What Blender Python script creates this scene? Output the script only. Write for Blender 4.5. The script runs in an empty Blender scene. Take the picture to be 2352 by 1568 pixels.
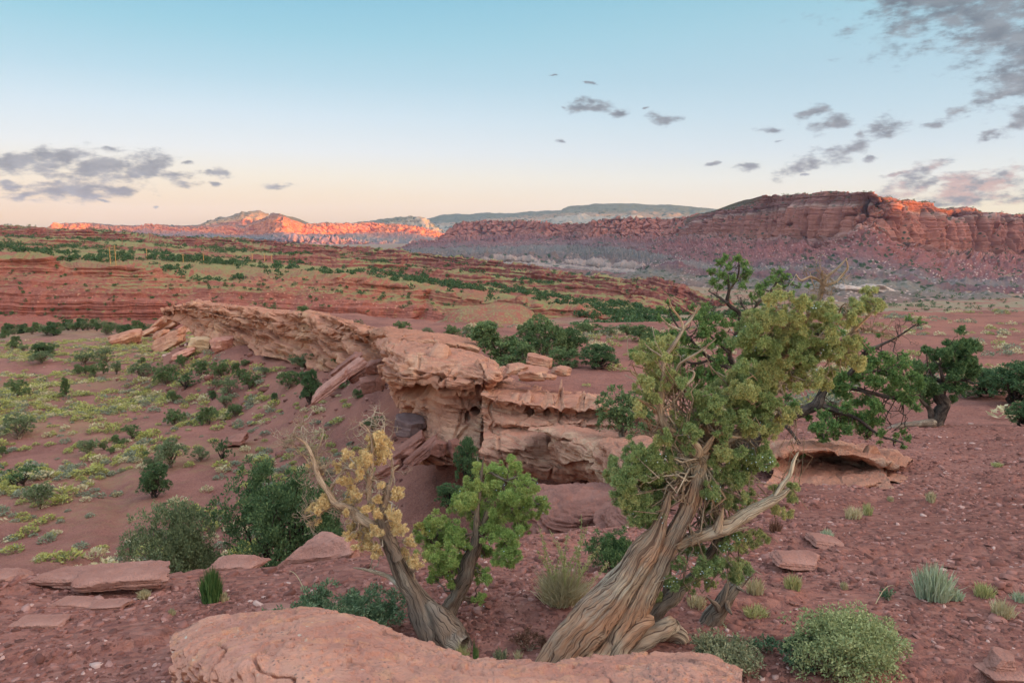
import bpy, math, random
import numpy as np
from mathutils import Vector
R_ = math.radians
sc = bpy.context.scene
col = sc.collection
rng = np.random.default_rng(7)
random.seed(7)

# ---------------------------------------------------------------- camera
CZ = 2.3                      # eye height above the foot of the big juniper
PITCH = R_(8.2)
FPX = 1700.0                  # focal length in px of a 2352 wide picture
cam_d = bpy.data.cameras.new('camera'); cam = bpy.data.objects.new('camera', cam_d); col.objects.link(cam)
cam.location = (0, 0, CZ); cam.rotation_euler = (math.pi/2 - PITCH, 0, 0)
cam_d.sensor_width = 36.0; cam_d.lens = 36.0*FPX/2352.0
cam_d.clip_start = 0.05; cam_d.clip_end = 90000
sc.camera = cam

# ---------------------------------------------------------------- light
SUN_AZ, SUN_EL = 108.0, 0.72   # degrees, clockwise from +Y / above the horizon
SUN_STRENGTH = 5.0
SKY_STRENGTH = 0.1
sc.view_settings.view_transform = 'Standard'; sc.view_settings.look = 'None'
sc.view_settings.exposure = 1.22; sc.view_settings.gamma = 1.0
sd = Vector((math.sin(R_(SUN_AZ))*math.cos(R_(SUN_EL)), math.cos(R_(SUN_AZ))*math.cos(R_(SUN_EL)), math.sin(R_(SUN_EL))))
sun_d = bpy.data.lights.new('sun', 'SUN'); sun = bpy.data.objects.new('sun', sun_d); col.objects.link(sun)
sun_d.energy = SUN_STRENGTH; sun_d.angle = R_(0.5); sun_d.color = (1.0, 0.44, 0.12)
sun.rotation_euler = (-sd).to_track_quat('-Z', 'Y').to_euler()

def srgb(*c):
    if len(c) == 1: c = c[0]
    return tuple((v/255/12.92 if v/255 <= 0.04045 else ((v/255+0.055)/1.055)**2.4) for v in c)

class G:
    """small node-graph helper"""
    def __init__(s, tree): s.t = tree; s.n = tree.nodes; s.l = tree.links
    def put(s, sock, v):
        if v is None: return
        if hasattr(v, 'is_output'): s.l.new(v, sock)
        else:
            if isinstance(v, (tuple, list)) and len(v) == 3 and sock.type == 'RGBA': v = (*v, 1)
            sock.default_value = v
    def m(s, op, a, b=None, c=None, clamp=False):
        n = s.n.new('ShaderNodeMath'); n.operation = op; n.use_clamp = clamp
        s.put(n.inputs[0], a); s.put(n.inputs[1], b); s.put(n.inputs[2], c); return n.outputs[0]
    def v(s, op, a, b=None):
        n = s.n.new('ShaderNodeVectorMath'); n.operation = op
        s.put(n.inputs[0], a)
        if op == 'SCALE': s.put(n.inputs['Scale'], b)
        else: s.put(n.inputs[1], b)
        return n.outputs['Value'] if op in ('LENGTH', 'DOT_PRODUCT') else n.outputs[0]
    def noise(s, vec, scale, detail=4, rough=.55, dist=0.0, col=False):
        n = s.n.new('ShaderNodeTexNoise'); s.put(n.inputs['Vector'], vec)
        n.inputs['Scale'].default_value = scale; n.inputs['Detail'].default_value = detail
        n.inputs['Roughness'].default_value = rough; n.inputs['Distortion'].default_value = dist
        return n.outputs['Color' if col else 'Fac']
    def voro(s, vec, scale, feature='F1', rand=1.0, out='Distance'):
        n = s.n.new('ShaderNodeTexVoronoi'); n.feature = feature; s.put(n.inputs['Vector'], vec)
        n.inputs['Scale'].default_value = scale; n.inputs['Randomness'].default_value = rand
        return n.outputs[out]
    def ramp(s, fac, stops, interp='LINEAR'):
        n = s.n.new('ShaderNodeValToRGB'); r = n.color_ramp; r.interpolation = interp
        while len(r.elements) < len(stops): r.elements.new(0.5)
        for e, (p, c) in zip(r.elements, sorted(stops, key=lambda q: q[0])):
            e.position = p; e.color = (*c, 1) if not isinstance(c, (int, float)) else (c, c, c, 1)
        s.put(n.inputs[0], fac); return n.outputs[0]
    def mix(s, f, a, b, mode='MIX'):
        n = s.n.new('ShaderNodeMix'); n.data_type = 'RGBA'; n.blend_type = mode; n.clamp_factor = True
        s.put(n.inputs[0], f); s.put(n.inputs[6], a); s.put(n.inputs[7], b); return n.outputs[2]
    def step(s, x, lo, hi):
        n = s.n.new('ShaderNodeMapRange'); n.interpolation_type = 'SMOOTHSTEP'; n.clamp = True
        s.put(n.inputs[0], x); n.inputs[1].default_value = lo; n.inputs[2].default_value = hi
        return n.outputs[0]
    def sep(s, vec):
        n = s.n.new('ShaderNodeSeparateXYZ'); s.put(n.inputs[0], vec); return n.outputs
    def comb(s, x, y, z):
        n = s.n.new('ShaderNodeCombineXYZ'); s.put(n.inputs[0], x); s.put(n.inputs[1], y); s.put(n.inputs[2], z); return n.outputs[0]
    def pos(s): return s.n.new('ShaderNodeNewGeometry').outputs['Position']
    def nrm(s): return s.n.new('ShaderNodeNewGeometry').outputs['Normal']
    def island(s): return s.n.new('ShaderNodeNewGeometry').outputs['Random Per Island']
    def objrand(s): return s.n.new('ShaderNodeObjectInfo').outputs['Random']
    def obj(s): return s.n.new('ShaderNodeTexCoord').outputs['Object']
    def uv(s): return s.n.new('ShaderNodeTexCoord').outputs['UV']
    def attr(s, name):
        n = s.n.new('ShaderNodeAttribute'); n.attribute_name = name; return n.outputs['Fac']
    def bump(s, h, strength=.5, dist=.1):
        n = s.n.new('ShaderNodeBump'); n.inputs['Strength'].default_value = strength; n.inputs['Distance'].default_value = dist
        s.put(n.inputs['Height'], h); return n.outputs[0]

def material(name, rough=.9, spec=.15):
    m = bpy.data.materials.new(name); m.use_nodes = True
    g = G(m.node_tree); b = g.n['Principled BSDF']
    b.inputs['Roughness'].default_value = rough; b.inputs['Specular IOR Level'].default_value = spec
    return m, g, b

# ---------------------------------------------------------------- sky
def pix_azel(px, py):
    dx = (px-1176)/FPX; dy = (py-784)/FPX
    v = Vector((dx, math.cos(PITCH)-dy*math.sin(PITCH), -math.sin(PITCH)-dy*math.cos(PITCH))).normalized()
    return math.degrees(math.atan2(v.x, v.y)), math.degrees(math.asin(v.z))

world = bpy.data.worlds.new('World'); sc.world = world; world.use_nodes = True
g = G(world.node_tree); bg = g.n['Background']
dirv = g.n.new('ShaderNodeTexCoord').outputs['Generated']
sx, sy, sz = g.sep(dirv)
el = g.m('MULTIPLY', g.m('ARCSINE', sz), 57.29578)
az = g.m('MULTIPLY', g.m('ARCTAN2', sx, sy), 57.29578)
def skyramp(stops):
    # square-root spacing: finer steps near the horizon
    f = g.m('POWER', g.m('DIVIDE', g.m('MAXIMUM', el, 0.0), 90.0), 0.5)
    return g.ramp(f, [(math.sqrt(e/90.0), srgb(c)) for e, c in stops])
left = skyramp([(0, (255, 205, 152)), (1.2, (255, 215, 166)), (2.6, (255, 229, 190)), (4.2, (250, 240, 218)), (6, (236, 241, 242)), (8.5, (214, 233, 244)),
                (11, (184, 220, 236)), (14, (155, 209, 228)), (17, (134, 197, 222)), (28, (150, 185, 205)), (60, (150, 170, 190)), (90, (145, 165, 188))])
right = skyramp([(0, (250, 226, 184)), (2, (246, 234, 206)), (4, (233, 238, 232)), (6, (212, 228, 236)), (8.5, (193, 220, 233)),
                 (11, (178, 212, 228)), (14, (166, 209, 226)), (17, (148, 202, 220)), (28, (150, 185, 205)), (60, (150, 170, 190)), (90, (145, 165, 188))])
base = g.mix(g.step(az, -26.0, 34.0), left, right)
# warm glow around the rising sun, behind the right shoulder
sdot = g.v('DOT_PRODUCT', dirv, tuple(sd))
base = g.mix(g.m('MULTIPLY', g.step(sdot, 0.25, 1.0), 0.9), base, tuple(1.4*c for c in srgb(255, 232, 208)))
# clouds, placed by direction on the dome
v0 = g.comb(az, el, 0.0)
w1 = g.noise(g.comb(g.m('MULTIPLY', az, .45), g.m('MULTIPLY', el, .9), 0.0), 1.0, 5, .55, 0, col=True)
vw = g.v('ADD', v0, g.v('MULTIPLY', g.v('SUBTRACT', w1, (.5, .5, .5)), (2.6, 1.15, 0)))
CL = [  # px, py, half width, half height, tilt deg, weight
 (60,378,120,22,2,1),(150,358,70,20,-3,1),(235,388,95,28,4,1),(335,366,60,24,-4,1),(330,396,40,16,3,1),(415,403,50,17,2,1),(500,397,30,9,8,.9),(255,346,52,9,0,.8),
 (430,372,22,8,0,.7),(500,420,18,8,0,.8),(636,425,42,8,2,.95),(15,422,30,9,0,.8),(50,446,70,10,-3,.95),(170,438,90,20,-2,1),(275,440,60,16,-5,.95),(255,463,30,6,4,.7),(350,470,14,4,0,.7),
 (1356,246,62,15,3,1),(1425,262,24,10,3,.95),(1296,245,12,6,0,.7),(1527,276,40,16,6,1),(1350,192,22,5,3,.65),(1272,180,12,4,0,.6),(1283,325,18,6,0,.8),(1480,244,14,4,0,.6),
 (1765,300,34,10,14,.9),(1868,258,42,14,-28,1),(1905,286,52,16,-12,1),(1925,285,30,10,-10,.8),(2035,292,58,20,-14,1),(1980,310,24,14,-30,.8),(1840,378,60,17,-24,1),(1950,346,60,18,-20,1),
 (1722,380,34,12,-2,.95),(1640,377,24,6,-12,.8),(1790,325,22,6,-8,.7),(1860,402,20,5,0,.6),(2005,368,22,8,-4,.7),
 (2360,20,250,60,4,1.2),(2110,2,120,20,12,1.1),(2290,62,130,40,16,1.1),(2410,110,110,80,-10,1.2),(2370,185,60,36,-28,1.1),(2300,222,60,14,-14,1.0),(2205,262,42,12,-16,.9),(2140,290,30,9,10,.8),(2340,275,50,22,-40,.9),(2280,308,50,10,-28,.8),
 (2130,388,60,18,-20,.9),(2110,430,110,18,-12,.95),(2220,432,120,26,-16,1),(2310,405,44,18,-34,.95),(2250,458,110,16,-3,.95),(2060,400,40,9,-10,.7),(2330,455,40,14,-8,.8)]
field = None
for (px, py, hw, hh, tilt, w) in CL:
    a0, e0 = pix_azel(px, py)
    mp = g.n.new('ShaderNodeMapping'); mp.vector_type = 'TEXTURE'
    mp.inputs['Location'].default_value = (a0, e0, 0); mp.inputs['Rotation'].default_value = (0, 0, R_(-tilt))
    k = math.degrees(1/FPX)*1.5*w
    mp.inputs['Scale'].default_value = (hw*k, hh*k*1.15, 1)
    g.l.new(vw, mp.inputs[0])
    gr = g.n.new('ShaderNodeTexGradient'); gr.gradient_type = 'SPHERICAL'; g.l.new(mp.outputs[0], gr.inputs[0])
    field = gr.outputs[1] if field is None else g.m('MAXIMUM', field, gr.outputs[1])
n2 = g.noise(g.comb(g.m('MULTIPLY', az, .62), g.m('MULTIPLY', el, 1.5), 3.3), 1.0, 8, .62)
dens = g.m('ADD', g.m('MULTIPLY', field, 1.1), g.m('MULTIPLY', g.m('SUBTRACT', n2, .5), 2.3))
cl_a = g.step(dens, .30, .98)
cl_a = g.m('MULTIPLY', cl_a, g.step(field, 0.0, .12))
n3 = g.noise(g.comb(g.m('MULTIPLY', az, .5), g.m('MULTIPLY', el, 1.0), 8.1), 1.2, 5, .6)
gray = g.mix(g.step(n3, .35, .68), srgb(112, 122, 134), srgb(150, 156, 164))
gray = g.mix(g.step(el, 6, 16), gray, g.mix(g.step(n3, .3, .7), srgb(98, 110, 124), srgb(134, 144, 154)))
gray = g.mix(g.m('MULTIPLY', g.m('MULTIPLY', g.step(az, 24.5, 28), g.step(el, 6.0, 3.6)), g.m('MULTIPLY', g.step(n3, .46, .62), .7)), gray, srgb(216, 172, 158))
base = g.mix(g.m('MULTIPLY', cl_a, .93), base, gray)
sky = g.n.new('ShaderNodeTexSky'); sky.sky_type = 'NISHITA'; sky.sun_disc = False
sky.sun_elevation = R_(SUN_EL); sky.sun_rotation = R_(SUN_AZ)
# the sky overhead and behind the camera, out of frame, brightened to lift the shade
up = g.m('ADD', 1.0, g.m('ADD', g.m('MULTIPLY', g.step(el, 19, 45), 2.0), g.m('MULTIPLY', g.step(sy, .5, -.4), 1.0)))
base = g.v('SCALE', base, g.m('MULTIPLY', up, .445))
final = g.mix(0.05, g.v('SCALE', base, 1.0/SKY_STRENGTH), sky.outputs[0])
g.l.new(final, bg.inputs['Color']); bg.inputs['Strength'].default_value = SKY_STRENGTH
world.cycles.sampling_method = 'MANUAL'; world.cycles.sample_map_resolution = 256

# ---------------------------------------------------------------- helpers: points, noise, meshes
def P(px, py, d):
    """world point seen at (px,py) of the 2352x1568 photograph at forward distance d"""
    px = np.asarray(px, float); py = np.asarray(py, float); d = np.asarray(d, float)
    dx = (px-1176)/FPX; dy = (py-784)/FPX
    Y = math.cos(PITCH)-dy*math.sin(PITCH); Z = -math.sin(PITCH)-dy*math.cos(PITCH)
    t = d/Y
    return np.stack([dx*t, d+0*t, CZ+Z*t], -1)
def PV(px, py, d): return Vector(P(px, py, d).tolist())
def project(p):
    p = np.asarray(p, float)
    x, y, z = p[..., 0], p[..., 1], p[..., 2]-CZ
    f = y*math.cos(PITCH)-z*math.sin(PITCH); u = y*math.sin(PITCH)+z*math.cos(PITCH)
    return 1176+FPX*x/f, 784-FPX*u/f

def _hash(ix, iy, iz, seed):
    with np.errstate(over='ignore'):
        h = (ix.astype(np.uint32)*np.uint32(374761393) + iy.astype(np.uint32)*np.uint32(668265263)
             + iz.astype(np.uint32)*np.uint32(2147483647-1013) + np.uint32((seed*974634777) & 0xffffffff))
        h = (h ^ (h >> np.uint32(13)))*np.uint32(1274126177)
        h = h ^ (h >> np.uint32(16))
        h = h*np.uint32(2246822519); h ^= h >> np.uint32(15)
    return h
_GR = np.array([(1,1,0),(-1,1,0),(1,-1,0),(-1,-1,0),(1,0,1),(-1,0,1),(1,0,-1),(-1,0,-1),(0,1,1),(0,-1,1),(0,1,-1),(0,-1,-1),(1,1,0),(-1,1,0),(0,-1,1),(0,-1,-1)], np.float32)
def perlin(p, seed=0):
    p = np.asarray(p, np.float64); sh = p.shape[:-1]; p = p.reshape(-1, 3)
    i = np.floor(p); f = (p-i).astype(np.float32); i = i.astype(np.int64)
    u = f*f*f*(f*(f*6-15)+10)
    r = 0
    for dx in (0, 1):
        wx = u[:, 0] if dx else 1-u[:, 0]
        for dy in (0, 1):
            wy = u[:, 1] if dy else 1-u[:, 1]
            for dz in (0, 1):
                wz = u[:, 2] if dz else 1-u[:, 2]
                gi = _GR[_hash(i[:, 0]+dx, i[:, 1]+dy, i[:, 2]+dz, seed) & np.uint32(15)]
                r = r + wx*wy*wz*(gi[:, 0]*(f[:, 0]-dx)+gi[:, 1]*(f[:, 1]-dy)+gi[:, 2]*(f[:, 2]-dz))
    return r.reshape(sh).astype(np.float64)
def fbm(p, o=4, seed=0, gain=.5, lac=2.03, ridged=False):
    p = np.asarray(p, float); a = 1.0; s = 0; t = 0
    for k in range(o):
        n = perlin(p, seed+k*17)
        s = s + a*((1-2*np.abs(n)) if ridged else n); t += a
        a *= gain; p = p*lac+13.7
    return s/t
def worley(p, seed=0, jitter=.9):
    """distance to nearest and second nearest feature point"""
    p = np.asarray(p, float); sh = p.shape[:-1]; p = p.reshape(-1, 3)
    i = np.floor(p).astype(np.int64); f1 = np.full(len(p), 9.0); f2 = f1.copy()
    for dx in (-1, 0, 1):
        for dy in (-1, 0, 1):
            for dz in (-1, 0, 1):
                c = i+np.array((dx, dy, dz)); h = _hash(c[:, 0], c[:, 1], c[:, 2], seed)
                o = np.stack([(h & np.uint32(1023)), (h >> np.uint32(10)) & np.uint32(1023), (h >> np.uint32(20)) & np.uint32(1023)], -1)/1023.0
                q = c+.5+(o-.5)*jitter
                d = np.linalg.norm(q-p, axis=1)
                n1 = np.minimum(f1, d); f2 = np.minimum(np.maximum(f1, d), f2); f1 = n1
    return f1.reshape(sh), f2.reshape(sh)
def sstep(x, a, b):
    t = np.clip((x-a)/(b-a), 0, 1); return t*t*(3-2*t)

def mesh_obj(name, V, F, mat=None, parent=None, smooth=True, attrs=None, uv=None):
    """V (n,3); F (m,k) quads or triangles as one array"""
    V = np.asarray(V, np.float32); F = np.asarray(F, np.int32)
    me = bpy.data.meshes.new(name)
    k = F.shape[1]
    me.vertices.add(len(V)); me.vertices.foreach_set('co', V.ravel())
    me.loops.add(F.size); me.loops.foreach_set('vertex_index', F.ravel())
    me.polygons.add(len(F)); me.polygons.foreach_set('loop_start', np.arange(0, F.size, k, dtype=np.int32))
    if smooth: me.polygons.foreach_set('use_smooth', np.ones(len(F), bool))
    if attrs:
        for an, av in attrs.items():
            a = me.attributes.new(an, 'FLOAT', 'POINT'); a.data.foreach_set('value', np.asarray(av, np.float32).ravel())
    if uv is not None:
        l = me.uv_layers.new(name='UVMap'); l.data.foreach_set('uv', np.asarray(uv, np.float32)[F.ravel()].ravel())
    me.update(calc_edges=True); me.validate()
    if mat: me.materials.append(mat)
    o = bpy.data.objects.new(name, me); col.objects.link(o)
    if parent: o.parent = parent
    return o
def grid_faces(r, c, wrap=False):
    i = np.arange(r*c).reshape(r, c)
    if wrap: i = np.concatenate([i, i[:, :1]], 1)
    return np.stack([i[:-1, :-1], i[:-1, 1:], i[1:, 1:], i[1:, :-1]], -1).reshape(-1, 4)
def grid_normals(V):
    du = np.gradient(V, axis=1); dv = np.gradient(V, axis=0)
    n = np.cross(du, dv); return n/np.maximum(np.linalg.norm(n, axis=-1, keepdims=True), 1e-9)

def tag(o, label=None, cat=None, group=None, kind=None):
    if label: o['label'] = label
    if cat: o['category'] = cat
    if group: o['group'] = group
    if kind: o['kind'] = kind
    return o
def empty(name, loc, rz=0):
    o = bpy.data.objects.new(name, None); col.objects.link(o); o.location = loc; o.rotation_euler = (0, 0, rz)
    o.empty_display_size = .1
    return o
def copy_tree(o):
    c = o.copy(); col.objects.link(c)
    for ch in o.children:
        d = ch.copy(); col.objects.link(d); d.parent = c
        for g2 in ch.children:
            e = g2.copy(); col.objects.link(e); e.parent = d
    return c
# ================================================================ far country: mesas, cliffs, red benches
def rowline(pts, px, smooth=0):
    a = np.array(pts, float)
    y = np.interp(px, a[:, 0], a[:, 1]); d = np.exp(np.interp(px, a[:, 0], np.log(a[:, 2])))
    if smooth:
        k = np.hanning(2*smooth+3)[1:-1]; k /= k.sum()
        pad = lambda q: np.convolve(np.pad(q, smooth, mode='edge'), k, mode='valid')
        d = pad(d); y = pad(y)
    return P(px, y, d)
def off(row, dy=0.0, dz=0.0, k=1.0):
    r = row.copy(); s = (r[:, 1]+dy)/r[:, 1]
    r[:, 0] *= 1+(s-1)*k; r[:, 1] += dy; r[:, 2] += dz; return r
def loft_grid(rows, nsub):
    out = []; lay = []
    for i in range(len(rows)-1):
        n = nsub[i]
        for k in range(n):
            t = k/n; out.append(rows[i]*(1-t)+rows[i+1]*t); lay.append(i+t)
    out.append(rows[-1]); lay.append(len(rows)-1.0)
    V = np.stack(out, 0); L = np.repeat(np.array(lay)[:, None], V.shape[1], 1)
    return V, L
def smooth_v(V, it):
    for _ in range(it):
        W = V.copy(); W[1:-1] = (V[:-2]+2*V[1:-1]+V[2:])/4; V = W
    return V
def rock_disp(V, L, amp, flute, sc, strata=0.0, sz=10.0, seed=0, cols=1.0):
    """push a lofted face in and out: vertical flutes, bedding ledges, gullies; amp etc. are per-row lists"""
    rowi = np.arange(len(amp))
    A = np.interp(L, rowi, amp); Fl = np.interp(L, rowi, flute)
    N = grid_normals(V)
    if N[..., 1].mean() > 0: N = -N
    Nh = N.copy(); Nh[..., 2] *= .25; Nh /= np.maximum(np.linalg.norm(Nh, axis=-1, keepdims=True), 1e-6)
    q = V/sc; q = q*np.array((1, 1, .06))
    fl = fbm(q, 4, seed, ridged=True)-.35
    fl2 = fbm(V/sc*np.array((.22, .22, .05)), 3, seed+5)*1.6
    gen = fbm(V/sc*np.array((1.3, 1.3, .8)), 5, seed+9, gain=.55)
    h = A*(Fl*(1.1*fl+1.3*fl2)+(1-Fl)*gen*1.2)
    if strata:
        St = np.interp(L, rowi, strata)
        wz = V[..., 2]/sz+.35*fbm(V/sc*.2, 2, seed+30)
        p2 = np.stack([V[..., 0]/sc*.08, V[..., 1]/sc*.08, wz], -1)
        h = h+A*St*(fbm(p2, 4, seed+21, gain=.6)*1.5)
    f1, f2 = worley(np.stack([V[..., 0]/sc+.35*fbm(V/sc, 2, seed+60), V[..., 1]/sc, V[..., 2]/sc*.05], -1), seed+61)
    h = h-cols*A*sstep(Fl, .45, .85)*(1.1*sstep(f2-f1, .13, .0)-.45*(.5-f1))
    V2 = V+Nh*h[..., None]
    V2[..., 2] += A*.12*gen
    return V2
def build_loft(name, V, L, mat, label=None, cat=None, kind='structure', group=None, extra=None):
    at = {'layer': L}
    if extra: at.update(extra)
    F = grid_faces(*V.shape[:2])
    o = mesh_obj(name, V.reshape(-1, 3), F, mat, attrs=at)
    return tag(o, label, cat, group, kind)

def rock_material(name, stops, nlay, ns, wobble=.25, spots=None, trees=None, bumpd=1.0, streak=.35, lit=None, flat=None):
    """colour by rock layer (row of the loft), streaks, rubble and scrub specks"""
    m, g, b = material(name, .95, .05)
    p = g.pos(); lay = g.attr('layer')
    n = g.noise(p, ns, 5, .6); nf = g.noise(p, ns*9, 4, .65)
    l2 = g.m('ADD', lay, g.m('MULTIPLY', g.m('SUBTRACT', n, .5), wobble*2))
    c = g.ramp(g.m('DIVIDE', l2, float(nlay)), [(a/nlay, srgb(k)) for a, k in stops])
    ps = g.v('MULTIPLY', p, (1, 1, .08))
    st = g.noise(ps, ns*5, 4, .7)
    c = g.mix(g.m('MULTIPLY', g.step(st, .5, .68), streak), c, g.v('SCALE', c, .5))
    pz = g.v('MULTIPLY', p, (.06, .06, 1.0))
    bed = g.noise(pz, ns*7, 3, .7)
    c = g.mix(g.m('MULTIPLY', g.step(bed, .54, .7), .2), c, g.v('SCALE', c, .72))
    c = g.mix(g.m('MULTIPLY', g.step(nf, .55, .75), .4), c, g.v('SCALE', c, 1.35))
    if flat:   # (colour, lo, hi): scrub and soil on flat ground
        nz = g.sep(g.nrm())[2]
        c = g.mix(g.m('MULTIPLY', g.step(nz, flat[1], flat[2]), g.step(nf, .35, .55)), c, srgb(flat[0]))
    if spots:
        vs = g.voro(p, spots[1]); vm = g.noise(p, spots[1]*.07, 3)
        c = g.mix(g.m('MULTIPLY', g.m('MULTIPLY', g.step(vs, .32, .2), g.step(vm, .42, .58)), g.m('MULTIPLY', g.step(lay, spots[2], spots[2]+.3), spots[4] if len(spots) > 4 else .8)), c, srgb(spots[0]))
    if trees:
        vs = g.voro(p, trees[1]); vm = g.noise(p, trees[1]*.09, 3)
        msk = g.m('MULTIPLY', g.step(vs, .42, .27), g.step(vm, trees[2], trees[2]+.15))
        nz = g.sep(g.nrm())[2]
        c = g.mix(g.m('MULTIPLY', msk, g.step(nz, .15, .5)), c, srgb(trees[0]))
    g.l.new(c, b.inputs['Base Color'])
    hb = g.m('ADD', g.noise(p, ns*6, 6, .7), g.m('MULTIPLY', st, .8))
    g.l.new(g.bump(hb, .8, bumpd), b.inputs['Normal'])
    return m

# ---- great mesa on the right
px = np.linspace(1380, 2760, 1100)
dW = [(1380,4900),(1535,4150),(1600,3650),(1650,3350),(1760,2900),(1900,2450),(2000,2200),(2020,2190),(2060,2260),(2160,2500),(2260,2650),(2352,2700),(2760,2750)]
def wd(pts, dd=0.0):
    a = np.array(dW, float); return [(q[0], q[1], np.interp(q[0], a[:, 0], a[:, 1])+dd) for q in pts]
top = rowline(wd([(1380,575),(1535,540),(1590,512),(1602,500),(1608,496),(1625,493),(1650,482),(1690,481),(1706,472),(1728,469),(1750,459),(1760,448),(1800,447),(1829,446),(1880,446),(1940,440),(1962,443),(1985,441),(2000,440),(2010,446),(2019,452),(2051,458),(2100,462),(2130,466),(2146,476),(2171,482),(2228,482),(2266,488),(2352,493),(2500,492),(2760,486)]), px)
cap = rowline(wd([(1380,580),(1535,546),(1590,520),(1640,498),(1700,494),(1760,485),(1874,475.5),(1956,475),(2051,475),(2089,489),(2161,499),(2352,507),(2760,500)], -35), px, 6)
base = rowline(wd([(1380,560),(1535,552),(1640,545),(1734,551),(1861,560),(1915,545),(1972,516),(2015,530),(2060,558),(2114,567),(2158,586),(2225,590),(2352,592),(2760,590)], -85), px, 8)
tal = rowline([(1380,600,3300),(1480,596,2700),(1560,592,2350),(1700,608,2000),(1861,608,1800),(1987,600,1720),(2100,622,1650),(2200,645,1560),(2352,655,1500),(2760,660,1500)], px, 12)
mnd = rowline([(1380,632,2000),(1450,624,1880),(1535,622,1720),(1700,640,1500),(1861,645,1350),(1987,646,1300),(2100,655,1260),(2200,668,1200),(2352,676,1150),(2760,680,1150)], px, 12)
toe = rowline([(1380,640,1750),(1450,640,1600),(1535,645,1450),(1700,664,1280),(1850,682,1100),(2000,692,1040),(2352,694,1030),(2760,700,1010)], px, 12)
und = off(toe, -60, -30)
back = off(top, 500, -8, .15); back2 = off(top, 1500, -60, .15)
V, L = loft_grid([back2, back, top, cap, base, tal, mnd, toe, und], [4, 12, 40, 110, 90, 60, 50, 4])
# break the rim into pillars and ledges
V = smooth_v(V, 2)
n_rim = fbm(V/90.0*np.array((1, 1, .3)), 4, 91); V[..., 2] += n_rim*4.5*np.interp(L, range(9), [0,.6,1,.4,0,0,0,0,0])
V = rock_disp(V, L, [0,4,14,44,40,30,26,10,0], [0,.2,.6,.95,.75,.45,.5,.3,0], 50.0, [0,.3,.7,.16,.12,.1,.1,0,0], 9.0, 3)
# rubble bumps on talus
rb = fbm(V/16.0, 3, 55, gain=.7); V[..., 2] += rb*9*np.interp(L, range(9), [0,.4,.3,0,.7,.7,.3,0,0])
m_mesa = rock_material('mesa_rock', [(0,(98,92,70)),(1.6,(104,82,62)),(2.0,(142,90,76)),(2.7,(126,80,72)),(2.95,(166,128,114)),(3.1,(162,102,86)),(3.9,(168,106,88)),(4.05,(164,114,100)),(4.3,(146,88,80)),(4.9,(128,84,80)),(5.2,(116,86,84)),(5.6,(122,108,100)),(5.9,(112,76,76)),(6.3,(120,108,96)),(7,(122,96,86)),(8,(120,90,80))], 8, .006, .22,
     spots=((200,165,150), .11, 3.9, 0, .7), trees=((58,66,48), .055, .40), bumpd=6.0)
build_loft('mesa', V, L, m_mesa)
mesaV = V

# ---- long fluted cliff wall in the middle
px = np.linspace(835, 1760, 980)
dM = [(835,5600),(1046,5150),(1187,4950),(1254,4700),(1300,4800),(1362,4250),(1460,4150),(1480,4300),(1530,4000),(1560,3950),(1640,3750),(1700,4000),(1760,4300)]
def md(pts, dd=0.0):
    a = np.array(dM, float); return [(q[0], q[1], np.interp(q[0], a[:, 0], a[:, 1])+dd) for q in pts]
top = rowline(md([(835,602),(860,594),(900,580),(947,562),(998,556),(1025,538),(1032,530),(1046,514.5),(1066,507.5),(1087,509.5),(1100,507.8),(1135,507),(1169,506.5),(1210,509),(1254,512),(1300,514),(1350,515),(1362,507),(1408,502.5),(1450,503),(1511,502.5),(1560,500),(1613,498),(1660,490)]), px)
base = rowline(md([(835,603),(947,563),(998,557),(1025,549),(1046,546),(1186,545.5),(1271,542),(1357,543),(1528,547.5),(1600,551),(1660,552)], -110), px, 5)
ben = rowline([(835,604,5000),(947,566,4500),(1100,564,4300),(1305,557,4100),(1400,560,3600),(1500,570,3200),(1600,578,2850),(1660,584,2800),(1760,584,3300)], px, 10)
ben2 = off(ben, -90, -18)
mnd = rowline([(835,606,2700),(878,596,2600),(1000,592,2550),(1200,590,2500),(1300,594,2450),(1400,602,2250),(1500,612,2000),(1580,616,1950),(1660,616,2100),(1760,610,2700)], px, 10)
w1 = rowline([(835,612,2550),(1000,601,2480),(1200,600,2400),(1300,604,2300),(1400,612,2080),(1500,620,1880),(1580,624,1850),(1760,616,2600)], px, 10)
w1b = off(w1, -14, -9)
w2 = rowline([(835,618,2300),(1000,607,2270),(1200,607,2200),(1300,612,2080),(1400,620,1900),(1500,628,1730),(1580,631,1720),(1760,622,2450)], px, 10)
w2b = off(w2, -14, -9)
toe = rowline([(835,626,1900),(1000,618,1900),(1200,620,1900),(1300,624,1830),(1400,630,1720),(1500,636,1620),(1580,640,1600),(1760,630,2300)], px, 10)
und = off(toe, -60, -25)
back = off(top, 500, -10, .2); back2 = off(top, 1500, -90, .2)
V, L = loft_grid([back2, back, top, base, ben, ben2, mnd, w1, w1b, w2, w2b, toe, und], [3, 8, 90, 40, 14, 40, 22, 14, 22, 14, 24, 3])
n_rim = fbm(V/80.0*np.array((1, 1, .2)), 4, 191); V[..., 2] += n_rim*5*np.interp(L, range(13), [0,.4,1,.05,0,0,0,0,0,0,0,0,0])*np.clip((V[..., 0]+620)/200, 0, 1)
V = rock_disp(V, L, [0,3,20,32,26,36,40,30,14,18,14,10,0], [0,.3,1,1,.4,.3,.3,.5,.5,.5,.5,.3,0], 42.0, [0,.1,.06,.05,.2,.2,.1,.3,.3,.3,.3,0,0], 12.0, 13)
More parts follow.
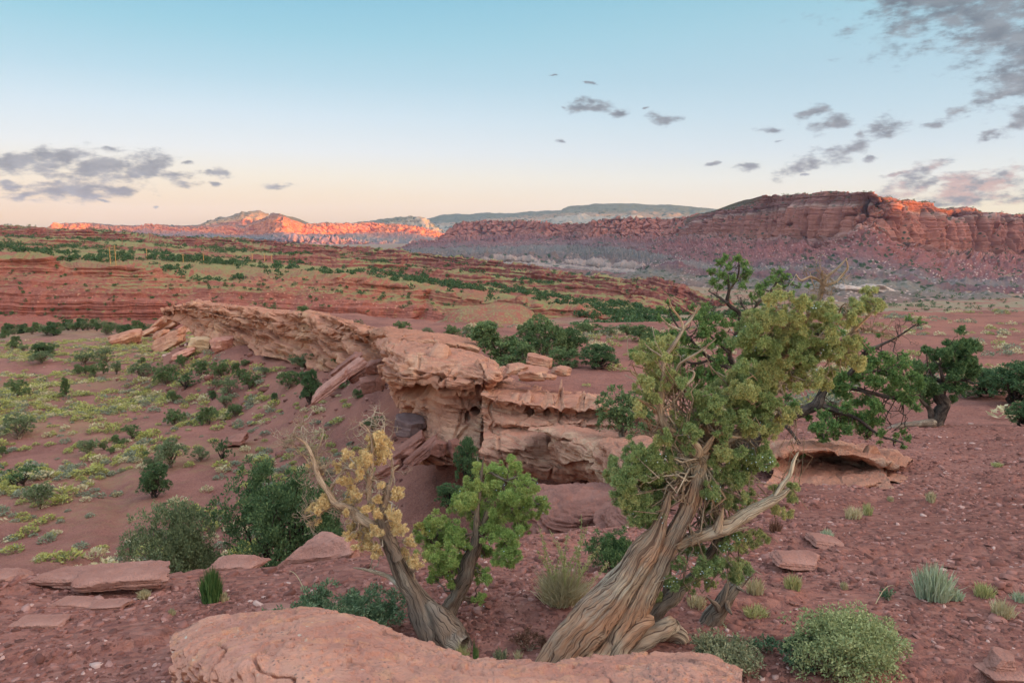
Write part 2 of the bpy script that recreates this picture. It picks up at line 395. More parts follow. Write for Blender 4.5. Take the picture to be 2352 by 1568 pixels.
m_mid = rock_material('cliff_rock', [(0,(88,88,68)),(1.7,(96,84,64)),(1.98,(148,90,74)),(2.1,(160,98,82)),(2.9,(164,102,86)),(3.05,(154,102,90)),(3.3,(138,86,78)),(3.8,(120,84,80)),(4.3,(122,94,88)),(4.7,(116,80,78)),(5.3,(116,104,96)),(6.0,(112,96,90)),(6.75,(120,96,90)),(6.85,(158,132,120)),(7.6,(152,126,114)),(8.0,(118,86,86)),(8.6,(124,110,102)),(8.95,(156,132,120)),(9.8,(158,132,120)),(10.1,(114,76,78)),(11,(122,88,78)),(12,(120,86,76))], 12, .0045, .75,
     spots=((190,150,135), .07, 2.9, 0, .5), trees=((66,76,62), .035, .46), bumpd=8.0)
build_loft('cliffs', V, L, m_mid)

# ---- far peak and its cliff bands on the left
px = np.linspace(85, 1075, 900)
dL = [(85,9600),(106,9500),(300,9900),(480,10100),(560,9900),(600,9300),(633,8900),(655,8800),(695,9200),(770,9500),(850,9900),(950,9800),(1000,9800),(1075,9800)]
def ld(pts, dd=0.0):
    a = np.array(dL, float); return [(q[0], q[1], np.interp(q[0], a[:, 0], a[:, 1])+dd) for q in pts]
top = rowline(ld([(85,542),(100,530),(106,528),(115,520),(123,514.5),(150,513),(198,513),(242,516),(300,517.5),(365,517),(462,517),(500,518),(540,521),(563,524),(572,515),(585,508),(600,501.5),(611,498),(625,492),(633,491),(641,492),(651,495.5),(673,505.5),(695,513),(720,513.5),(761,513),(848,511),(905,515),(960,519),(1000,530),(1030,540),(1075,552)]), px)
rim = rowline(ld([(85,543),(106,530),(123,519),(198,518),(300,522),(462,523),(563,527),(585,518),(611,512),(633,508),(651,511),(695,519),(761,519),(848,517),(905,521),(960,525),(1075,556)], -120), px, 4)
clb = rowline(ld([(85,545),(123,535),(242,535),(462,538),(563,541),(611,541),(633,539),(651,536),(695,540),(761,541),(848,540),(905,537),(960,538),(1075,560)], -330), px, 6)
ta = rowline(ld([(85,552),(300,549),(430,550),(620,548),(780,549),(900,552),(1075,568)], -1300), px, 10)
pc = rowline(ld([(85,557),(300,556),(430,554),(600,551),(700,551),(780,553),(900,562),(1075,575)], -1500), px, 6)
pb = rowline(ld([(85,561),(300,563),(430,566),(600,571),(700,572),(780,570),(900,570),(1075,582)], -1600), px, 8)
toe = rowline([(85,572,6000),(430,584,5600),(780,592,5000),(1075,604,4600)], px, 10)
und = off(toe, -300, -40)
back = off(top, 900, -25, .2); back2 = off(top, 2500, -160, .2)
V, L = loft_grid([back2, back, top, rim, clb, ta, pc, pb, toe, und], [3, 8, 18, 46, 36, 10, 40, 30, 3])
V = rock_disp(V, L, [0,8,22,62,56,60,66,56,30,0], [0,.2,.6,.9,.7,.5,.9,.9,.3,0], 90.0, [0,.2,.4,.25,.2,.2,.1,.1,0,0], 26.0, 23)
m_pk = rock_material('peak_rock', [(0,(84,86,66)),(1.8,(96,88,68)),(2.1,(150,100,78)),(2.8,(200,118,78)),(3.1,(216,122,76)),(3.9,(208,120,80)),(4.2,(150,104,90)),(4.9,(112,104,98)),(5.5,(132,112,108)),(6.05,(156,118,114)),(6.9,(142,96,96)),(7.1,(118,100,96)),(8,(104,104,90)),(9,(104,100,86))], 9, .0022, .3,  # upper cliff rows carry the orange of the low sun in their colour
     trees=((60,74,62), .016, .44), bumpd=14.0)
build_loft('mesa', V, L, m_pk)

# ---- pale dome behind the peak
px = np.linspace(430, 700, 240)
top = rowline([(430,524,11800),(450,518,11800),(462,516.6,11700),(479,507,11500),(519,497.5,11300),(554,489,11200),(575,487,11200),(594,487,11250),(606,491,11300),(616,495,11400),(640,506,11500),(700,530,11500)], px)
mid = rowline([(430,528,11500),(479,517,11200),(519,513,11000),(554,509,10900),(594,508,10900),(616,511,10950),(700,534,11200)], px, 4)
bot = rowline([(430,534,11000),(700,540,10700)], px)
V, L = loft_grid([off(top, 1500, -150, .3), off(top, 500, -12, .3), top, mid, bot, off(bot, -300, -80)], [3, 8, 34, 34, 3])
V = rock_disp(V, L, [0,20,50,90,60,0], [0,.2,.4,.6,.4,0], 170.0, [0,.2,.4,.6,.2,0], 30.0, 33)
m_dome = rock_material('dome_rock', [(0,(92,90,70)),(1.9,(100,92,72)),(2.3,(140,112,84)),(2.8,(196,140,94)),(3.1,(186,112,80)),(4,(150,104,84)),(5,(140,100,80))], 5, .003, .6, trees=((74,78,58), .014, .36), bumpd=14.0)
build_loft('hills', V, L, m_dome)

# ---- wooded ridge with a white scarp, then the long far plateau
px = np.linspace(740, 1080, 300)
top = rowline([(740,516,11500),(800,513,11500),(857,508.6,11400),(890,503,11300),(928,497.6,11200),(945,499,11100),(958,501,11000),(976,506,10800),(995,518,10500),(1020,530,10300),(1080,545,10300)], px, 2)
mid = rowline([(740,522,11000),(857,517,10900),(928,510,10700),(958,507,10500),(976,513,10300),(1000,526,10100),(1080,550,10000)], px, 4)
bot = rowline([(740,540,10300),(900,542,10000),(1000,545,9700),(1080,560,9600)], px)
V, L = loft_grid([off(top, 1500, -150, .3), off(top, 500, -12, .3), top, mid, bot, off(bot, -300, -80)], [3, 8, 30, 36, 3])
V = rock_disp(V, L, [0,20,50,90,60,0], [0,.2,.4,.6,.4,0], 170.0, [0,.2,.4,.5,.2,0], 30.0, 43)
m_rdg = rock_material('ridge_rock', [(0,(80,84,66)),(1.9,(84,88,70)),(2.4,(112,104,82)),(2.9,(172,146,120)),(3.3,(166,140,118)),(3.7,(110,104,88)),(5,(90,96,80))], 5, .0026, .9, trees=((60,72,60), .014, .34), bumpd=12.0)
build_loft('hills', V, L, m_rdg)
px = np.linspace(955, 1760, 420)
top = rowline([(955,508,15800),(981,502.6,15800),(1008,495,15600),(1060,492,15500),(1118,489,15400),(1183,490,15200),(1220,485.5,15000),(1289,483,14800),(1296,478,14600),(1304,473.5,14500),(1374,469,14200),(1442,467.5,14000),(1545,471,13600),(1647,481,13300),(1760,492,13000)], px)
mid = rowline([(955,522,14000),(1118,506,13600),(1220,500,13200),(1300,494,12800),(1442,490,12200),(1545,492,11900),(1760,505,11500)], px, 6)
low = rowline([(955,528,12600),(1118,514,12200),(1300,505,11500),(1442,500,11000),(1760,512,10300)], px, 10)
bot = rowline([(955,545,10500),(1300,525,9500),(1760,530,8500)], px)
V, L = loft_grid([off(top, 2000, -60, .3), top, mid, low, bot, off(bot, -300, -120)], [5, 34, 26, 20, 3])
V = rock_disp(V, L, [0,34,110,130,80,0], [0,.2,.25,.25,.3,0], 330.0, [0,.1,.2,.2,.2,0], 40.0, 53)
m_plt = rock_material('plateau_rock', [(0,(78,84,66)),(1.0,(80,86,68)),(1.7,(92,94,76)),(2.1,(126,106,84)),(2.7,(150,120,94)),(3.1,(150,136,118)),(4,(130,116,100)),(5,(120,110,96))], 5, .0012, .7, trees=((64,76,62), .009, .34), bumpd=20.0)
build_loft('hills', V, L, m_plt)
# low pale rim on the far left horizon
px = np.linspace(-260, 330, 260)
top = rowline([(-260,530,13000),(0,528.5,12500),(40,526,12300),(60,524.5,12300),(95,526,12200),(115,529,12000),(200,534,11500),(330,538,11000)], px, 3)
bot = rowline([(-260,546,9500),(330,550,9000)], px)
V, L = loft_grid([off(top, 1200, -60, .3), top, off(top, -200, -45), bot, off(bot, -300, -80)], [4, 12, 16, 3])
V = rock_disp(V, L, [0,20,40,40,0], [0,.4,.6,.3,0], 160.0, None or [0,.2,.3,.1,0], 24.0, 63)
build_loft('hills', V, L, m_dome)
# grey scrub hill standing on the plateau, left
px = np.linspace(-420, 640, 420)
top = rowline([(-420,538,3600),(-100,536,3600),(60,534,3500),(140,534.5,3400),(230,535.5,3300),(290,540,3200),(325,548,3100),(370,554,3000),(450,563,2700),(640,585,2500)], px, 4)
bot = rowline([(-420,552,2700),(140,554,2650),(330,562,2500),(450,572,2350),(640,592,2300)], px, 6)
V, L = loft_grid([off(top, 500, -22, .3), top, bot, off(bot, -100, -30)], [6, 40, 3])
V = rock_disp(V, L, [0,10,14,0], [0,.3,.4,0], 120.0, [0,.1,.1,0], 10.0, 73)
m_scr = rock_material('scrub_hill', [(0,(104,100,86)),(1,(112,104,90)),(1.6,(124,108,96)),(2.0,(150,138,112)),(3,(120,108,90))], 3, .006, .6, trees=((60,70,50), .05, .42), bumpd=3.0)
build_loft('hills', V, L, m_scr)
# a second mound between bench and cliffs
px = np.linspace(560, 1010, 300)
top = rowline([(560,568,4200),(640,572,4000),(740,573,3800),(800,577,3700),(850,584,3600),(900,592,3500),(960,600,3300),(1010,612,3000)], px, 4)
bot = rowline([(560,585,3000),(740,590,2900),(860,598,2800),(1010,620,2600)], px, 6)
V, L = loft_grid([off(top, 500, -25, .3), top, bot, off(bot, -100, -30)], [6, 34, 3])
V = rock_disp(V, L, [0,10,16,0], [0,.3,.4,0], 130.0, [0,.1,.1,0], 10.0, 83)
build_loft('hills', V, L, m_scr)

# ---- hill off to the right, out of frame, that keeps the valley in shade at sunrise
px = np.arange(60)
ang = np.linspace(R_(40), R_(165), 60)
shz = np.interp(np.degrees(ang), [40, 49, 60, 69, 80], [.52, .57, .72, .84, .98])
def arc(r, z): return np.stack([np.sin(ang)*r, np.cos(ang)*r, float(z)*(shz if z > 0 else 1.0+0*ang)], -1)
SHZ = 138.0
V, L = loft_grid([arc(4600, -100), arc(3900, SHZ*.9), arc(3500, SHZ), arc(3300, SHZ*.4), arc(2600, -60), arc(2400, -120)], [6, 6, 8, 12, 3])
V = rock_disp(V, L, [0,30,14,50,40,0], [0,.2,.4,.6,.4,0], 260.0, [0,.1,.1,.1,.1,0], 20.0, 93)
build_loft('hills', V, L, m_mesa)
# ================================================================ red bench across the canyon: cliffs, ledges, tilted plateau
px = np.linspace(-420, 1760, 1350)
base = rowline([(-420,745,350),(0,742,335),(366,745,330),(700,760,320),(1000,775,300),(1250,790,270),(1760,810,240)], px)
lb = rowline([(-420,722,372),(0,720,362),(220,735,356),(366,740,352),(600,748,345),(800,742,338),(986,745,330),(1150,765,310),(1228,768,292),(1413,768,284),(1515,780,276),(1760,800,262)], px, 6)
lt = rowline([(-420,686,376),(0,684,366),(183,685,360),(366,696,356),(560,690,352),(696,688,350),(811,693,345),(986,716,338),(1040,724,332),(1110,726,318),(1215,738,304),(1240,752,294),(1413,757,288),(1515,772,279),(1760,795,264)], px, 6)
ub = rowline([(-420,622,402),(0,622,392),(110,629,390),(220,643,386),(311,644,384),(403,648,380),(500,650,376),(622,652,374),(720,660,372),(817,668,366),(931,684,360),(1037,700,350),(1100,704,340),(1190,703,325),(1226,728,300),(1328,740,296),(1413,748,291),(1515,764,281),(1760,788,266)], px, 5)
ut = rowline([(-420,596,408),(0,596,398),(99,598,396),(150,614,398),(183,611,394),(311,615,392),(403,634,392),(470,646,392),(560,648,392),(622,637,392),(696,637,386),(817,650,374),(931,660,366),(1037,674,358),(1081,684,350),(1110,694,342),(1200,692,330),(1222,714,306),(1232,712,304),(1328,721,300),(1413,733,294),(1515,757,283),(1580,772,276),(1760,785,268)], px, 3)
p1 = rowline([(-420,572,560),(0,574,560),(200,585,545),(400,600,530),(600,616,510),(817,634,490),(931,645,470),(1081,668,440),(1228,688,420),(1413,712,390),(1515,735,370),(1760,768,330)], px, 10)
l1b = rowline([(-420,560,800),(0,562,800),(200,570,780),(400,583,740),(600,600,700),(800,618,660),(931,633,640),(1081,655,600),(1228,672,570),(1413,694,520),(1515,712,490),(1760,750,430)], px, 8)
l1t = off(l1b, 14, 7.5)
l2b = rowline([(-420,546,1250),(0,547,1250),(200,553,1220),(320,558,1180),(400,566,1140),(520,572,1080),(700,594,1000),(860,607,930),(1000,628,860),(1122,650,780),(1293,669,700),(1430,688,630),(1515,703,590),(1760,742,500)], px, 6)
l2t = off(l2b, 22, 15)
l3b = rowline([(-420,538,1900),(0,538,1900),(200,543,1850),(376,560,1700),(500,566,1600),(700,586,1400),(860,598,1300),(1000,616,1150),(1122,636,1020),(1293,656,900),(1430,674,800),(1760,728,620)], px, 6)
l3t = off(l3b, 30, 20)
far = rowline([(-420,530,3000),(0,531,2900),(230,537,2700),(360,553,2350),(444,560,2100),(560,570,1900),(700,582,1700),(860,597,1500),(1000,612,1320),(1122,631,1150),(1293,650,1020),(1430,668,900),(1760,724,680)], px, 8)
fal = off(far, 140, -30); und = off(far, 300, -70)
rows = [off(base, -20, -8), base, lb, lt, ub, ut, p1, l1b, l1t, l2b, l2t, l3b, l3t, far, fal, und]
V, L = loft_grid(rows, [2, 10, 46, 60, 46, 34, 40, 18, 36, 24, 36, 24, 24, 8, 3])
RI = range(len(rows))
# ledge heights fade in and out along the strike
lmod = fbm(np.stack([V[..., 0]/170, V[..., 1]/900, 0*V[..., 0]], -1), 3, 301)
V[..., 2] -= np.interp(L, RI, [0,0,0,0,0,0,0,0,5,0,9,0,12,3,0,0])*sstep(lmod, .12, -.28)
amp = [0,1.2,3.2,3.4,2.2,4.5,2.5,3,4,5,6,7,8,5,0,0]
V = rock_disp(V, L, amp, [0,.3,.6,.4,.6,.7,.1,.2,.5,.1,.5,.1,.5,.2,0,0], 12.0, [0,.4,.9,.8,1.0,.9,.15,.3,.9,.2,.9,.2,.8,.1,0,0], 2.4, 113, cols=.25)
V[..., 2] -= 34*sstep(px, 1470, 1760)[None]*np.interp(L, RI, [1,1,1,1,1,1,1,1,1,1,1,.8,.7,.5,.5,.5])
V[..., 2] += np.interp(L, RI, [0,.3,.2,1.2,.3,.8,2.4,2,1,3,1.5,4,2,1,0,0])*fbm(V/28.0, 4, 131)
emb = fbm(np.stack([V[..., 0]/46, V[..., 1]/400, 0*V[..., 0]], -1), 4, 151)
e_ = emb*22*np.interp(L, RI, [.2,.5,.8,.8,1,1,.4,.6,.9,1.3,1.5,2,2,1,0,0]); V[..., 1] += e_; V[..., 0] += e_*V[..., 0]/np.maximum(V[..., 1], 1)
V[..., 2] += np.interp(L, RI, [0,0,1.5,3,2.5,3.5,1.5,1,1,1,1,1,1,0,0,0])*fbm(np.stack([V[..., 0]/30, 0*V[..., 0], 0*V[..., 0]], -1), 3, 153)
# side canyon notch and grassy knoll in the middle of the far wall
bx, by = project(V)
wig = 6*np.sin(by/14.0)+10*fbm(np.stack([by/30, 0*by, 0*by], -1), 2, 77)
notch = np.exp(-((bx-(985+wig-(by-690)*.55))/11.0)**2)*np.interp(L, RI, [0,.3,1,1,1,.8,.2,0,0,0,0,0,0,0,0,0])
V[..., 1] += 5*notch; V[..., 0] += 5*notch*V[..., 0]/V[..., 1]
m, g, b = material('bench_rock', .95, .05)
p = g.pos(); lay = g.attr('layer'); nz = g.sep(g.nrm())[2]
n = g.noise(p, .03, 5, .6); nf = g.noise(p, .35, 4, .65); nb = g.noise(p, .012, 3, .55)
c = g.ramp(g.m('DIVIDE', g.m('ADD', lay, g.m('MULTIPLY', g.m('SUBTRACT', n, .5), .5)), 15.0), [(0, srgb(146,88,74)), (2/15, srgb(154,90,76)), (3/15, srgb(158,94,79)), (3.4/15, srgb(150,88,74)), (4/15, srgb(158,94,78)), (4.6/15, srgb(168,102,84)), (5.1/15, srgb(158,98,80)), (8/15, srgb(146,84,72)), (11/15, srgb(138,78,68)), (14/15, srgb(130,80,72))])
bed = g.noise(g.v('MULTIPLY', p, (.03, .03, 1.0)), .75, 4, .7)
c = g.mix(g.m('MULTIPLY', g.m('MULTIPLY', g.step(bed, .5, .64), g.step(n, .35, .6)), .45), c, g.v('SCALE', c, .62))
cr = g.noise(g.v('MULTIPLY', p, (1, 1, .15)), .4, 3, .7)
c = g.mix(g.m('MULTIPLY', g.step(cr, .56, .7), .45), c, g.v('SCALE', c, .55))
c = g.mix(g.m('MULTIPLY', g.step(nf, .5, .72), .35), c, srgb(206, 134, 110))
# grass and low brush on the flats
gm = g.m('MULTIPLY', g.step(nz, .8, .96), g.step(g.m('ADD', nb, g.m('MULTIPLY', nf, .6)), .62, .86))
gr = g.mix(g.noise(p, .9, 3), srgb(150, 132, 84), srgb(128, 124, 82))
gm = g.m('MULTIPLY', gm, g.step(lay, 3.0, 3.6))
c = g.mix(g.m('MULTIPLY', gm, .95), c, gr)
sl = g.m('MULTIPLY', g.m('MULTIPLY', g.step(g.voro(p, .32), .36, .2), g.step(g.noise(p, .05, 2), .45, .6)), g.step(nz, .35, .6))
c = g.mix(g.m('MULTIPLY', sl, .75), c, srgb(140, 132, 84))
vs = g.m('MULTIPLY', g.m('MULTIPLY', g.step(g.voro(p, .45), .25, .14), g.step(g.noise(p, .03, 2), .45, .58)), g.step(g.m('ABSOLUTE', g.m('SUBTRACT', lay, 3.5)), .9, .6))
c = g.mix(g.m('MULTIPLY', vs, .7), c, srgb(214, 150, 124))
g.l.new(c, b.inputs['Base Color'])
hb = g.m('ADD', g.noise(p, .6, 6, .7), g.m('MULTIPLY', bed, 1.2))
g.l.new(g.bump(hb, .9, 1.2), b.inputs['Normal'])
m_bench = m
bench = build_loft('hills', V, L, m_bench)
benchV, benchL = V, L

# grassy knoll standing before the far wall
px = np.linspace(985, 1250, 200)
top = rowline([(985,765,262),(1010,742,262),(1032,722,262),(1060,708,262),(1100,699,263),(1140,696,264),(1180,698,264),(1205,704,263),(1222,716,262),(1232,735,260),(1250,765,258)], px, 3)
mid = rowline([(985,772,255),(1040,745,252),(1140,730,250),(1215,745,251),(1250,770,252)], px, 6)
bot = rowline([(985,785,240),(1140,790,235),(1250,790,236)], px)
V, L = loft_grid([off(top, 40, -14), top, mid, bot, off(bot, -15, -10)], [14, 30, 40, 3])
V = rock_disp(V, L, [0,1.0,1.6,1.2,0], [0,.3,.2,.1,0], 9.0, [0,.4,.4,.2,0], 2.0, 141)
m, g, b = material('knoll_ground', .95, .05)
p = g.pos(); nz = g.sep(g.nrm())[2]
c = g.mix(g.step(g.noise(p, .25, 5, .6), .4, .6), srgb(152, 92, 76), srgb(140, 106, 80))
c = g.mix(g.m('MULTIPLY', g.step(g.voro(p, .9), .42, .25), .8), c, srgb(140, 134, 88))
c = g.mix(g.m('MULTIPLY', g.step(nz, .5, .25), .8), c, srgb(160, 86, 68))
g.l.new(c, b.inputs['Base Color']); g.l.new(g.bump(g.noise(p, 1.2, 5, .7), .8, .6), b.inputs['Normal'])
knoll = build_loft('hills', V, L, m)
# ================================================================ near ground: shale bench, rim, brush valley, valley floor to the horizon
RIM = np.array([(-60,11),(-12,6.2),(-3.6,5.25),(-2.5,5.35),(-1.6,5.7),(-.6,6.2),(.4,6.7),(1.2,7.4),(2.4,9.4),(2.9,10.5),(3.9,12.5),(4.6,14.5),(5.0,17),(5.6,20.5),(5.4,24),(4.6,27),(2.6,30),(-1.2,32),(-3,35),(-4.6,42),
                (-7,52),(-9,57.3),(-14,67.3),(-19.6,76.3),(-25.9,83.3),(-33.9,92.3),(-38.9,97.5),(-40,102),(-34,104),(-20,95),(-8,80),(2,76),(14,78),(28,86),(52,96),(120,104),(400,120),(400,-80),(-60,-80)], float)
def rim_dist(x, y):
    sh = x.shape; x = x.ravel(); y = y.ravel(); d = np.full(len(x), 1e9); ins = np.zeros(len(x), bool)
    for a, b in zip(RIM, np.roll(RIM, -1, 0)):
        ex, ey = b-a; t = np.clip(((x-a[0])*ex+(y-a[1])*ey)/(ex*ex+ey*ey), 0, 1)
        d = np.minimum(d, (x-a[0]-t*ex)**2+(y-a[1]-t*ey)**2)
        c = ((a[1] > y) != (b[1] > y)); 
        if ey != 0: ins ^= c & (x < ex*(y-a[1])/ey+a[0])
    d = np.sqrt(d); return np.where(ins, -d, d).reshape(sh)
_zv = np.array([(0,-3),(6,-3.6),(12,-6.3),(20,-8.6),(25,-9.8),(45,-12.7),(73,-14.6),(110,-17),(150,-19.8),(220,-26),(300,-33),(500,-52),(1050,-90),(2000,-95),(30000,-110)], float)
_zp = np.array([(-50,2.5),(0,.75),(3,.08),(4.5,-.08),(6.5,-.45),(9.4,-1.05),(14,-1.95),(25,-4.0),(35,-4.75),(60,-6.0),(90,-7.4),(150,-9)], float)
WASH = P(np.array([224,250,283,264,237,200]), np.array([974,1010,1063,1096,1119,1160]), np.array([52,45,38,34.5,32.5,29.]))[:, :2]
WASH2 = P(np.array([330,262,198,120,40]), np.array([1205,1236,1256,1290,1300]), np.array([26.5,25,24,22,21.])) [:, :2]
def seg_dist(x, y, pts):
    d = np.full(x.shape, 1e9)
    for a, b in zip(pts[:-1], pts[1:]):
        e = b-a; t = np.clip(((x-a[0])*e[0]+(y-a[1])*e[1])/(e@e), 0, 1)
        d = np.minimum(d, np.hypot(x-a[0]-t*e[0], y-a[1]-t*e[1]))
    return d
def H(x, y, detail=True):
    x = np.asarray(x, float); y = np.asarray(y, float)
    r = np.hypot(x, y); o = np.zeros_like(x)
    q = np.stack([x, y, o], -1)
    wob = fbm(q/4.0, 3, 401)*np.clip(r*.05, .15, 1.6)*(1-.7*sstep(y, 9, 14)*sstep(x, 7, 4))
    dl = rim_dist(x, y)+wob
    zp = np.interp(y, _zp[:, 0], _zp[:, 1])
    zp = zp+fbm(q/9.0, 4, 405)*.5*np.clip((y-22)/20, 0, 1)+.020*np.clip(x-1, 0, 30)*np.exp(-((y-9)/9.0)**2) - .012*np.clip(-x-1, 0, 20)
    zv = np.interp(r, _zv[:, 0], _zv[:, 1])
    zv = zv+fbm(q/26.0, 4, 411)*np.clip(r/45, .3, 2.2)*np.clip(1.6-r/700, 0, 1)*1.2 + fbm(q/160.0, 3, 415)*np.clip((r-200)/150, 0, 1)*14*np.clip(1.4-r/1500, 0, 1)
    if detail: zv = zv - .35*np.exp(-(seg_dist(x, y, WASH)/.9)**2) - .45*np.exp(-(seg_dist(x, y, WASH2)/.8)**2)
    fin = sstep(y, 9, 15)*sstep(x, 6, 1)
    drop = .35+2.7*fin*(1-.58*sstep(y, 40, 56)); slope = .95-.36*fin
    back = sstep(((x+11)*57+(y-48)*46)/73.0, 4, 12)*sstep(y, 40, 55)
    drop = drop*(1-back)+3.0*back; slope = slope*(1-back)+.7*back
    dp = np.clip(dl, 0, None)
    zt = zp-drop*sstep(dl, -.15, .7)-slope*dp
    # gullies down the talus
    zt = zt+fbm(q/np.array((3.5, 6, 1)), 4, 421)*np.clip(dp*.18, 0, .7)
    k = .5; h = np.clip(.5+.5*(zt-zv)/k, 0, 1)
    z = zv*(1-h)+zt*h+k*h*(1-h)
    if detail:
        z = z+fbm(q/1.3, 4, 431)*.07*np.clip(r/6, .5, 2.0)+fbm(q/5.0, 3, 441)*.13*np.clip((r-4)/6, 0, 1)
        # low ledges stepping the shale bench
        st = fbm(q/np.array((2.6, 1.1, 1)), 3, 451)
        z = z+.05*sstep(st, .02, .10)*(dl < 0)*np.clip(1.4-r/40, 0, 1)
    return z
th = np.linspace(R_(-58), R_(58), 1150)
rr = np.concatenate([np.exp(np.linspace(math.log(.9), math.log(420), 980)), np.exp(np.linspace(math.log(425), math.log(26000), 70))])
GX = np.sin(th)[None]*rr[:, None]; GY = np.cos(th)[None]*rr[:, None]
GZ = H(GX, GY)
Vg = np.stack([GX, GY, GZ], -1)
# attribute: how much open valley ground (brush country) against bare shale
dlg = rim_dist(GX, GY); rg = np.hypot(GX, GY)
brush = sstep(dlg, 3, 12)*sstep(rg, 24, 60)
m, g, b = material('red_ground', .95, .06)
p = g.pos(); nz = g.sep(g.nrm())[2]
dist = g.v('LENGTH', p)
n1 = g.noise(p, .22, 5, .6); n2 = g.noise(p, 1.7, 5, .65); n3 = g.noise(p, 14, 4, .7); n0 = g.noise(p, .03, 4, .6)
c = g.mix(g.step(n1, .35, .65), srgb(134, 85, 73), srgb(158, 104, 90))
c = g.mix(g.m('MULTIPLY', g.step(n2, .5, .72), .6), c, srgb(156, 108, 96))
c = g.mix(g.m('MULTIPLY', g.step(n3, .48, .62), .45), c, srgb(90, 60, 54))
vc = g.voro(g.v('MULTIPLY', p, (1, 1.5, 1)), 17, out='Color'); 
vcr, vcg, vcb = g.sep(vc)
c = g.mix(g.m('MULTIPLY', g.step(vcr, .55, .95), .38), c, srgb(168, 118, 104))
c = g.mix(g.m('MULTIPLY', g.step(vcg, .62, .9), .4), c, srgb(100, 62, 60))
br = g.attr('brush')
gm = g.m('MULTIPLY', br, g.step(g.m('ADD', g.noise(p, .09, 3), g.m('MULTIPLY', g.noise(p, 1.1, 4, .7), .8)), .86, 1.06))
c = g.mix(g.m('MULTIPLY', gm, .5), c, g.mix(g.step(g.noise(p, 2.5, 2), .4, .6), srgb(146, 122, 84), srgb(150, 106, 82)))
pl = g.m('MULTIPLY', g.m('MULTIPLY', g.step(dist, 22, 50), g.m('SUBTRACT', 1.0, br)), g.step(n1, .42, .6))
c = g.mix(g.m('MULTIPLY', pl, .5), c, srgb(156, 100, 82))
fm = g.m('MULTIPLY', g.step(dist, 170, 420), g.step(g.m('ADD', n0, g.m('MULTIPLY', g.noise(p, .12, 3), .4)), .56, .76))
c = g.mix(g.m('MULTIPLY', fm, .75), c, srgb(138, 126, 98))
g.l.new(c, b.inputs['Base Color'])
hb = g.m('ADD', g.m('MULTIPLY', g.voro(g.v('MULTIPLY', p, (1, 1.5, 1)), 11), -.5), g.m('ADD', g.noise(p, 5, 6, .7), g.m('MULTIPLY', n3, .5)))
g.l.new(g.bump(hb, .9, .07), b.inputs['Normal'])
m_ground = m
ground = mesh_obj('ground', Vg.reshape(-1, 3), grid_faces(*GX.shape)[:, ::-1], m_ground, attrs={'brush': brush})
tag(ground, kind='structure')
def hit(px, py, objs=None):
    """where the ray through a pixel first meets the land; None if it misses"""
    o = Vector((0, 0, CZ)); d = (PV(px, py, 10.0)-o).normalized(); best = None
    for ob in (objs or [ground]):
        ok, loc, nn, _ = ob.ray_cast(o, d, distance=60000)
        if ok and (best is None or (loc-o).length < (best-o).length): best = loc.copy()
    return best
# ================================================================ sandstone: outcrops, ledges, boulders
def rock_mat(name, light, mid, dark, tan=None, sc=1.0, varnish=.5, topdust=None, bump=1.0):
    m, g, b = material(name, .92, .08)
    p = g.v('SCALE', g.obj(), 1.0/sc); nz = g.sep(g.nrm())[2]
    n1 = g.noise(p, .9, 6, .62); n2 = g.noise(p, 4.5, 5, .68); n3 = g.noise(p, 26, 4, .7)
    c = g.mix(g.step(n1, .36, .62), srgb(mid), srgb(light))
    if tan: c = g.mix(g.m('MULTIPLY', g.step(g.noise(p, .55, 4, .6), .52, .7), .75), c, srgb(tan))
    bed = g.noise(g.v('MULTIPLY', p, (.25, .25, 2.2)), 2.2, 5, .72, .4)
    c = g.mix(g.m('MULTIPLY', g.step(bed, .52, .66), .45), c, srgb(dark))
    vr = g.noise(g.v('MULTIPLY', p, (1, 1, .3)), 1.6, 5, .7)
    side = g.step(nz, .55, .1)
    c = g.mix(g.m('MULTIPLY', g.m('MULTIPLY', g.step(vr, .54, .68), side), varnish), c, srgb(tuple(int(k*.62) for k in dark)))
    c = g.mix(g.m('MULTIPLY', g.step(n2, .55, .72), .4), c, srgb(tuple(min(255, int(k*1.14)) for k in light)))
    c = g.mix(g.m('MULTIPLY', g.step(n3, .58, .7), .35), c, srgb(tuple(int(k*.75) for k in mid)))
    if topdust: c = g.mix(g.m('MULTIPLY', g.m('MULTIPLY', g.step(nz, .78, .95), g.step(n1, .38, .55)), topdust[1]), c, srgb(topdust[0]))
    g.l.new(c, b.inputs['Base Color'])
    hb = g.m('ADD', g.m('ADD', n2, g.m('MULTIPLY', n3, .35)), g.m('MULTIPLY', bed, .8))
    g.l.new(g.bump(hb, .75*bump, .09*sc), b.inputs['Normal'])
    return m
m_fin = rock_mat('fin_sandstone', (198,146,120), (176,122,100), (122,82,70), (206,164,134), 1.0, .55, ((170,102,82), .5), 1.4)
m_low = rock_mat('lower_sandstone', (158,108,94), (138,92,80), (92,62,58), None, .7, .7, None, 1.5)
m_rdg2 = rock_mat('ridge_sandstone', (196,140,112), (176,118,94), (116,76,64), (204,158,124), 2.2, .6, ((184,112,90), .4), 1.4)
m_pink = rock_mat('pink_sandstone', (196,136,116), (180,118,100), (140,88,76), (204,150,120), .55, .35)
m_slab = rock_mat('slab_sandstone', (182,130,114), (160,110,96), (112,76,68), None, .4, .5, None, 1.5)
m_grey = rock_mat('varnished_stone', (122,96,92), (108,84,82), (80,64,64), None, .8, .6)
m_pale = rock_mat('pale_stone', (206,168,132), (192,150,116), (160,116,92), None, 1.0, .3)

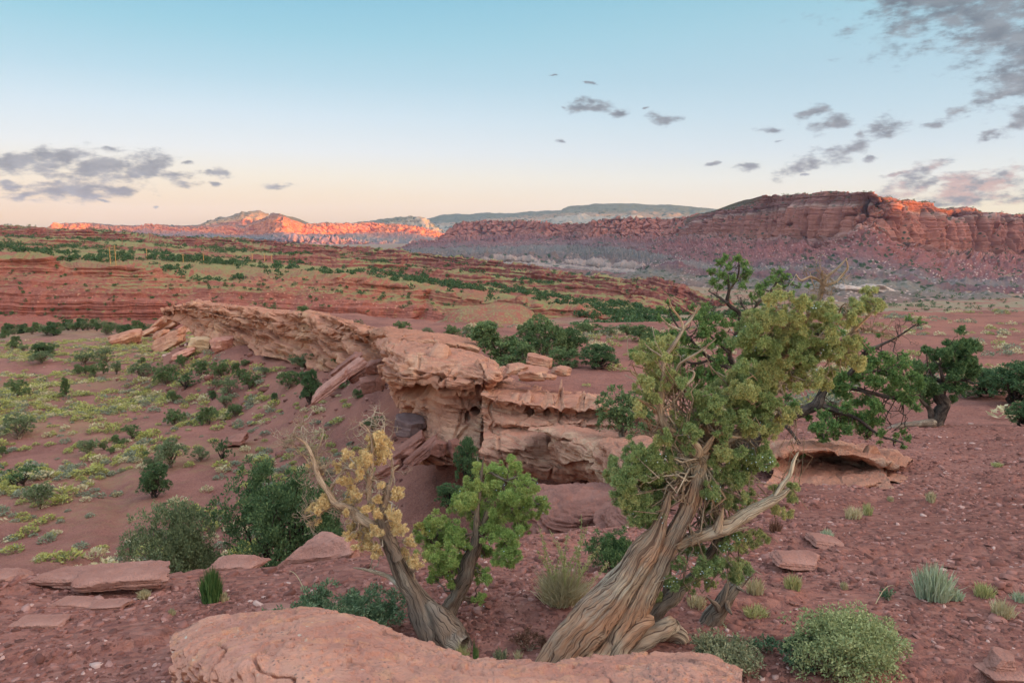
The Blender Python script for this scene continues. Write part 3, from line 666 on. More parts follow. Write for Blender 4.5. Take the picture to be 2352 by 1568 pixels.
def cr_interp(A, n):
    """Catmull-Rom resampling of rows of A (k, ...) to n samples"""
    k = len(A); t = np.linspace(0, k-1, n); i = np.clip(t.astype(int), 0, k-2); f = t-i
    g_ = lambda j: A[np.clip(j, 0, k-1)]
    f = f.reshape(-1, *([1]*(A.ndim-1)))
    p0, p1, p2, p3 = g_(i-1), g_(i), g_(i+1), g_(i+2)
    return .5*((2*p1)+(-p0+p2)*f+(2*p0-5*p1+4*p2-p3)*f*f+(-p0+3*p1-3*p2+p3)*f**3)
def patch(rows, nr, nc, lin=.5):
    """control net rows of (px,py,d) -> dense surface; lin blends smooth with straight spans so that edges stay crisp"""
    A = np.array(rows, float); W = P(A[..., 0], A[..., 1], A[..., 2])
    S = cr_interp(cr_interp(W, nr).swapaxes(0, 1), nc).swapaxes(0, 1)
    def lint(B, n):
        k = len(B); t = np.linspace(0, k-1, n); i = np.clip(t.astype(int), 0, k-2); f = (t-i).reshape(-1, *([1]*(B.ndim-1)))
        return B[i]*(1-f)+B[i+1]*f
    L = lint(lint(W, nr).swapaxes(0, 1), nc).swapaxes(0, 1)
    return S*(1-lin)+L*lin
def origin_to(o, loc):
    loc = Vector(loc); n = len(o.data.vertices); a = np.empty(n*3, np.float32); o.data.vertices.foreach_get('co', a)
    a = a.reshape(-1, 3)-np.array(loc, np.float32); o.data.vertices.foreach_set('co', a.ravel()); o.location = loc
def outward(V):
    N = grid_normals(V); c = V.reshape(-1, 3).mean(0); cam_ = np.array((0, 0, CZ))
    if ((cam_-V)*N).sum() < 0: N = -N
    return N
def outcrop(name, rows, nr, nc, mat, amp=.25, sc=1.0, cav=0.0, strata=.15, sz=.35, seed=0, lin=.5, cavmask=None, holes=(), joints=0.0):
    V = patch(rows, nr, nc, lin)
    N = outward(V)
    q = V/sc
    big = fbm(q*.45, 3, seed+2)
    h = amp*(1.7*big+fbm(q*1.4, 5, seed, gain=.55)*1.5)
    wz = (V[..., 2]+.35*big*sc+.12*V[..., 0])/sz
    st = fbm(np.stack([V[..., 0]/sc*.25, V[..., 1]/sc*.25, wz], -1), 4, seed+7, gain=.62)
    ledge = sstep(st, -.12, .12)-.5
    side = 1-np.abs(N[..., 2])**1.5
    h = h+strata*(ledge*.9+st*1.2)*side
    if joints:
        f1, f2 = worley(V/sc*np.array((.8, .8, .22)), seed+11)
        h = h-joints*sstep(f2-f1, .09, .0)
    if cav:
        wq = q*np.array((1, 1, 1.35))+.3*np.stack([fbm(q*1.6, 2, seed+40), fbm(q*1.6, 2, seed+41), fbm(q*1.6, 2, seed+42)], -1)
        f1, _ = worley(wq*1.05, seed+3); f1b, _ = worley(wq*2.3+5.1, seed+4)
        sel = sstep(fbm(q*.55, 3, seed+5), -.06, .12)
        if cavmask is not None: sel = sel*cavmask(np.linspace(0, 1, nr)[:, None], np.linspace(0, 1, nc)[None, :])
        c1 = sstep(f1, .50, .28)*sel; c2 = sstep(f1b, .48, .28)*sel*sstep(fbm(q*.9, 2, seed+6), -.05, .1)
        h = h-cav*(c1*1.0+c2*.55)*np.clip(side*1.4, 0, 1)
    # hand-placed hollows: (px,py,half w,half h,depth)
    if holes:
        bx, by = project(V)
        wx = bx+5*fbm(q*2.5, 3, seed+50); wy = by+4*fbm(q*2.5, 3, seed+51)
        for (hx, hy, hw, hh, hd) in holes:
            r = np.sqrt(((wx-hx)/hw)**2+((wy-hy)/hh)**2)
            h = h-hd*sstep(r, 1.12, .55)*np.maximum(sstep(side, .45, .8), sstep(-N[..., 2], .1, .4))
    V2 = V+N*h[..., None]
    o = mesh_obj(name, V2.reshape(-1, 3), grid_faces(nr, nc), mat)
    return o, V2

# ---- the great pitted block of the fin (left nose) -----------------------------------------------------------
rows = [
 # back of top -> top edge -> pitted face -> brow -> undercut -> wall -> foot
 [(862,782,42),(900,774,41),(950,786,38),(1010,792,36.5),(1070,806,35.5),(1120,824,34.5),(1150,842,33.5),(1175,862,34)],
 [(868,798,37),(890,783,36),(945,799,33.5),(1010,804,32.5),(1070,818,31.5),(1118,832,30.8),(1144,848,30.2),(1162,868,31)],
 [(874,812,34.6),(888,803,33.4),(938,818,31.2),(1002,826,30.6),(1066,838,30.0),(1112,848,29.4),(1140,858,29.0),(1156,874,30)],
 [(872,845,33.6),(886,843,32.6),(935,848,30.4),(1000,854,29.9),(1062,862,29.4),(1106,868,29.0),(1128,870,28.8),(1146,882,29.8)],
 [(884,868,33.6),(896,872,32.2),(938,880,30.2),(1000,886,29.6),(1056,884,29.4),(1092,886,29.2),(1112,886,29.2),(1136,890,30)],
 [(892,876,34.2),(908,884,32.6),(945,888,30.6),(1004,896,29.9),(1054,898,29.7),(1090,898,29.7),(1110,896,29.8),(1130,898,30.4)],
 [(900,900,36.0),(922,906,34.4),(952,914,32.0),(1006,918,30.4),(1054,920,30.2),(1088,920,30.3),(1108,916,30.4),(1126,916,30.8)],
 [(920,946,36.2),(938,944,34.6),(964,946,32.2),(1010,950,30.6),(1052,950,30.3),(1086,950,30.4),(1106,950,30.2),(1122,950,30.6)],
 [(940,990,34.4),(952,986,32.8),(972,986,31.2),(1012,986,30.2),(1050,984,29.9),(1082,984,30.0),(1104,986,29.8),(1120,990,30.4)],
 [(956,1032,33.6),(964,1032,31.4),(980,1034,30.4),(1010,1032,29.7),(1044,1030,29.4),(1078,1030,29.5),(1102,1034,29.4),(1120,1040,30.0)],
 [(952,1066,32.6),(964,1066,30.8),(982,1068,30.0),(1010,1068,29.4),(1044,1068,29.1),(1078,1068,29.2),(1102,1070,29.2),(1122,1074,29.8)],
]
CAVM = lambda v, u: np.clip(sstep(v, .10, .16)*sstep(v, .50, .38), 0, 1)
holes = [(1030,842,14,7,.8),(1052,850,18,10,.7),(1075,846,16,9,.9),(912,812,4,9,.7),(978,802,12,5,.6),(1000,855,7,8,.6),(965,855,10,6,.5),(1085,872,9,7,.8),(1105,862,7,6,.6),(1118,880,6,5,.6),(1015,866,6,9,.6),(1042,868,5,7,.6),(990,872,6,4,.5),
         (955,902,38,13,1.5),(1030,902,22,8,.7),(1066,902,7,4,.6),(1086,904,7,4,.6),(1100,896,8,10,.8),(1090,942,9,7,.7),(1076,960,6,13,.5),(940,960,16,26,.6)]
o, V1 = outcrop('sandstone_outcrop', rows, 430, 420, m_fin, .17, 1.15, .75, .21, .34, 501, .45, CAVM, [(a,b,c*1.15,d*1.15,e*1.5) for a,b,c,d,e in holes], .16)
origin_to(o, V1.reshape(-1, 3).mean(0)*np.array((1, 1, 0))+np.array((0, 0, -6.6)))
tag(o, 'tall pitted orange sandstone block with hollows under an overhanging brow, heading the ridge', 'rock outcrop')
# ---- right block with the row of caves and the bare flat top ----------------------------------------------------
rows = [
 [(1140,868,36),(1200,862,39),(1260,862,41),(1320,866,42),(1380,874,42),(1440,884,40),(1500,898,36),(1560,912,33)],
 [(1118,880,31.5),(1170,882,33),(1240,884,34.5),(1310,886,35),(1370,890,35),(1430,898,33.5),(1490,914,30),(1560,930,27)],
 [(1108,894,29),(1150,904,29),(1220,912,29),(1290,916,29),(1350,920,28.5),(1410,926,27.5),(1480,938,25),(1560,952,23)],
 [(1104,906,28.5),(1145,918,28.2),(1215,930,27.8),(1290,934,27.4),(1350,936,27),(1410,940,26),(1480,950,24),(1560,964,22)],
 [(1106,930,28.8),(1146,942,28.8),(1215,950,28.3),(1290,952,28),(1350,954,27.6),(1405,956,26.6),(1476,962,24.4),(1560,974,22)],
 [(1108,964,28.6),(1148,970,28.2),(1215,976,27.6),(1290,976,27.2),(1345,972,26.8),(1396,972,26.2),(1470,974,24.2),(1560,984,22)],
 [(1110,986,28.6),(1150,984,28.4),(1215,986,27.8),(1262,986,27.4),(1330,980,27),(1386,980,26.4),(1462,984,24.4),(1560,994,22)],
 [(1110,1006,27.6),(1150,1002,27.2),(1205,1000,26.8),(1236,1002,26.8),(1300,996,26.6),(1376,990,26.2),(1460,996,24.2),(1560,1006,22)],
 [(1108,1034,27.2),(1150,1030,26.6),(1205,1030,26.2),(1240,1034,26.4),(1300,1034,26),(1376,1034,25),(1460,1034,23.8),(1560,1040,22)],
 [(1108,1066,27.2),(1150,1064,26.8),(1205,1070,26.4),(1250,1080,26),(1306,1084,25.2),(1376,1084,24.4),(1460,1076,23.4),(1560,1080,22)],
 [(1106,1080,27.6),(1150,1082,27.4),(1205,1090,27.2),(1250,1098,26.8),(1306,1104,26),(1376,1110,25),(1460,1110,23.6),(1560,1110,22)],
]
CAVM = lambda v, u: sstep(v, .28, .34)*sstep(v, .62, .55)
holes = [(1175,922,12,6,.8),(1202,926,16,6,.8),(1254,920,14,5,.8),(1282,924,8,5,.8),(1330,924,7,6,.7),(1368,920,11,6,.9),(1398,920,16,5,.9),(1215,958,12,16,.9),(1256,952,8,9,.7),(1280,944,6,6,.7),(1350,952,22,18,.8),(1300,970,40,4,.9),(1240,962,5,6,.5),(1192,968,4,6,.5)]
o, V1 = outcrop('sandstone_outcrop', rows, 330, 420, m_fin, .14, 1.1, .3, .21, .32, 531, .5, CAVM, [(a,b+(13 if b < 930 else 0),c*1.1,d*1.1,e*.7) for a,b,c,d,e in holes], .14)
origin_to(o, V1.reshape(-1, 3).mean(0)*np.array((1, 1, 0))+np.array((0, 0, -6.6)))
tag(o, 'long flat-topped sandstone block with a row of small dark caves under its rim', 'rock outcrop')
# ---- overhanging ledge nearer, below right ------------------------------------------------------------------------
rows = [
 [(1216,982,26.5),(1290,976,27),(1360,984,26.5),(1430,996,25),(1520,1000,22),(1640,1000,19),(1760,1010,16.5)],
 [(1212,985,25.6),(1284,984,25.2),(1344,992,24.4),(1404,1006,22.6),(1490,1016,20),(1620,1030,16.5),(1760,1050,13.5)],
 [(1240,992,25.2),(1290,996,24),(1345,1004,23),(1400,1014,21.6),(1470,1034,18.6),(1580,1066,14.6),(1740,1090,12)],
 [(1262,1004,25),(1296,1012,23.6),(1345,1020,22.5),(1394,1028,21),(1462,1054,17.8),(1560,1090,13.8),(1720,1120,11.4)],
 [(1262,1024,25.2),(1290,1034,23.8),(1340,1044,22.4),(1388,1052,20.8),(1450,1074,17.8),(1540,1112,13.6),(1690,1150,11)],
 [(1268,1050,25.6),(1292,1064,24),(1340,1072,22.6),(1386,1080,20.9),(1440,1092,18),(1530,1136,13.6),(1680,1180,10.6)],
 [(1290,1064,26.2),(1310,1078,25),(1344,1090,23.6),(1380,1096,21.4),(1432,1106,18.2),(1524,1156,13.5),(1680,1210,10.3)],
 [(1330,1094,27),(1340,1100,25.6),(1360,1110,24),(1386,1116,21.8),(1430,1122,18.4),(1520,1180,13.3),(1680,1240,10)],
]
holes = [(1326,1006,9,5,.6),(1344,1010,6,4,.5),(1386,1016,10,14,.7),(1362,1052,8,4,.4),(1330,1068,30,8,.5),(1300,1010,14,4,.5)]
o, V1 = outcrop('sandstone_outcrop', rows, 240, 380, m_fin, .10, .8, .10, .09, .22, 561, .4, lambda v, u: sstep(u, .55, .4), holes, .05)
origin_to(o, V1.reshape(-1, 3).mean(0)*np.array((1, 1, 0))+np.array((0, 0, -5.5)))
tag(o, 'smooth sandstone ledge jutting over a dark hollow behind the big juniper', 'rock outcrop')
# ---- rounded lower blocks in front of the hollow ---------------------------------------------------------------------
def block(rows, nr, nc, mat, label, seed, amp=.12, sc=.8, strata=.14, sz=.25, joints=.05, name='boulder', cat='boulder', cav=0):
    o, V1 = outcrop(name, rows, nr, nc, mat, amp, sc, cav, strata, sz, seed, .3, None, (), joints)
    c = V1.reshape(-1, 3); origin_to(o, (c[:, 0].mean(), c[:, 1].mean(), c[:, 2].min()))
    return tag(o, label, cat)
block([
 [(1196,1120,21),(1240,1112,21.5),(1300,1112,21.5),(1370,1112,20.5),(1440,1120,19)],
 [(1192,1136,17.6),(1240,1124,17.8),(1300,1122,17.6),(1376,1122,17.2),(1440,1130,16.4)],
 [(1190,1170,16.4),(1240,1164,15.8),(1304,1162,15.4),(1376,1160,15.2),(1430,1164,15.6)],
 [(1192,1210,16),(1240,1214,15.2),(1304,1214,14.9),(1366,1210,15),(1412,1206,15.6)],
 [(1196,1260,16),(1240,1262,15.4),(1300,1262,15.2),(1356,1256,15.4),(1396,1246,15.8)],
 [(1200,1320,16.4),(1240,1330,16),(1300,1330,15.9),(1356,1320,16),(1396,1310,16.4)]], 170, 190, m_low, 'dark red rounded sandstone block below the hollow, behind the tall dry weed', 601, name='sandstone_outcrop', cat='rock outcrop')
block([
 [(1366,1160,16),(1410,1140,16),(1460,1130,15.6),(1530,1140,14.6),(1600,1160,13)],
 [(1364,1180,14.4),(1410,1164,13.8),(1460,1156,13.4),(1530,1164,12.6),(1600,1180,11.8)],
 [(1368,1214,14),(1412,1206,13.2),(1460,1200,12.8),(1530,1206,12),(1600,1214,11.4)],
 [(1372,1250,14),(1412,1246,13.4),(1460,1242,13),(1530,1246,12.4),(1600,1250,11.6)],
 [(1372,1300,14.4),(1412,1300,13.8),(1460,1300,13.4),(1530,1300,12.8),(1600,1300,12)]], 130, 150, m_low, 'rounded red sandstone block half hidden by the big juniper trunk', 611, name='sandstone_outcrop', cat='rock outcrop')
# ---- back ledge of the fin above the pitted block and the far ridge -------------------------------------------------------
rows = [
 [(838,760,60),(880,752,58),(940,758,54),(1010,764,50),(1080,776,47),(1110,790,45)],
 [(858,768,52),(884,757,47),(940,766,45),(1010,774,43.5),(1070,788,42),(1102,798,41)],
 [(868,778,48.5),(884,770,44),(930,778,42),(1010,786,41),(1064,796,40),(1100,804,39.6)],
 [(856,790,48),(880,786,44),(930,790,42.2),(1000,796,41.4),(1060,802,40.4),(1100,810,39.8)],
 [(860,802,48.6),(884,800,45),(930,800,43),(1000,806,42),(1060,812,41),(1100,820,40)]]
o, V1 = outcrop('sandstone_outcrop', rows, 130, 260, m_rdg2, .16, 1.3, .25, .16, .4, 621, .5, None, [(880,775,14,6,.7),(905,782,9,4,.6)], .1)
origin_to(o, V1.reshape(-1, 3).mean(0)*np.array((1, 1, 0))+np.array((0, 0, -6)))
tag(o, 'thin pale ledge of sandstone running back above the pitted block', 'rock outcrop')
# the long ridge going away to the left: top, layered cliff, foot
_rt = [(372,716,99),(392,706,98),(420,700,97),(445,690,96),(470,694,94),(510,700,91),(560,704,87),(610,712,82),(660,716,78),(700,716,75),(740,722,71),(780,736,66),(820,748,61),(860,758,56),(900,768,52)]
_rf = [(372,722),(392,716),(420,716),(445,724),(470,734),(510,744),(560,752),(610,758),(660,764),(700,780),(740,782),(780,782),(820,784),(860,794),(900,800)]
rows = []
for k, (dy, fy, dd) in enumerate([(-3,0,9),(0,0,3.5),(0,.06,.6),(0,.3,.0),(0,.5,.6),(0,.62,-.2),(0,.85,.5),(0,1.0,.9),(0,1.3,.6),(0,2.2,-1.0)]):
    rows.append([(a[0]+(12 if k == 0 else 0), a[1]+(f[1]-a[1])*fy+dy*1.0+(6 if fy > 2 else 0), a[2]+dd) for a, f in zip(_rt, _rf)])
o, V1 = outcrop('sandstone_outcrop', rows, 150, 700, m_rdg2, .26, 2.2, .2, .8, .8, 641, .55, lambda v, u: sstep(v, .2, .3)+0*u, (), .5)
origin_to(o, V1.reshape(-1, 3).mean(0)*np.array((1, 1, 0))+np.array((0, 0, -13)))
tag(o, 'long layered sandstone ridge crest receding to the left above a red talus slope', 'rock outcrop')
ridge_obj = o

# ---- loose boulders and slabs ---------------------------------------------------------------------------------------------
def boulder_mesh(seed, n=26, ang=.5, flat=1.0, rough=.10):
    """angular block: rounded box cut by random planes, with broken detail"""
    rg = np.random.default_rng(seed)
    u = np.linspace(0, 2*np.pi, 2*n, endpoint=False); v = np.linspace(0.02, np.pi-.02, n)
    D = np.stack([np.sin(v)[:, None]*np.cos(u)[None], np.sin(v)[:, None]*np.sin(u)[None], np.cos(v)[:, None]+0*u[None]], -1)
    r = np.full(D.shape[:2], 1.25)
    pl = rg.normal(size=(11, 3)); pl[:6] = [(1,0,0),(-1,0,0),(0,1,0),(0,-1,0),(0,0,1),(0,0,-1)]; pl[:6] += rg.normal(size=(6, 3))*.16
    pl /= np.linalg.norm(pl, axis=1, keepdims=True); dd = rg.uniform(.62, .95, 11); dd[6:] = rg.uniform(.66, .98, 5)
    for a, d in zip(pl, dd):
        c = D@a; r = np.where(c > 1e-3, np.minimum(r, d/np.maximum(c, 1e-3)), r)
    V = D*r[..., None]
    V = V*(1+rough*fbm(D*2.2+seed, 4, seed)[..., None])
    st = fbm(np.stack([V[..., 0]*.5, V[..., 1]*.5, V[..., 2]*5], -1)+seed, 3, seed+1)
    V[..., :2] *= 1+.16*st[..., None]*(1-np.abs(D[..., 2:]))
    V[..., 2] *= flat
    top = V[0].mean(0); bot = V[-1].mean(0)
    Vf = np.concatenate([V.reshape(-1, 3), [top, bot]]); m = 2*n; F = grid_faces(n, m, True).tolist()
    k = len(Vf)-2
    F += [[k, (j+1) % m, j, k] for j in range(0)]
    T = [[k, j, (j+1) % m] for j in range(m)]+[[k+1, (n-1)*m+(j+1) % m, (n-1)*m+j] for j in range(m)]
    return Vf, np.array(F), np.array(T)
def boulder(px, py, wpx, hpx, mat, label, seed, tilt=(0, 0, 0), flat=1.0, depth=1.0, name='boulder', cat='boulder', group=None, d=None, sink=.18, n=26, rough=.10):
    """boulder whose foot stands at a pixel; width and height given as seen in the picture"""
    p = PV(px, py, d) if d else hit(px, py)
    if p is None: return None
    dist = math.hypot(p.x, p.y); w = wpx*dist/FPX/2; h = hpx*dist/FPX/2
    V, F, T = boulder_mesh(seed, n, rough=rough)
    V = V/np.array([np.ptp(V[:, 0])/2, np.ptp(V[:, 1])/2, np.ptp(V[:, 2])/2])
    V = V*np.array((w, w*depth, h))
    from mathutils import Euler
    nn = fbm(V/w*1.7+seed*3.1, 4, seed+9, gain=.6)
    rim = fbm(V/w*np.array((2.2, 2.2, 2.2))+seed, 4, seed+19, gain=.6)
    V[:, :2] *= 1+.16*rim[:, None]; V[:, 2] += .10*w*nn*min(1.0, 2.2*h/w)+.03*w*fbm(V/w*6.0, 3, seed+29)
    M = np.array(Euler([R_(a) for a in tilt]).to_matrix()); V = V@M.T
    V[:, 2] -= V[:, 2].min()+sink*h*2
    Fq = np.concatenate([F, np.concatenate([T, T[:, -1:]], 1)]) if False else F
    me_v = V
    o = bpy.data.objects.new(name, bpy.data.meshes.new(name)); 
    o.data.from_pydata(me_v.tolist(), [], F.tolist()+T.tolist()); o.data.polygons.foreach_set('use_smooth', np.ones(len(o.data.polygons), bool)); o.data.update()
    o.data.set_sharp_from_angle(angle=R_(38))
    o.data.materials.append(mat); col.objects.link(o); o.location = p
    return tag(o, label, cat, group)

# slabs and blocks piled under the nose
boulder(935,1000,72,52,m_grey,'grey varnished boulder under the overhanging nose of the pitted block',11,(0,8,20),d=31.5,sink=.05)
boulder(940,1056,92,30,m_low,'red slab leaning up under the grey varnished boulder',12,(0,-34,10),d=30.0,sink=0)
boulder(975,1062,100,26,m_low,'long dark red slab tilted against the foot of the pitted block',13,(0,-40,0),d=29.2,sink=0)
boulder(915,1064,70,34,m_low,'blocky red slab at the left of the leaning slabs',14,(6,-22,30),d=30.4,sink=0)
boulder(1010,1050,44,42,m_low,'square red block standing at the foot of the pitted wall',15,(0,4,12),d=28.6,sink=0)
boulder(1046,1052,36,46,m_low,'upright cracked red block beside the square block',16,(0,-8,30),d=28.6,sink=0)
boulder(1015,1074,40,16,m_low,'small red block fallen below the square block',17,(0,10,12))
boulder(895,1090,70,30,m_low,'dark red slab lying lowest under the leaning slabs',18,(0,-30,0),d=29.4,sink=.1)
# tilted slabs left of the nose
for i, (x, y, w, h, t, dd, lab) in enumerate([(760,926,120,20,-36,40,'long thin slab sliding down the talus left of the pitted block'),(800,900,120,24,-34,41,'broad tilted slab above the long thin slab'),(836,878,90,28,-30,41,'tilted slab just under the back of the nose'),
      (800,868,96,16,-38,44,'narrow slab edge highest on the talus'),(858,902,60,40,-16,38,'broken block between the tilted slabs and the nose'),(862,862,50,36,-10,38,'layered red block under the thin pale ledge')]):
    boulder(x, y, w, h, m_slab if i < 2 else m_low, lab, 30+i, (0, t, 12), d=dd, sink=.0, depth=.8, name='rock_slab', cat='rock slab')
# boulders at the end of the ridge
for i, (x, y, w, h, t, mat, lab) in enumerate([(462,806,48,36,6,m_pale,'pale tan boulder on the red talus at the end of the ridge'),(510,804,52,34,-8,m_pink,'pink boulder right beside the pale tan boulder'),(484,778,34,20,0,m_pink,'pink boulder behind the pale tan boulder'),
      (292,790,64,30,-14,m_rdg2,'layered orange boulder at the lowest left end of the ridge'),(392,806,76,32,-26,m_rdg2,'long tilted orange slab left of the pale tan boulder'),(440,762,60,14,-4,m_rdg2,'flat orange slab perched at the ridge end'),
      (424,824,52,16,-20,m_pink,'low pink slab below the long tilted orange slab'),(266,786,24,18,-12,m_rdg2,'small dark broken rock left of the layered orange boulder'),(340,770,40,12,-18,m_rdg2,'thin slab above the layered orange boulder'),(370,778,34,14,-24,m_rdg2,'tilted slab uphill of the long orange slab')]):
    boulder(x, y, w, h, mat, lab, 50+i, (0, t, 10), name='boulder' if h > 18 else 'rock_slab', cat='boulder' if h > 18 else 'rock slab')
for i, (x, y) in enumerate([(400,748),(415,742),(388,752),(430,738),(376,760),(440,748),(362,764),(452,756),(408,758),(425,764)]):
    boulder(x, y+rng.uniform(-3, 3), rng.uniform(40, 70), rng.uniform(8, 13), m_rdg2, 'thin tilted slab among the fallen slabs under the ridge end', 70+i, (0, rng.uniform(-46, -28), rng.uniform(-20, 20)), name='rock_slab', cat='rock slab', group='fallen slabs under the ridge end', n=14)
for i in range(36):
    x = rng.uniform(480, 860); y = np.interp(x, [480,600,700,860], [752,772,792,812])+rng.uniform(2, 22)
    boulder(x, y, rng.uniform(8, 24), rng.uniform(5, 13), m_rdg2 if i % 3 else m_pink, 'broken sandstone block on the red slope below the long ridge', 90+i, (rng.uniform(-20, 20), rng.uniform(-25, 25), rng.uniform(0, 180)), cat='boulder', group='broken blocks below the ridge', n=9)
# blocks on top of the fin
boulder(1222,874,86,34,m_fin,'wide pitted slab block on the bare flat top of the fin',130,(0,4,8),d=31,sink=.05)
boulder(1240,852,62,26,m_fin,'rounded pink block perched behind the wide slab block',131,(0,10,0),d=33,sink=-.3)
boulder(1184,858,56,24,m_fin,'layered low block at the left of the wide slab block',132,(0,0,20),d=31,sink=.05)
boulder(1262,872,34,15,m_fin,'small upright stone right of the wide slab block',133,(0,14,30),d=30.5,sink=.1)
boulder(1288,864,48,22,m_fin,'overhanging flat stone at the right end of the row on the fin',134,(0,6,0),d=31,sink=-.05)
# pale blocks on the far side of the plateau
for i, (x, y, w, h, lab) in enumerate([(1345,756,40,18,'pale square block behind the junipers on the plateau'),(1385,764,30,14,'pinkish block right of the pale square block'),(1412,768,34,16,'grey-pink block in line behind the junipers'),(1310,760,30,14,'small red block left of the pale square block')]):
    boulder(x, y, w, h, m_pale if i == 0 else m_pink, lab, 140+i, (0, 6, 15), d=72)
# big tilted boulder behind the bench edge, middle left
boulder(735,1316,196,70,m_slab,'large pink tilted boulder lying behind the edge of the shale bench',150,(4,-14,-8),d=6.7,sink=.08,depth=.7,n=60,rough=.07)
boulder(815,1300,90,42,m_low,'dark red rock tucked under the right of the large tilted boulder',151,(0,20,0),d=7.0,sink=.1,n=30)
boulder(541,1022,60,22,m_low,'flat dark red rock lying alone on the valley slope beside a juniper',152,(0,-16,0))
# ---- foreground: big smooth boulder at the bottom edge
FR = [
 [(400,1480,3.4),(480,1440,3.45),(600,1424,3.5),(760,1420,3.55),(880,1440,3.5),(1000,1490,3.4),(1100,1530,3.25),(1240,1516,3.2),(1400,1524,3.15),(1540,1520,3.15),(1620,1526,3.1),(1700,1560,3.0)],
 [(396,1492,3.2),(476,1446,3.25),(600,1426,3.3),(760,1424,3.34),(880,1446,3.3),(1000,1496,3.2),(1100,1532,3.05),(1240,1526,3.0),(1400,1534,2.95),(1540,1532,2.95),(1620,1540,2.9),(1700,1570,2.8)],
 [(394,1504,3.0),(470,1462,3.0),(600,1452,3.0),(760,1456,3.0),(880,1480,2.95),(1000,1518,2.9),(1100,1548,2.8),(1240,1546,2.75),(1400,1550,2.72),(1540,1550,2.72),(1620,1560,2.7),(1700,1590,2.6)],
 [(394,1516,2.86),(462,1492,2.8),(600,1494,2.75),(760,1504,2.7),(880,1526,2.65),(1000,1556,2.6),(1100,1580,2.55),(1240,1584,2.5),(1400,1584,2.5),(1540,1588,2.5),(1620,1600,2.5),(1700,1620,2.45)],
 [(396,1560,2.8),(470,1550,2.65),(600,1560,2.5),(760,1570,2.4),(880,1590,2.38),(1000,1610,2.35),(1100,1630,2.3),(1240,1640,2.26),(1400,1640,2.25),(1540,1640,2.26),(1620,1650,2.3),(1700,1660,2.3)],
 [(396,1640,2.85),(480,1660,2.6),(600,1680,2.35),(760,1690,2.2),(880,1700,2.15),(1000,1710,2.1),(1100,1720,2.05),(1240,1720,2.0),(1400,1720,2.0),(1540,1720,2.05),(1620,1720,2.1),(1700,1720,2.15)],
 [(400,1720,2.9),(490,1760,2.6),(600,1800,2.3),(760,1810,2.1),(880,1810,2.05),(1000,1810,2.0),(1100,1820,1.95),(1240,1820,1.9),(1400,1820,1.9),(1540,1820,1.95),(1620,1820,2.0),(1700,1820,2.1)]]
V = patch(FR, 300, 620, .12)
N = outward(V)
q = V/.30
wx, wy = project(V)
h = .024*fbm(q*.7, 4, 701)+.016*fbm(q*3.5, 5, 702, gain=.62)
pit = worley(V/.045+.3*fbm(V/.05, 2, 703)[..., None], 704)[0]
h -= .016*sstep(pit, .45, .2)*sstep(fbm(q*.9, 3, 705), -.05, .10)
crk = fbm(np.stack([V[..., 0]*1.1+.3*fbm(V*2.2, 2, 708), V[..., 1]*1.6, V[..., 2]*2.5], -1), 3, 709)
h -= .030*sstep(np.abs(crk), .016, .0)
tn = fbm(q*.55+2.2, 5, 713, gain=.58)
for lv in (-.16, -.04, .08, .20): h += .011*sstep(tn, lv, lv+.018)
lay = fbm(np.stack([V[..., 0]*1.5, V[..., 1]*1.5, V[..., 2]*14+.8*fbm(V*3, 2, 711)], -1), 4, 712)
h += .016*(sstep(lay, -.02, .05)-.5)*sstep(wy, 1470, 1530)
h += .012*(sstep(fbm(np.stack([V[..., 0]*3, V[..., 1]*1.2, V[..., 2]*9], -1), 4, 706), .02, .06)-.5)*sstep(wx, 760, 600)
V2 = V+N*h[..., None]
m, g, b = material('foreground_sandstone', .9, .1)
p = g.obj()
n1 = g.noise(p, 2.2, 6, .62); n2 = g.noise(p, 11, 5, .66); n3 = g.noise(p, 55, 4, .7)
c = g.mix(g.step(n1, .35, .65), srgb(180,124,106), srgb(200,144,122))
c = g.mix(g.m('MULTIPLY', g.step(n2, .5, .7), .6), c, srgb(212, 152, 114))
c = g.mix(g.m('MULTIPLY', g.step(g.noise(p, 5, 5, .7), .56, .7), .5), c, srgb(206, 148, 132))
c = g.mix(g.m('MULTIPLY', g.step(n3, .55, .68), .45), c, srgb(146, 92, 78))
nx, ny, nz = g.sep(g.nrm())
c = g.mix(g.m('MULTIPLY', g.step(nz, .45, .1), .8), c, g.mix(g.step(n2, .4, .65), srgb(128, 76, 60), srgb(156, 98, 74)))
c = g.mix(g.m('MULTIPLY', g.step(g.noise(p, 3.1, 4, .7, .6), .60, .7), .6), c, srgb(104, 74, 66))
c = g.mix(g.m('MULTIPLY', g.m('MULTIPLY', g.step(g.voro(p, 42), .30, .16), g.step(g.noise(p, 3.7, 3), .5, .6)), .7), c, srgb(112, 92, 84))
c = g.mix(g.m('MULTIPLY', g.m('MULTIPLY', g.step(g.voro(p, 19), .2, .1), g.step(g.noise(p, 2.7, 3), .55, .62)), .8), c, srgb(196, 190, 172))
g.l.new(c, b.inputs['Base Color'])
g.l.new(g.bump(g.m('ADD', g.m('MULTIPLY', n2, 1.3), g.m('MULTIPLY', n3, .8)), .9, .025), b.inputs['Normal'])
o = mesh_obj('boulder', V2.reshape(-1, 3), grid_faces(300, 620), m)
origin_to(o, (-.3, 2.6, .2))
tag(o, 'huge smooth pink-orange sandstone boulder filling the bottom foreground', 'boulder')
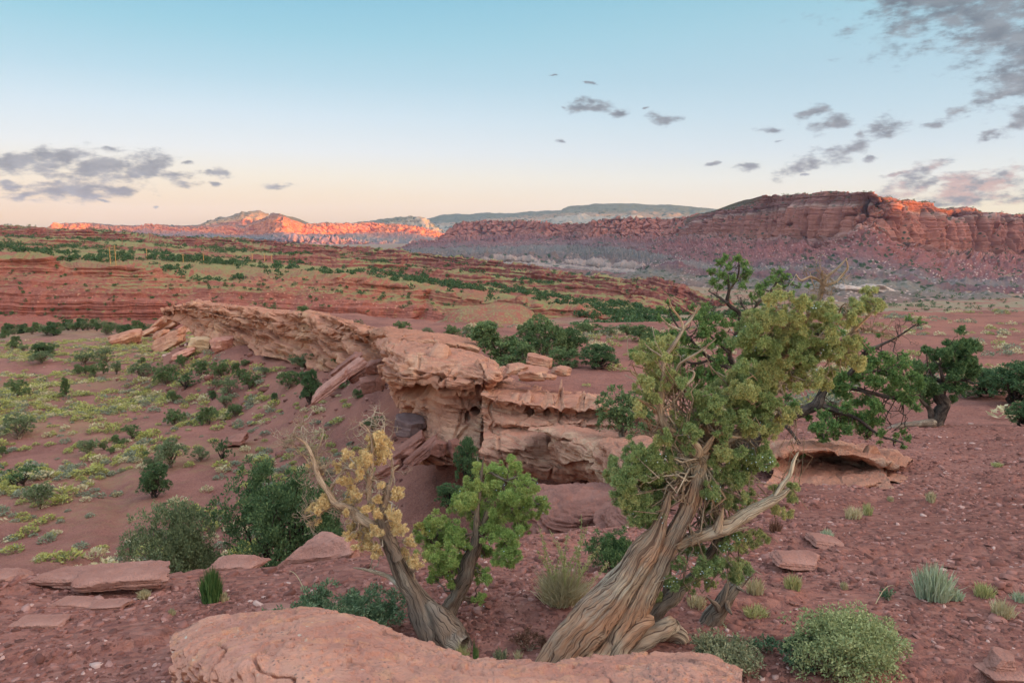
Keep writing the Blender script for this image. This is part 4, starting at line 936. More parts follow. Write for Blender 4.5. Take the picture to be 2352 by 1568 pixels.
# ---- slabs lying on the shale bench, left
def slab(px, py, w, h, lab, seed, d=None, tilt=(0, 0, 0), depth=.6, mat=None, n=40, sink=.25):
    return boulder(px, py, w, h, mat or m_slab, lab, seed, tilt, name='rock_slab', cat='rock slab', depth=depth, d=d, n=n, rough=.06, sink=sink)
slab(290,1346,200,36,'wide flat sandstone slab undercut on the left of the shale bench',160,4.95,(6,2,6),.5,sink=-.15)
slab(170,1336,150,26,'flat pink slab stacked left of the wide undercut slab',161,5.0,(2,-2,-4),.5,sink=.1)
slab(10,1334,90,24,'pink slab at the left picture edge on the rim of the bench',162,5.05,(0,0,0),.6)
slab(190,1388,120,14,'thin low slab sunk in shale in front of the wide slab',163,None,(3,2,0),.4)
slab(250,1394,90,12,'thin red slab below the wide undercut slab',164,None,(3,-3,4),.5)
slab(90,1432,110,12,'pale low ledge of rock in shale at the far left',165,None,(2,0,0),.5)
slab(640,1398,90,12,'flat red flake of rock between the two round shrubs',166,None,(2,2,10),.5)
slab(545,1302,130,20,'flat pink ledge on the bench rim left of the tilted boulder',167,5.7,(3,2,0),.5)
slab(860,1322,200,24,'broad pink ledge on the bench rim under the tilted boulder',168,5.9,(3,-2,0),.5)
slab(880,1350,180,22,'pink rock shelf behind the dead tree base',169,5.3,(2,2,0),.5)
slab(1140,1330,130,18,'flat rock at the rim left of the tall dry weed',170,6.0,(2,-2,0),.5)
slab(1830,1290,120,22,'low pink slab cluster on the shale slope right of the tree',171,None,(4,6,10),.6)
slab(1900,1252,90,16,'thin tilted slab above the low pink slab cluster',172,None,(4,8,0),.6)
slab(2300,1530,80,36,'brown stone at the right foot of the picture',173,None,(5,5,40),.7)
slab(2320,1556,120,18,'flat stone at the lower right corner',174,None,(0,3,0),.6)
slab(2020,1064,60,10,'thin stone flake above the shallow cave on the right',175,None)
# ---- shallow wind-hollowed cave on the right slope
rows = [
 [(1720,1026,11.9),(1800,1010,12.4),(1900,1012,12.6),(2000,1030,12.0),(2100,1056,11.5)],
 [(1740,1046,10.4),(1810,1028,10.5),(1900,1026,10.6),(1990,1040,10.5),(2080,1064,10.4)],
 [(1756,1054,9.9),(1820,1036,9.9),(1900,1034,9.9),(1980,1048,9.9),(2060,1070,9.9)],
 [(1770,1060,10.1),(1822,1046,10.7),(1900,1044,10.9),(1970,1058,10.6),(2046,1078,10.0)],
 [(1776,1078,9.8),(1824,1076,10.3),(1896,1076,10.5),(1960,1080,10.2),(2036,1088,9.8)],
 [(1772,1098,9.4),(1824,1100,9.6),(1890,1100,9.7),(1956,1100,9.6),(2040,1102,9.4)],
 [(1750,1122,8.9),(1824,1124,8.9),(1890,1124,8.9),(1960,1126,8.9),(2060,1130,8.8)],
 [(1740,1160,8.8),(1824,1162,8.8),(1890,1162,8.8),(1960,1164,8.8),(2070,1168,8.7)]]
o, V1 = outcrop('sandstone_outcrop', rows, 150, 260, m_fin, .09, .5, .06, .11, .12, 721, .35, None, [(1985,1062,14,7,.2),(1960,1074,9,5,.15)], .02)
origin_to(o, V1.reshape(-1, 3).mean(0)*np.array((1, 1, 0))+np.array((0, 0, -1.8)))
tag(o, 'low red sandstone shelf with a swirled shallow cave on the right slope', 'rock outcrop')
rows = [
 [(1930,1116,9.8),(1980,1092,10.2),(2040,1084,10.4),(2090,1092,10.2)],
 [(1938,1122,9.2),(1985,1104,9.4),(2040,1094,9.6),(2085,1100,9.6)],
 [(1942,1128,9.1),(1990,1114,9.2),(2040,1104,9.4),(2080,1110,9.4)],
 [(1950,1132,9.3),(1994,1124,9.8),(2036,1114,10.0),(2070,1120,9.5)],
 [(1960,1136,9.0),(1996,1134,9.1),(2036,1126,9.2),(2070,1130,9.0)],
 [(1955,1170,8.9),(1996,1170,8.9),(2036,1166,9.0),(2076,1166,8.9)]]
o, V1 = outcrop('sandstone_outcrop', rows, 80, 140, m_fin, .04, .4, .0, .05, .10, 731, .35, None, (), .02)
origin_to(o, V1.reshape(-1, 3).mean(0)*np.array((1, 1, 0))+np.array((0, 0, -1.4)))
tag(o, 'small undercut red ledge just below the shallow cave', 'rock outcrop')
# ---- white rocks at the foot of the great mesa
for i, (x, y, w, h, lab) in enumerate([(2010,672,70,22,'large rounded white rock at the foot of the great mesa'),(1944,668,52,18,'white rock half hidden behind the juniper top'),(2090,688,56,14,'long white rock right of the large rounded white rock'),(2130,698,60,12,'white ledge sloping right below the mesa'),(2190,706,44,10,'low white rock on the valley floor'),(2240,712,40,8,'lowest white rock trailing right'),(2305,712,34,26,'single tan rock knob at the right on the valley floor')]):
    boulder(x, y, w, h, rock_mat('white_rock', (196,168,152), (176,146,132), (134,100,94), None, 14.0, .6) if i == 0 else bpy.data.materials['white_rock'], lab, 180+i, (0, 6, 5), d=1150, sink=.3, n=30, rough=.3)
# ================================================================ vegetation tools
def unit(v): return v/np.maximum(np.linalg.norm(v, axis=-1, keepdims=True), 1e-9)
def leaves(C, D, ln, wd, rg, bend=0.0):
    """one little pointed leaf per row: centre C, direction D; returns verts, quads"""
    n = len(C); S = unit(np.cross(D, rg.normal(size=(n, 3))))
    ln = np.broadcast_to(ln, (n,))[:, None]; wd = np.broadcast_to(wd, (n,))[:, None]
    a = C-D*ln*.5; t = C+D*ln*.5; mid = C+D*ln*.05
    V = np.stack([a, mid+S*wd*.5, t, mid-S*wd*.5], 1).reshape(-1, 3)
    F = np.arange(4*n).reshape(n, 4)
    return V, F
def tube(pts, rad, nseg=8, seed=0, knob=.0, closed_tip=True):
    """tapered limb along points; returns verts, quads"""
    pts = np.asarray(pts, float); rad = np.asarray(rad, float); n = len(pts)
    T = unit(np.gradient(pts, axis=0)); up = np.array((.31, .17, .93)); 
    A = unit(np.cross(T, up)); B = np.cross(T, A)
    a = np.linspace(0, 2*np.pi, nseg, endpoint=False)
    V = pts[:, None]+rad[:, None, None]*(np.cos(a)[None, :, None]*A[:, None]+np.sin(a)[None, :, None]*B[:, None])
    if knob: V = V+unit(V-pts[:, None])*(rad[:, None]*knob*fbm(V/np.maximum(rad.mean(), 1e-4)*.6+seed, 3, seed))[..., None]
    return V.reshape(-1, 3), grid_faces(n, nseg, True)
class MB:
    def __init__(s): s.V = []; s.F = []; s.n = 0; s.A = []
    def add(s, V, F, a=0.0):
        s.V.append(V); s.F.append(F+s.n); s.n += len(V); s.A.append(np.broadcast_to(a, (len(V),)))
    def build(s, name, mat, parent=None, smooth=False, attr=None):
        return mesh_obj(name, np.concatenate(s.V), np.concatenate(s.F), mat, parent, smooth, attrs={attr: np.concatenate(s.A)} if attr else None)
def foliage_mat(name, a, b_, c=None, rough=.8, hue=.25, attr=None, ac=None):
    m, g, b = material(name, rough, .12)
    r = g.island(); ob = g.objrand()
    col_ = g.ramp(r, [(0, srgb(a)), (.6, srgb(b_)), (1, srgb(c or b_))])
    col_ = g.mix(g.m('MULTIPLY', ob, hue), col_, g.v('SCALE', g.mix(.5, col_, srgb(a)), .75))
    if attr: col_ = g.mix(g.attr(attr), col_, g.mix(r, srgb(ac[0]), srgb(ac[1])))
    g.l.new(col_, b.inputs['Base Color'])
    # thin leaves let a little light through
    tr = g.n.new('ShaderNodeBsdfTranslucent'); g.l.new(col_, tr.inputs['Color'])
    ms = g.n.new('ShaderNodeMixShader'); ms.inputs[0].default_value = .25
    out = g.n['Material Output']; g.l.new(b.outputs[0], ms.inputs[1]); g.l.new(tr.outputs[0], ms.inputs[2]); g.l.new(ms.outputs[0], out.inputs['Surface'])
    return m
m_jun = foliage_mat('juniper_foliage', (84,102,66), (112,128,82), (142,152,100), hue=.4)
m_jung = foliage_mat('grey_foliage', (96,108,76), (124,134,96), (150,156,114), hue=.3)
m_jund = foliage_mat('dark_foliage', (70,90,60), (92,113,74), (118,136,88), hue=.3)
m_far = foliage_mat('far_foliage', (66,88,56), (90,110,68), (108,124,80), hue=.6)
m_yel = foliage_mat('rabbitbrush_foliage', (132,130,88), (156,152,98), (176,168,110), hue=.35, attr='tip', ac=((172,164,84), (192,184,108)))
m_sage = foliage_mat('sage_foliage', (124,126,104), (150,150,124), (172,168,138), hue=.45)
m_dry = foliage_mat('dry_foliage', (182,162,120), (204,186,146), (220,204,166), hue=.3)
def bark_mat(name, a, b_, d):
    m, g, b = material(name, .9, .1)
    p = g.obj(); n = g.noise(g.v('MULTIPLY', p, (1, 1, .3)), 14, 5, .7)
    c = g.mix(g.step(n, .38, .62), srgb(d), g.mix(g.noise(p, 4, 3), srgb(a), srgb(b_)))
    g.l.new(c, b.inputs['Base Color']); g.l.new(g.bump(n, .8, .02), b.inputs['Normal']); return m
m_bark = bark_mat('grey_bark', (132,112,96), (156,134,114), (84,68,58))
m_barkd = bark_mat('dark_bark', (72,60,54), (94,78,68), (44,38,36))

def tree_parts(seed, lobes=11, clumps=13, per=26, leaf=.055, h=.85, gap=.12, shape='dome', spread=.36):
    """juniper of unit width standing on the origin: (crown verts, faces), (wood verts, faces)"""
    rg = np.random.default_rng(seed); C = []; Rr = []
    for k in range(lobes):
        a = rg.uniform(0, 2*np.pi); t = (k+.5)/lobes
        if shape == 'cone': z = .12+.80*t; rr = spread*(1-t*.9)*rg.uniform(.4, 1); r = .27*(1.05-t*.75)
        elif shape == 'tall': z = .16+.70*t; rr = spread*math.sqrt(max(0.05, 1-(2*t-.75)**2*.55))*rg.uniform(.45, 1); r = rg.uniform(.15, .23)
        else: z = .15+.62*rg.beta(1.5, 1.4); rr = spread*math.sqrt(max(.05, 1-(z/.95)**2))*rg.uniform(.45, 1.0); r = rg.uniform(.16, .25)
        C.append((math.cos(a)*rr, math.sin(a)*rr, z*h)); Rr.append(r)
    C = np.array(C); Rr = np.array(Rr)
    D = unit(rg.normal(size=(lobes, clumps, 3))); D[..., 2] = np.where(D[..., 2] < -.45, -D[..., 2], D[..., 2])
    cc = (C[:, None]+D*Rr[:, None, None]*rg.uniform(.55, 1.0, (lobes, clumps, 1))*np.array((1, 1, .85))).reshape(-1, 3)
    out = D.reshape(-1, 3)
    keep = rg.uniform(size=len(cc)) > gap; cc = cc[keep]; out = out[keep]
    cr = rg.uniform(.045, .09, len(cc))
    ld = unit(rg.normal(size=(len(cc), per, 3))+out[:, None]*.9+np.array((0, 0, .35)))
    lp = cc[:, None]+ld*cr[:, None, None]*rg.uniform(.3, 1.1, (len(cc), per, 1))
    lp = lp.reshape(-1, 3); ld = unit(ld.reshape(-1, 3)+rg.normal(size=(lp.shape[0], 3))*.35)
    lp[:, 2] = np.maximum(lp[:, 2], .015)
    s = rg.uniform(.6, 1.3, len(lp))
    crown = leaves(lp, ld, leaf*s*1.25, leaf*s*.62, rg)
    wood = MB(); nt = 3 if shape != 'cone' else 1
    for k in range(nt):
        a = rg.uniform(0, 6.28); top = C[rg.integers(lobes)]*np.array((.8, .8, 1))
        t = np.linspace(0, 1, 6)[:, None]; w = rg.normal(size=(6, 3))*.03; w[0] = 0
        pts = np.array((math.cos(a)*.03, math.sin(a)*.03, -.04))*(1-t)+top*t+w
        wood.add(*tube(pts, .035*(1-t[:, 0]*.75), 6, seed))
    for k in range(lobes):
        t = np.linspace(0, 1, 5)[:, None]; b0 = np.array((0, 0, .10*h)); w = rg.normal(size=(5, 3))*.03; w[0] = 0
        wood.add(*tube(b0*(1-t)+C[k]*1.05*t+w, .018*(1-t[:, 0]*.8), 5, seed+k))
    return crown, (np.concatenate(wood.V), np.concatenate(wood.F))
_proto = {}
def tree_proto(key, name, crown_mat, bark, **kw):
    cr, wd = tree_parts(**kw)
    root = empty(name, (0, 0, -500))
    mesh_obj('crown', cr[0], cr[1], crown_mat, root, smooth=False); mesh_obj('trunk', wd[0], wd[1], bark, root, smooth=True)
    _proto[key] = [root, False]
def place_tree(key, loc, w, h, label, cat, group=None, rz=None):
    root, used = _proto[key]
    o = copy_tree(root) if used else root; _proto[key][1] = True
    for k in ('label', 'category', 'group'):
        if k in o: del o[k]
    o.location = loc; o.rotation_euler = (0, 0, rng.uniform(0, 6.28) if rz is None else rz)
    o.scale = (w, w, h)
    return tag(o, label, cat, group)
for k in range(5): tree_proto(('g', k), 'juniper_bush', m_jun, m_bark, seed=900+k, lobes=13, clumps=15, per=44, leaf=.036, h=.95, spread=.40)
for k in range(4): tree_proto(('s', k), 'juniper_bush', m_jung, m_bark, seed=920+k, lobes=12, clumps=14, per=40, leaf=.034, gap=.22, h=.95, spread=.40)
for k in range(3): tree_proto(('d', k), 'juniper_tree', m_jund, m_barkd, seed=940+k, lobes=18, clumps=16, per=44, leaf=.034, shape='tall', h=.95, spread=.34)
tree_proto(('c', 0), 'juniper_bush', m_jun, m_bark, seed=960, lobes=12, clumps=14, per=44, leaf=.04, shape='cone', h=.98, spread=.26)
tree_proto(('o', 0), 'juniper_tree', m_jund, m_barkd, seed=970, lobes=10, clumps=9, per=18, leaf=.045, gap=.35)
tree_proto(('b', 0), 'juniper_tree', m_jund, m_barkd, seed=981, lobes=36, clumps=20, per=78, leaf=.017, h=1.0, spread=.46, gap=.4)
tree_proto(('b', 1), 'juniper_tree', m_jung, m_bark, seed=983, lobes=26, clumps=28, per=66, leaf=.018, h=.98, gap=.2, spread=.40)

terr = [ground, bench, knoll]
def base_at(px, py=None, d=None):
    if d is not None:
        p = PV(px, py if py else 800, d); p.z = float(H(np.array([p.x]), np.array([p.y]))[0]); return p
    return hit(px, py)
S4 = .3296
VT = [  # valley junipers: crop x, base y, width, height, kind, label
 (110,165,95,75,'g','green-grey bush, uppermost left of the valley clumps'),(165,190,70,50,'s','small grey bush at the foot of the uppermost left bush'),(305,226,170,85,'d','dark flat-domed juniper behind a grey dome on the upper left'),(292,266,160,78,'s','grey dome-shaped bush in front of a dark flat-domed juniper'),
 (590,272,140,100,'s','tall open juniper in a loose group, upper left of the valley'),(740,260,135,95,'s','broad brownish juniper right of the tall open one'),(552,338,76,62,'g','small round green bush of a pair below the tall open juniper'),(592,345,60,62,'g','narrow green bush of a pair below the tall open juniper'),(660,362,90,80,'g','ragged juniper standing right of the small green pair'),(722,338,58,82,'g','upright green juniper beside the ragged one'),(810,342,92,88,'s','dull green juniper alone between two groups'),
 (985,372,165,108,'s','wide pale grey bush in the valley middle'),(990,272,62,46,'g','little bright bush below the pale boulders'),(1150,412,180,140,'g','large bright green juniper joined to a dark sparse tree'),(1290,448,220,140,'o','dark sparse spreading tree with bare limbs in the valley middle'),(1275,292,84,88,'g','green juniper standing behind the dark sparse tree'),(1400,362,120,112,'g','rounded juniper right above the dark sparse tree'),
 (1545,374,140,125,'g','tall rounded juniper in the right-hand valley group'),(1515,438,82,72,'s','grey bush in front of the right-hand valley group'),(1600,494,150,122,'s','big grey-green juniper, lowest in the right-hand valley group'),(1570,574,125,95,'s','grey juniper below the right-hand valley group'),(1480,522,78,62,'d','small dark pine-like bush left of the big grey-green juniper'),(1665,372,120,105,'g','mid green juniper between two rounded ones'),(1745,440,150,115,'g','wide olive juniper at the right of the valley group'),
 (1845,347,82,58,'s','pale little bush near the dead grey snag'),(1705,288,72,48,'g','low bush under the talus, right of the middle'),(2110,302,205,120,'s','broad grey juniper on the talus foot below the ridge'),(2010,444,165,125,'g','leafy juniper left of the dark pinyon on the talus foot'),(1915,532,56,58,'d','tiny dark pine standing alone'),
 (125,492,132,98,'g','neat round green bush alone at the left'),(460,502,96,112,'c','small cone-shaped juniper alone at the left'),(1210,538,112,78,'g','round bush beside a grey dead snag'),(1215,694,152,110,'g','round juniper in the open, left one of three in a line'),(1460,692,168,122,'g','round juniper in the open, middle one of three in a line'),(1642,637,112,88,'g','round juniper in the open, right one of three in a line'),
 (130,792,215,152,'s','big grey-green juniper at the left picture edge'),(920,787,122,88,'g','dark green bush of a touching pair in the valley'),(830,847,112,80,'g','lower bush of a touching pair in the valley'),(615,907,145,112,'s','grey-green bush left of the touching pair'),(725,868,60,58,'g','small yellow-tinged bush between larger ones'),(770,897,60,46,'g','low green tuft right of the yellow-tinged bush'),
 (1190,992,250,205,'s','large grey-green juniper on the wash bank'),(1065,1005,125,105,'s','smaller juniper stacked against the large wash-bank one'),(1080,1202,235,215,'d','dense bright-topped juniper with a dead branch at its foot'),(1545,952,165,195,'o','sparse leaning juniper next to a flat dark red rock'),(1390,948,135,95,'s','grey spreading juniper left of the sparse leaning one'),(160,1124,235,165,'o','half-dead juniper with a brown trunk at the left'),(275,1278,185,175,'s','open grey juniper below the half-dead one'),(14,912,56,62,'g','green bush cut by the left picture edge'),(1010,922,62,42,'g','small dark bush on the wash edge')]
cnt = {}
for (cx, cy, w, h, kd, lab) in VT:
    p = hit(cx*S4, 746.5+cy*S4)
    dist = math.hypot(p.x, p.y); k = S4*dist/FPX
    n = {'g': 5, 's': 4, 'd': 3, 'c': 1, 'o': 1}[kd]; cnt[kd] = cnt.get(kd, -1)+1
    place_tree((kd, cnt[kd] % n), p, w*k, h*k*1.12, lab, 'juniper')
def tree_px(key, px, py, w, h, lab, d=None, cat='juniper', group=None):
    p = base_at(px, py, d); dist = math.hypot(p.x, p.y); k = dist/FPX
    return place_tree(key, p, w*k, h*k*1.08, lab, cat, group)
tree_px(('b', 1), 396, 1322, 195, 285, 'grey-green juniper with a split trunk standing just below the bench rim', d=21)
tree_px(('b', 0), 650, 1318, 280, 350, 'tallest dark green juniper in the valley behind the dead orange tree', d=22)
tree_px(('d', 0), 735, 1290, 130, 250, 'dark juniper hidden behind the dead orange tree', d=23)
tree_px(('s', 1), 500, 1288, 60, 60, 'low dark bush between the two large near junipers', d=22)
tree_px(('d', 1), 712, 928, 68, 78, 'dark pinyon standing alone at the foot of the talus')
tree_px(('g', 2), 786, 845, 46, 44, 'bushy green juniper on the red talus under the ridge')
tree_px(('s', 2), 852, 822, 54, 38, 'grey-green juniper clump against the back of the nose', d=46)
tree_px(('g', 0), 786, 890, 46, 20, 'low bright green bush on the lowest tilted slabs')
tree_px(('g', 4), 818, 792, 32, 22, 'small juniper at the foot of the ridge near the nose', d=52)
RT = [(622,708,52,30,'o',90,'open juniper tree on the skyline of the long ridge'),(694,708,48,30,'g',84,'lighter juniper on the ridge skyline right of the open tree'),(655,712,34,12,'g',86,'low bush between the two ridge skyline junipers'),(810,744,42,30,'g',64,'juniper hanging over the near end of the long ridge'),(824,730,28,26,'o',70,'dark juniper behind the one hanging over the ridge'),
 (925,752,44,28,'g',66,'juniper bush on the plateau behind the pale ledge'),(980,756,34,16,'s',64,'low bush on the plateau behind the pale ledge'),(1037,764,44,32,'g',60,'leafy juniper right of the low plateau bush'),(1078,774,40,34,'s',58,'grey leafless-looking bush beside the leafy plateau juniper'),(1003,794,26,24,'d',43,'small dark bush of two on the fin top'),(1034,797,36,30,'d',43,'larger dark bush of two on the fin top'),
 (1140,822,120,84,'g',43,'broad spreading juniper, leftmost of the thicket behind the fin'),(1252,836,104,92,'g',44,'tallest juniper of the thicket behind the fin'),(1312,836,66,56,'d',45,'dark juniper at the right shoulder of the thicket'),(1372,868,80,48,'d',40,'dense low juniper at the right end of the thicket'),(1292,852,74,38,'g',41,'low juniper in front of the thicket'),(1190,840,80,50,'g',41,'juniper filling the front middle of the thicket'),(1110,792,46,32,'g',52,'juniper peeping over the left of the thicket'),(1210,782,60,40,'g',56,'far juniper behind the thicket'),
 (1335,768,52,22,'g',66,'low green bush on the far plateau left of the pale blocks'),(1355,782,66,28,'g',60,'spreading bush before the pale square block'),(1400,778,44,24,'s',60,'grey bush before the pinkish block'),(1442,774,48,30,'g',62,'juniper in line with the far plateau blocks'),(1482,792,56,34,'g',55,'juniper on the plateau left of the big juniper top'),(1508,806,66,40,'g',50,'nearest plateau juniper left of the big juniper top'),
 (2262,902,110,54,'d',30,'dark juniper clump at the right edge behind the leaning pinyon'),(2335,900,130,80,'d',28,'largest dark juniper at the right picture edge'),(2350,966,80,46,'d',21,'low pine bough at the right picture edge'),(2212,916,60,26,'s',30,'small grey shrub right of the leaning pinyon')]
for (x, y, w, h, kd, d, lab) in RT:
    if 39 < d < 58: w, h = w*1.3, h*1.2
    tree_px((kd, {'g': cnt['g'] % 5, 's': 3, 'd': 2, 'o': 0}[kd]), x, y, w, h, lab, d=d); cnt['g'] += 1
# rounded bush by the ledge and the shrub behind the small living juniper
def on_rock(px, py, d, key, w, h, lab):
    p = PV(px, py, d); k = math.hypot(p.x, p.y)/FPX
    return place_tree(key, p, w*k, h*k*1.08, lab, 'juniper')
on_rock(1428, 1000, 23.2, ('g', 1), 150, 122, 'round green bush growing on the ledge left of the big juniper')
on_rock(1072, 1120, 22.5, ('d', 2), 74, 120, 'dark juniper growing against the foot of the pitted wall')
on_rock(1030, 1166, 21, ('d', 0), 80, 60, 'low dark bush at the foot of the talus behind the small juniper')
# row of trees along the canyon floor behind the brush flat
for i in range(30):
    t = i/29; px = 6+t*330; py = np.interp(px, [0, 100, 200, 330], [730, 742, 750, 766])-rng.uniform(-4, 3)
    s = rng.uniform(.7, 1.25)
    place_tree((['g', 'd', 's'][i % 3], i % 3), base_at(px, py, d=rng.uniform(225, 262)), s*4.6, s*3.9, 'bushy dark tree in the row along the foot of the red canyon wall', 'tree', 'trees along the canyon wall foot')

# ---------------------------------------------------------------- brush on the valley floor
def brush_mesh(name, seed, n, mat, kind):
    rg = np.random.default_rng(seed)
    a = rg.uniform(0, 2*np.pi, n); r = np.sqrt(rg.uniform(0, 1, n))*.46
    hmax = .62*(1-(r/.56)**2)+.08; z = hmax*rg.uniform(.3, 1, n)
    C = np.stack([np.cos(a)*r, np.sin(a)*r, z], -1)
    D = unit(np.stack([np.cos(a)*r*1.6, np.sin(a)*r*1.6, .55+0*r], -1)+rg.normal(size=(n, 3))*.35)
    V, F = leaves(C, D, .26*rg.uniform(.6, 1.3, n), .085*rg.uniform(.7, 1.3, n), rg)
    tip = np.repeat((z > hmax*.62)*rg.uniform(.3, 1, n) if kind == 'y' else np.zeros(n), 4)
    me = mesh_obj(name, V, F, mat, smooth=False, attrs={'tip': tip}).data
    bpy.data.objects.remove(bpy.data.objects[name] if name in bpy.data.objects else None)
    return me, V, F, tip
BR = {k: [brush_mesh(nm, 1000+i*7+ord(k), 110, mt, k) for i in range(4)] for k, nm, mt in (('y', 'rabbitbrush', m_yel), ('s', 'sagebrush', m_sage), ('t', 'grass_tuft', m_dry))}
rg = np.random.default_rng(33)
N0 = 42000
r_ = np.sqrt(rg.uniform(24**2, 245**2, N0)); r_ = np.where(rg.uniform(size=N0) < .35, rg.uniform(22, 110, N0), r_)
a_ = rg.uniform(R_(-42), R_(8), N0)
bx, by = np.sin(a_)*r_, np.cos(a_)*r_
dl = rim_dist(bx, by); den = fbm(np.stack([bx/14, by/14, 0*bx], -1), 3, 555)
bz = H(bx, by)
ok = (dl > 3.2)&(by < 238)
pr = np.clip((dl-3)/9, 0, 1)*np.interp(r_, [24, 40, 60, 100, 240], [.14, .26, .58, .8, .8])*np.clip(.55+den*2.4, .05, 1.3)
qx, qy = project(np.stack([bx, by, bz], -1))
ok &= (rg.uniform(size=N0) < pr*np.where(r_ > 70, 1.5, 1.0))&(qx > -480)&(qx < 1010)
# keep brush off the trees
tp = np.array([(o.location.x, o.location.y, o.scale.x) for o in bpy.data.objects if o.type == 'EMPTY' and o.location.z > -400])
idx = np.where(ok)[0]
idx = np.array([i for i in idx if np.all(np.hypot(tp[:, 0]-bx[i], tp[:, 1]-by[i]) > tp[:, 2]*.42)])
kinds = np.where(rg.uniform(size=len(idx)) < np.interp(r_[idx], [24, 45, 80, 240], [.28, .42, .60, .72]), 'y', np.where(rg.uniform(size=len(idx)) < .62, 's', 't'))
order = np.argsort(r_[idx])
made = {'y': 0, 's': 0, 't': 0}; rest = {'y': MB(), 's': MB(), 't': MB()}
INFO = {'y': ('rabbitbrush', 'yellow-green rabbitbrush mound scattered on the red valley floor', 'shrub', 'rabbitbrush on the valley floor'),
        's': ('sagebrush', 'low grey sagebrush cushion scattered on the red valley floor', 'shrub', 'sagebrush on the valley floor'),
        't': ('grass_tuft', 'pale dry grass tuft scattered on the red valley floor', 'grass tuft', 'dry grass tufts on the valley floor')}
for j in order:
    i = idx[j]; k = kinds[j]; s = float(np.clip(rg.lognormal(-.42, .38), .25, 1.35))*(1 if k == 'y' else .9); rz = rg.uniform(0, 6.28)
    me, V, F, tip = BR[k][rg.integers(4)]
    if made[k] < 290 and qx[i] > -30:
        made[k] += 1
        o = bpy.data.objects.new(INFO[k][0], me); col.objects.link(o)
        o.location = (bx[i], by[i], bz[i]-.03); o.rotation_euler = (0, 0, rz); o.scale = (s*1.15, s*1.15, s*rg.uniform(.65, .95))
        tag(o, *INFO[k][1:])
    else:
        sub = rg.permutation(len(F))[:60]; Vs = V[F[sub].ravel()]
        c_, s_ = math.cos(rz), math.sin(rz); W = Vs*np.array((s*1.25, s*1.25, s*.8))
        W = np.stack([W[:, 0]*c_-W[:, 1]*s_+bx[i], W[:, 0]*s_+W[:, 1]*c_+by[i], W[:, 2]+bz[i]-.03], -1)
        rest[k].add(W, np.arange(len(W)).reshape(-1, 4), tip[F[sub].ravel()])
# dry grass between the brush
for i in np.where((dl > 3.4)&(by < 238)&(rg.uniform(size=N0) < np.clip(.04+den*.5, 0, .3))&(qx > -480)&(qx < 1010))[0]:
    me, V, F, tip = BR['t'][rg.integers(4)]; s = rg.uniform(.18, .5); sub = rg.permutation(len(F))[:28]
    rest['t'].add(V[F[sub].ravel()]*np.array((s*1.6, s*1.6, s*.8))+np.array((bx[i], by[i], bz[i]-.01)), np.arange(len(sub)*4).reshape(-1, 4), 0)
# sparse tufts on the open plateau behind the fin and to the right
NP = 2600; yy = rg.uniform(24, 96, NP); xx = yy*np.tan(rg.uniform(R_(-4), R_(37), NP)); pd = fbm(np.stack([xx/12, yy/9, 0*xx], -1), 3, 777)
kp = (rim_dist(xx, yy) < -2.0)&(rg.uniform(size=NP) < np.clip(.22+pd*2.2, .02, 1)); zz = H(xx, yy)
for x, y, z in zip(xx[kp], yy[kp], zz[kp]):
    k = 'yst'[rg.integers(3)]; me, V, F, tip = BR[k][rg.integers(4)]; s = rg.uniform(.35, 1.0); sub = rg.permutation(len(F))[:70]
    rest[k].add(V[F[sub].ravel()]*np.array((s*1.2, s*1.2, s*.8))+np.array((x, y, z-.02)), np.arange(len(sub)*4).reshape(-1, 4), tip[F[sub].ravel()]*.5)
for k in rest:
    if rest[k].n: tag(rest[k].build(INFO[k][0], {'y': m_yel, 's': m_sage, 't': m_dry}[k], attr='tip'), 'far cover of small brush on the valley flat', INFO[k][2], None, 'stuff')

# ---------------------------------------------------------------- trees on the far bench and valley floor
def far_proto(seed, n=90):
    rg = np.random.default_rng(seed); L = 6
    c = rg.normal(size=(L, 3))*np.array((.2, .2, .1))+np.array((0, 0, .38)); k = rg.integers(L, size=n)
    d = unit(rg.normal(size=(n, 3))+np.array((0, 0, .3))); p = c[k]+d*.22*rg.uniform(.6, 1.05, (n, 1)); p[:, 2] = np.maximum(p[:, 2], .06)
    return leaves(p, unit(d+rg.normal(size=(n, 3))*.6), .21*rg.uniform(.7, 1.3, n), .13*rg.uniform(.7, 1.3, n), rg)
FP = [far_proto(1100+i) for i in range(5)]
FM = []
for V, F in FP:
    o = mesh_obj('juniper_tree', V, F, m_far, smooth=False); FM.append(o.data); bpy.data.objects.remove(o)
rg = np.random.default_rng(44)
BV = benchV.reshape(-1, 3); BL = benchL.ravel(); BN = grid_normals(benchV).reshape(-1, 3)
area = np.linalg.norm(np.cross(np.gradient(benchV, axis=1), np.gradient(benchV, axis=0)), axis=-1).ravel()
qx, qy = project(BV)
clump = fbm(BV/55.0, 3, 661)
pr = area*(BL > 5.0)*(BL < 13.6)*(np.abs(BN[:, 2]) > .72)*np.clip(.10+clump*3.4, .01, 1)*np.interp(np.hypot(BV[:, 0], BV[:, 1]), [300, 700, 1500, 3000], [1.5, 1.0, .6, .35])
pr *= (500/np.hypot(BV[:, 0], BV[:, 1]))**.45
pr[(qx < -430)|(qx > 1700)] = 0
pick = rg.choice(len(BV), 6000, replace=False, p=pr/pr.sum())
pr2 = area*(BL > 1.6)*(BL < 4.8)*(np.abs(BN[:, 2]) > .45)*(qx > -430)*(qx < 1560)
pick2 = rg.choice(len(BV), 390, replace=False, p=pr2/pr2.sum())
spots = [(*BV[i], rg.uniform(2.6, 5.4)) for i in pick]+[(*BV[i], rg.uniform(1.1, 2.4)) for i in pick2]
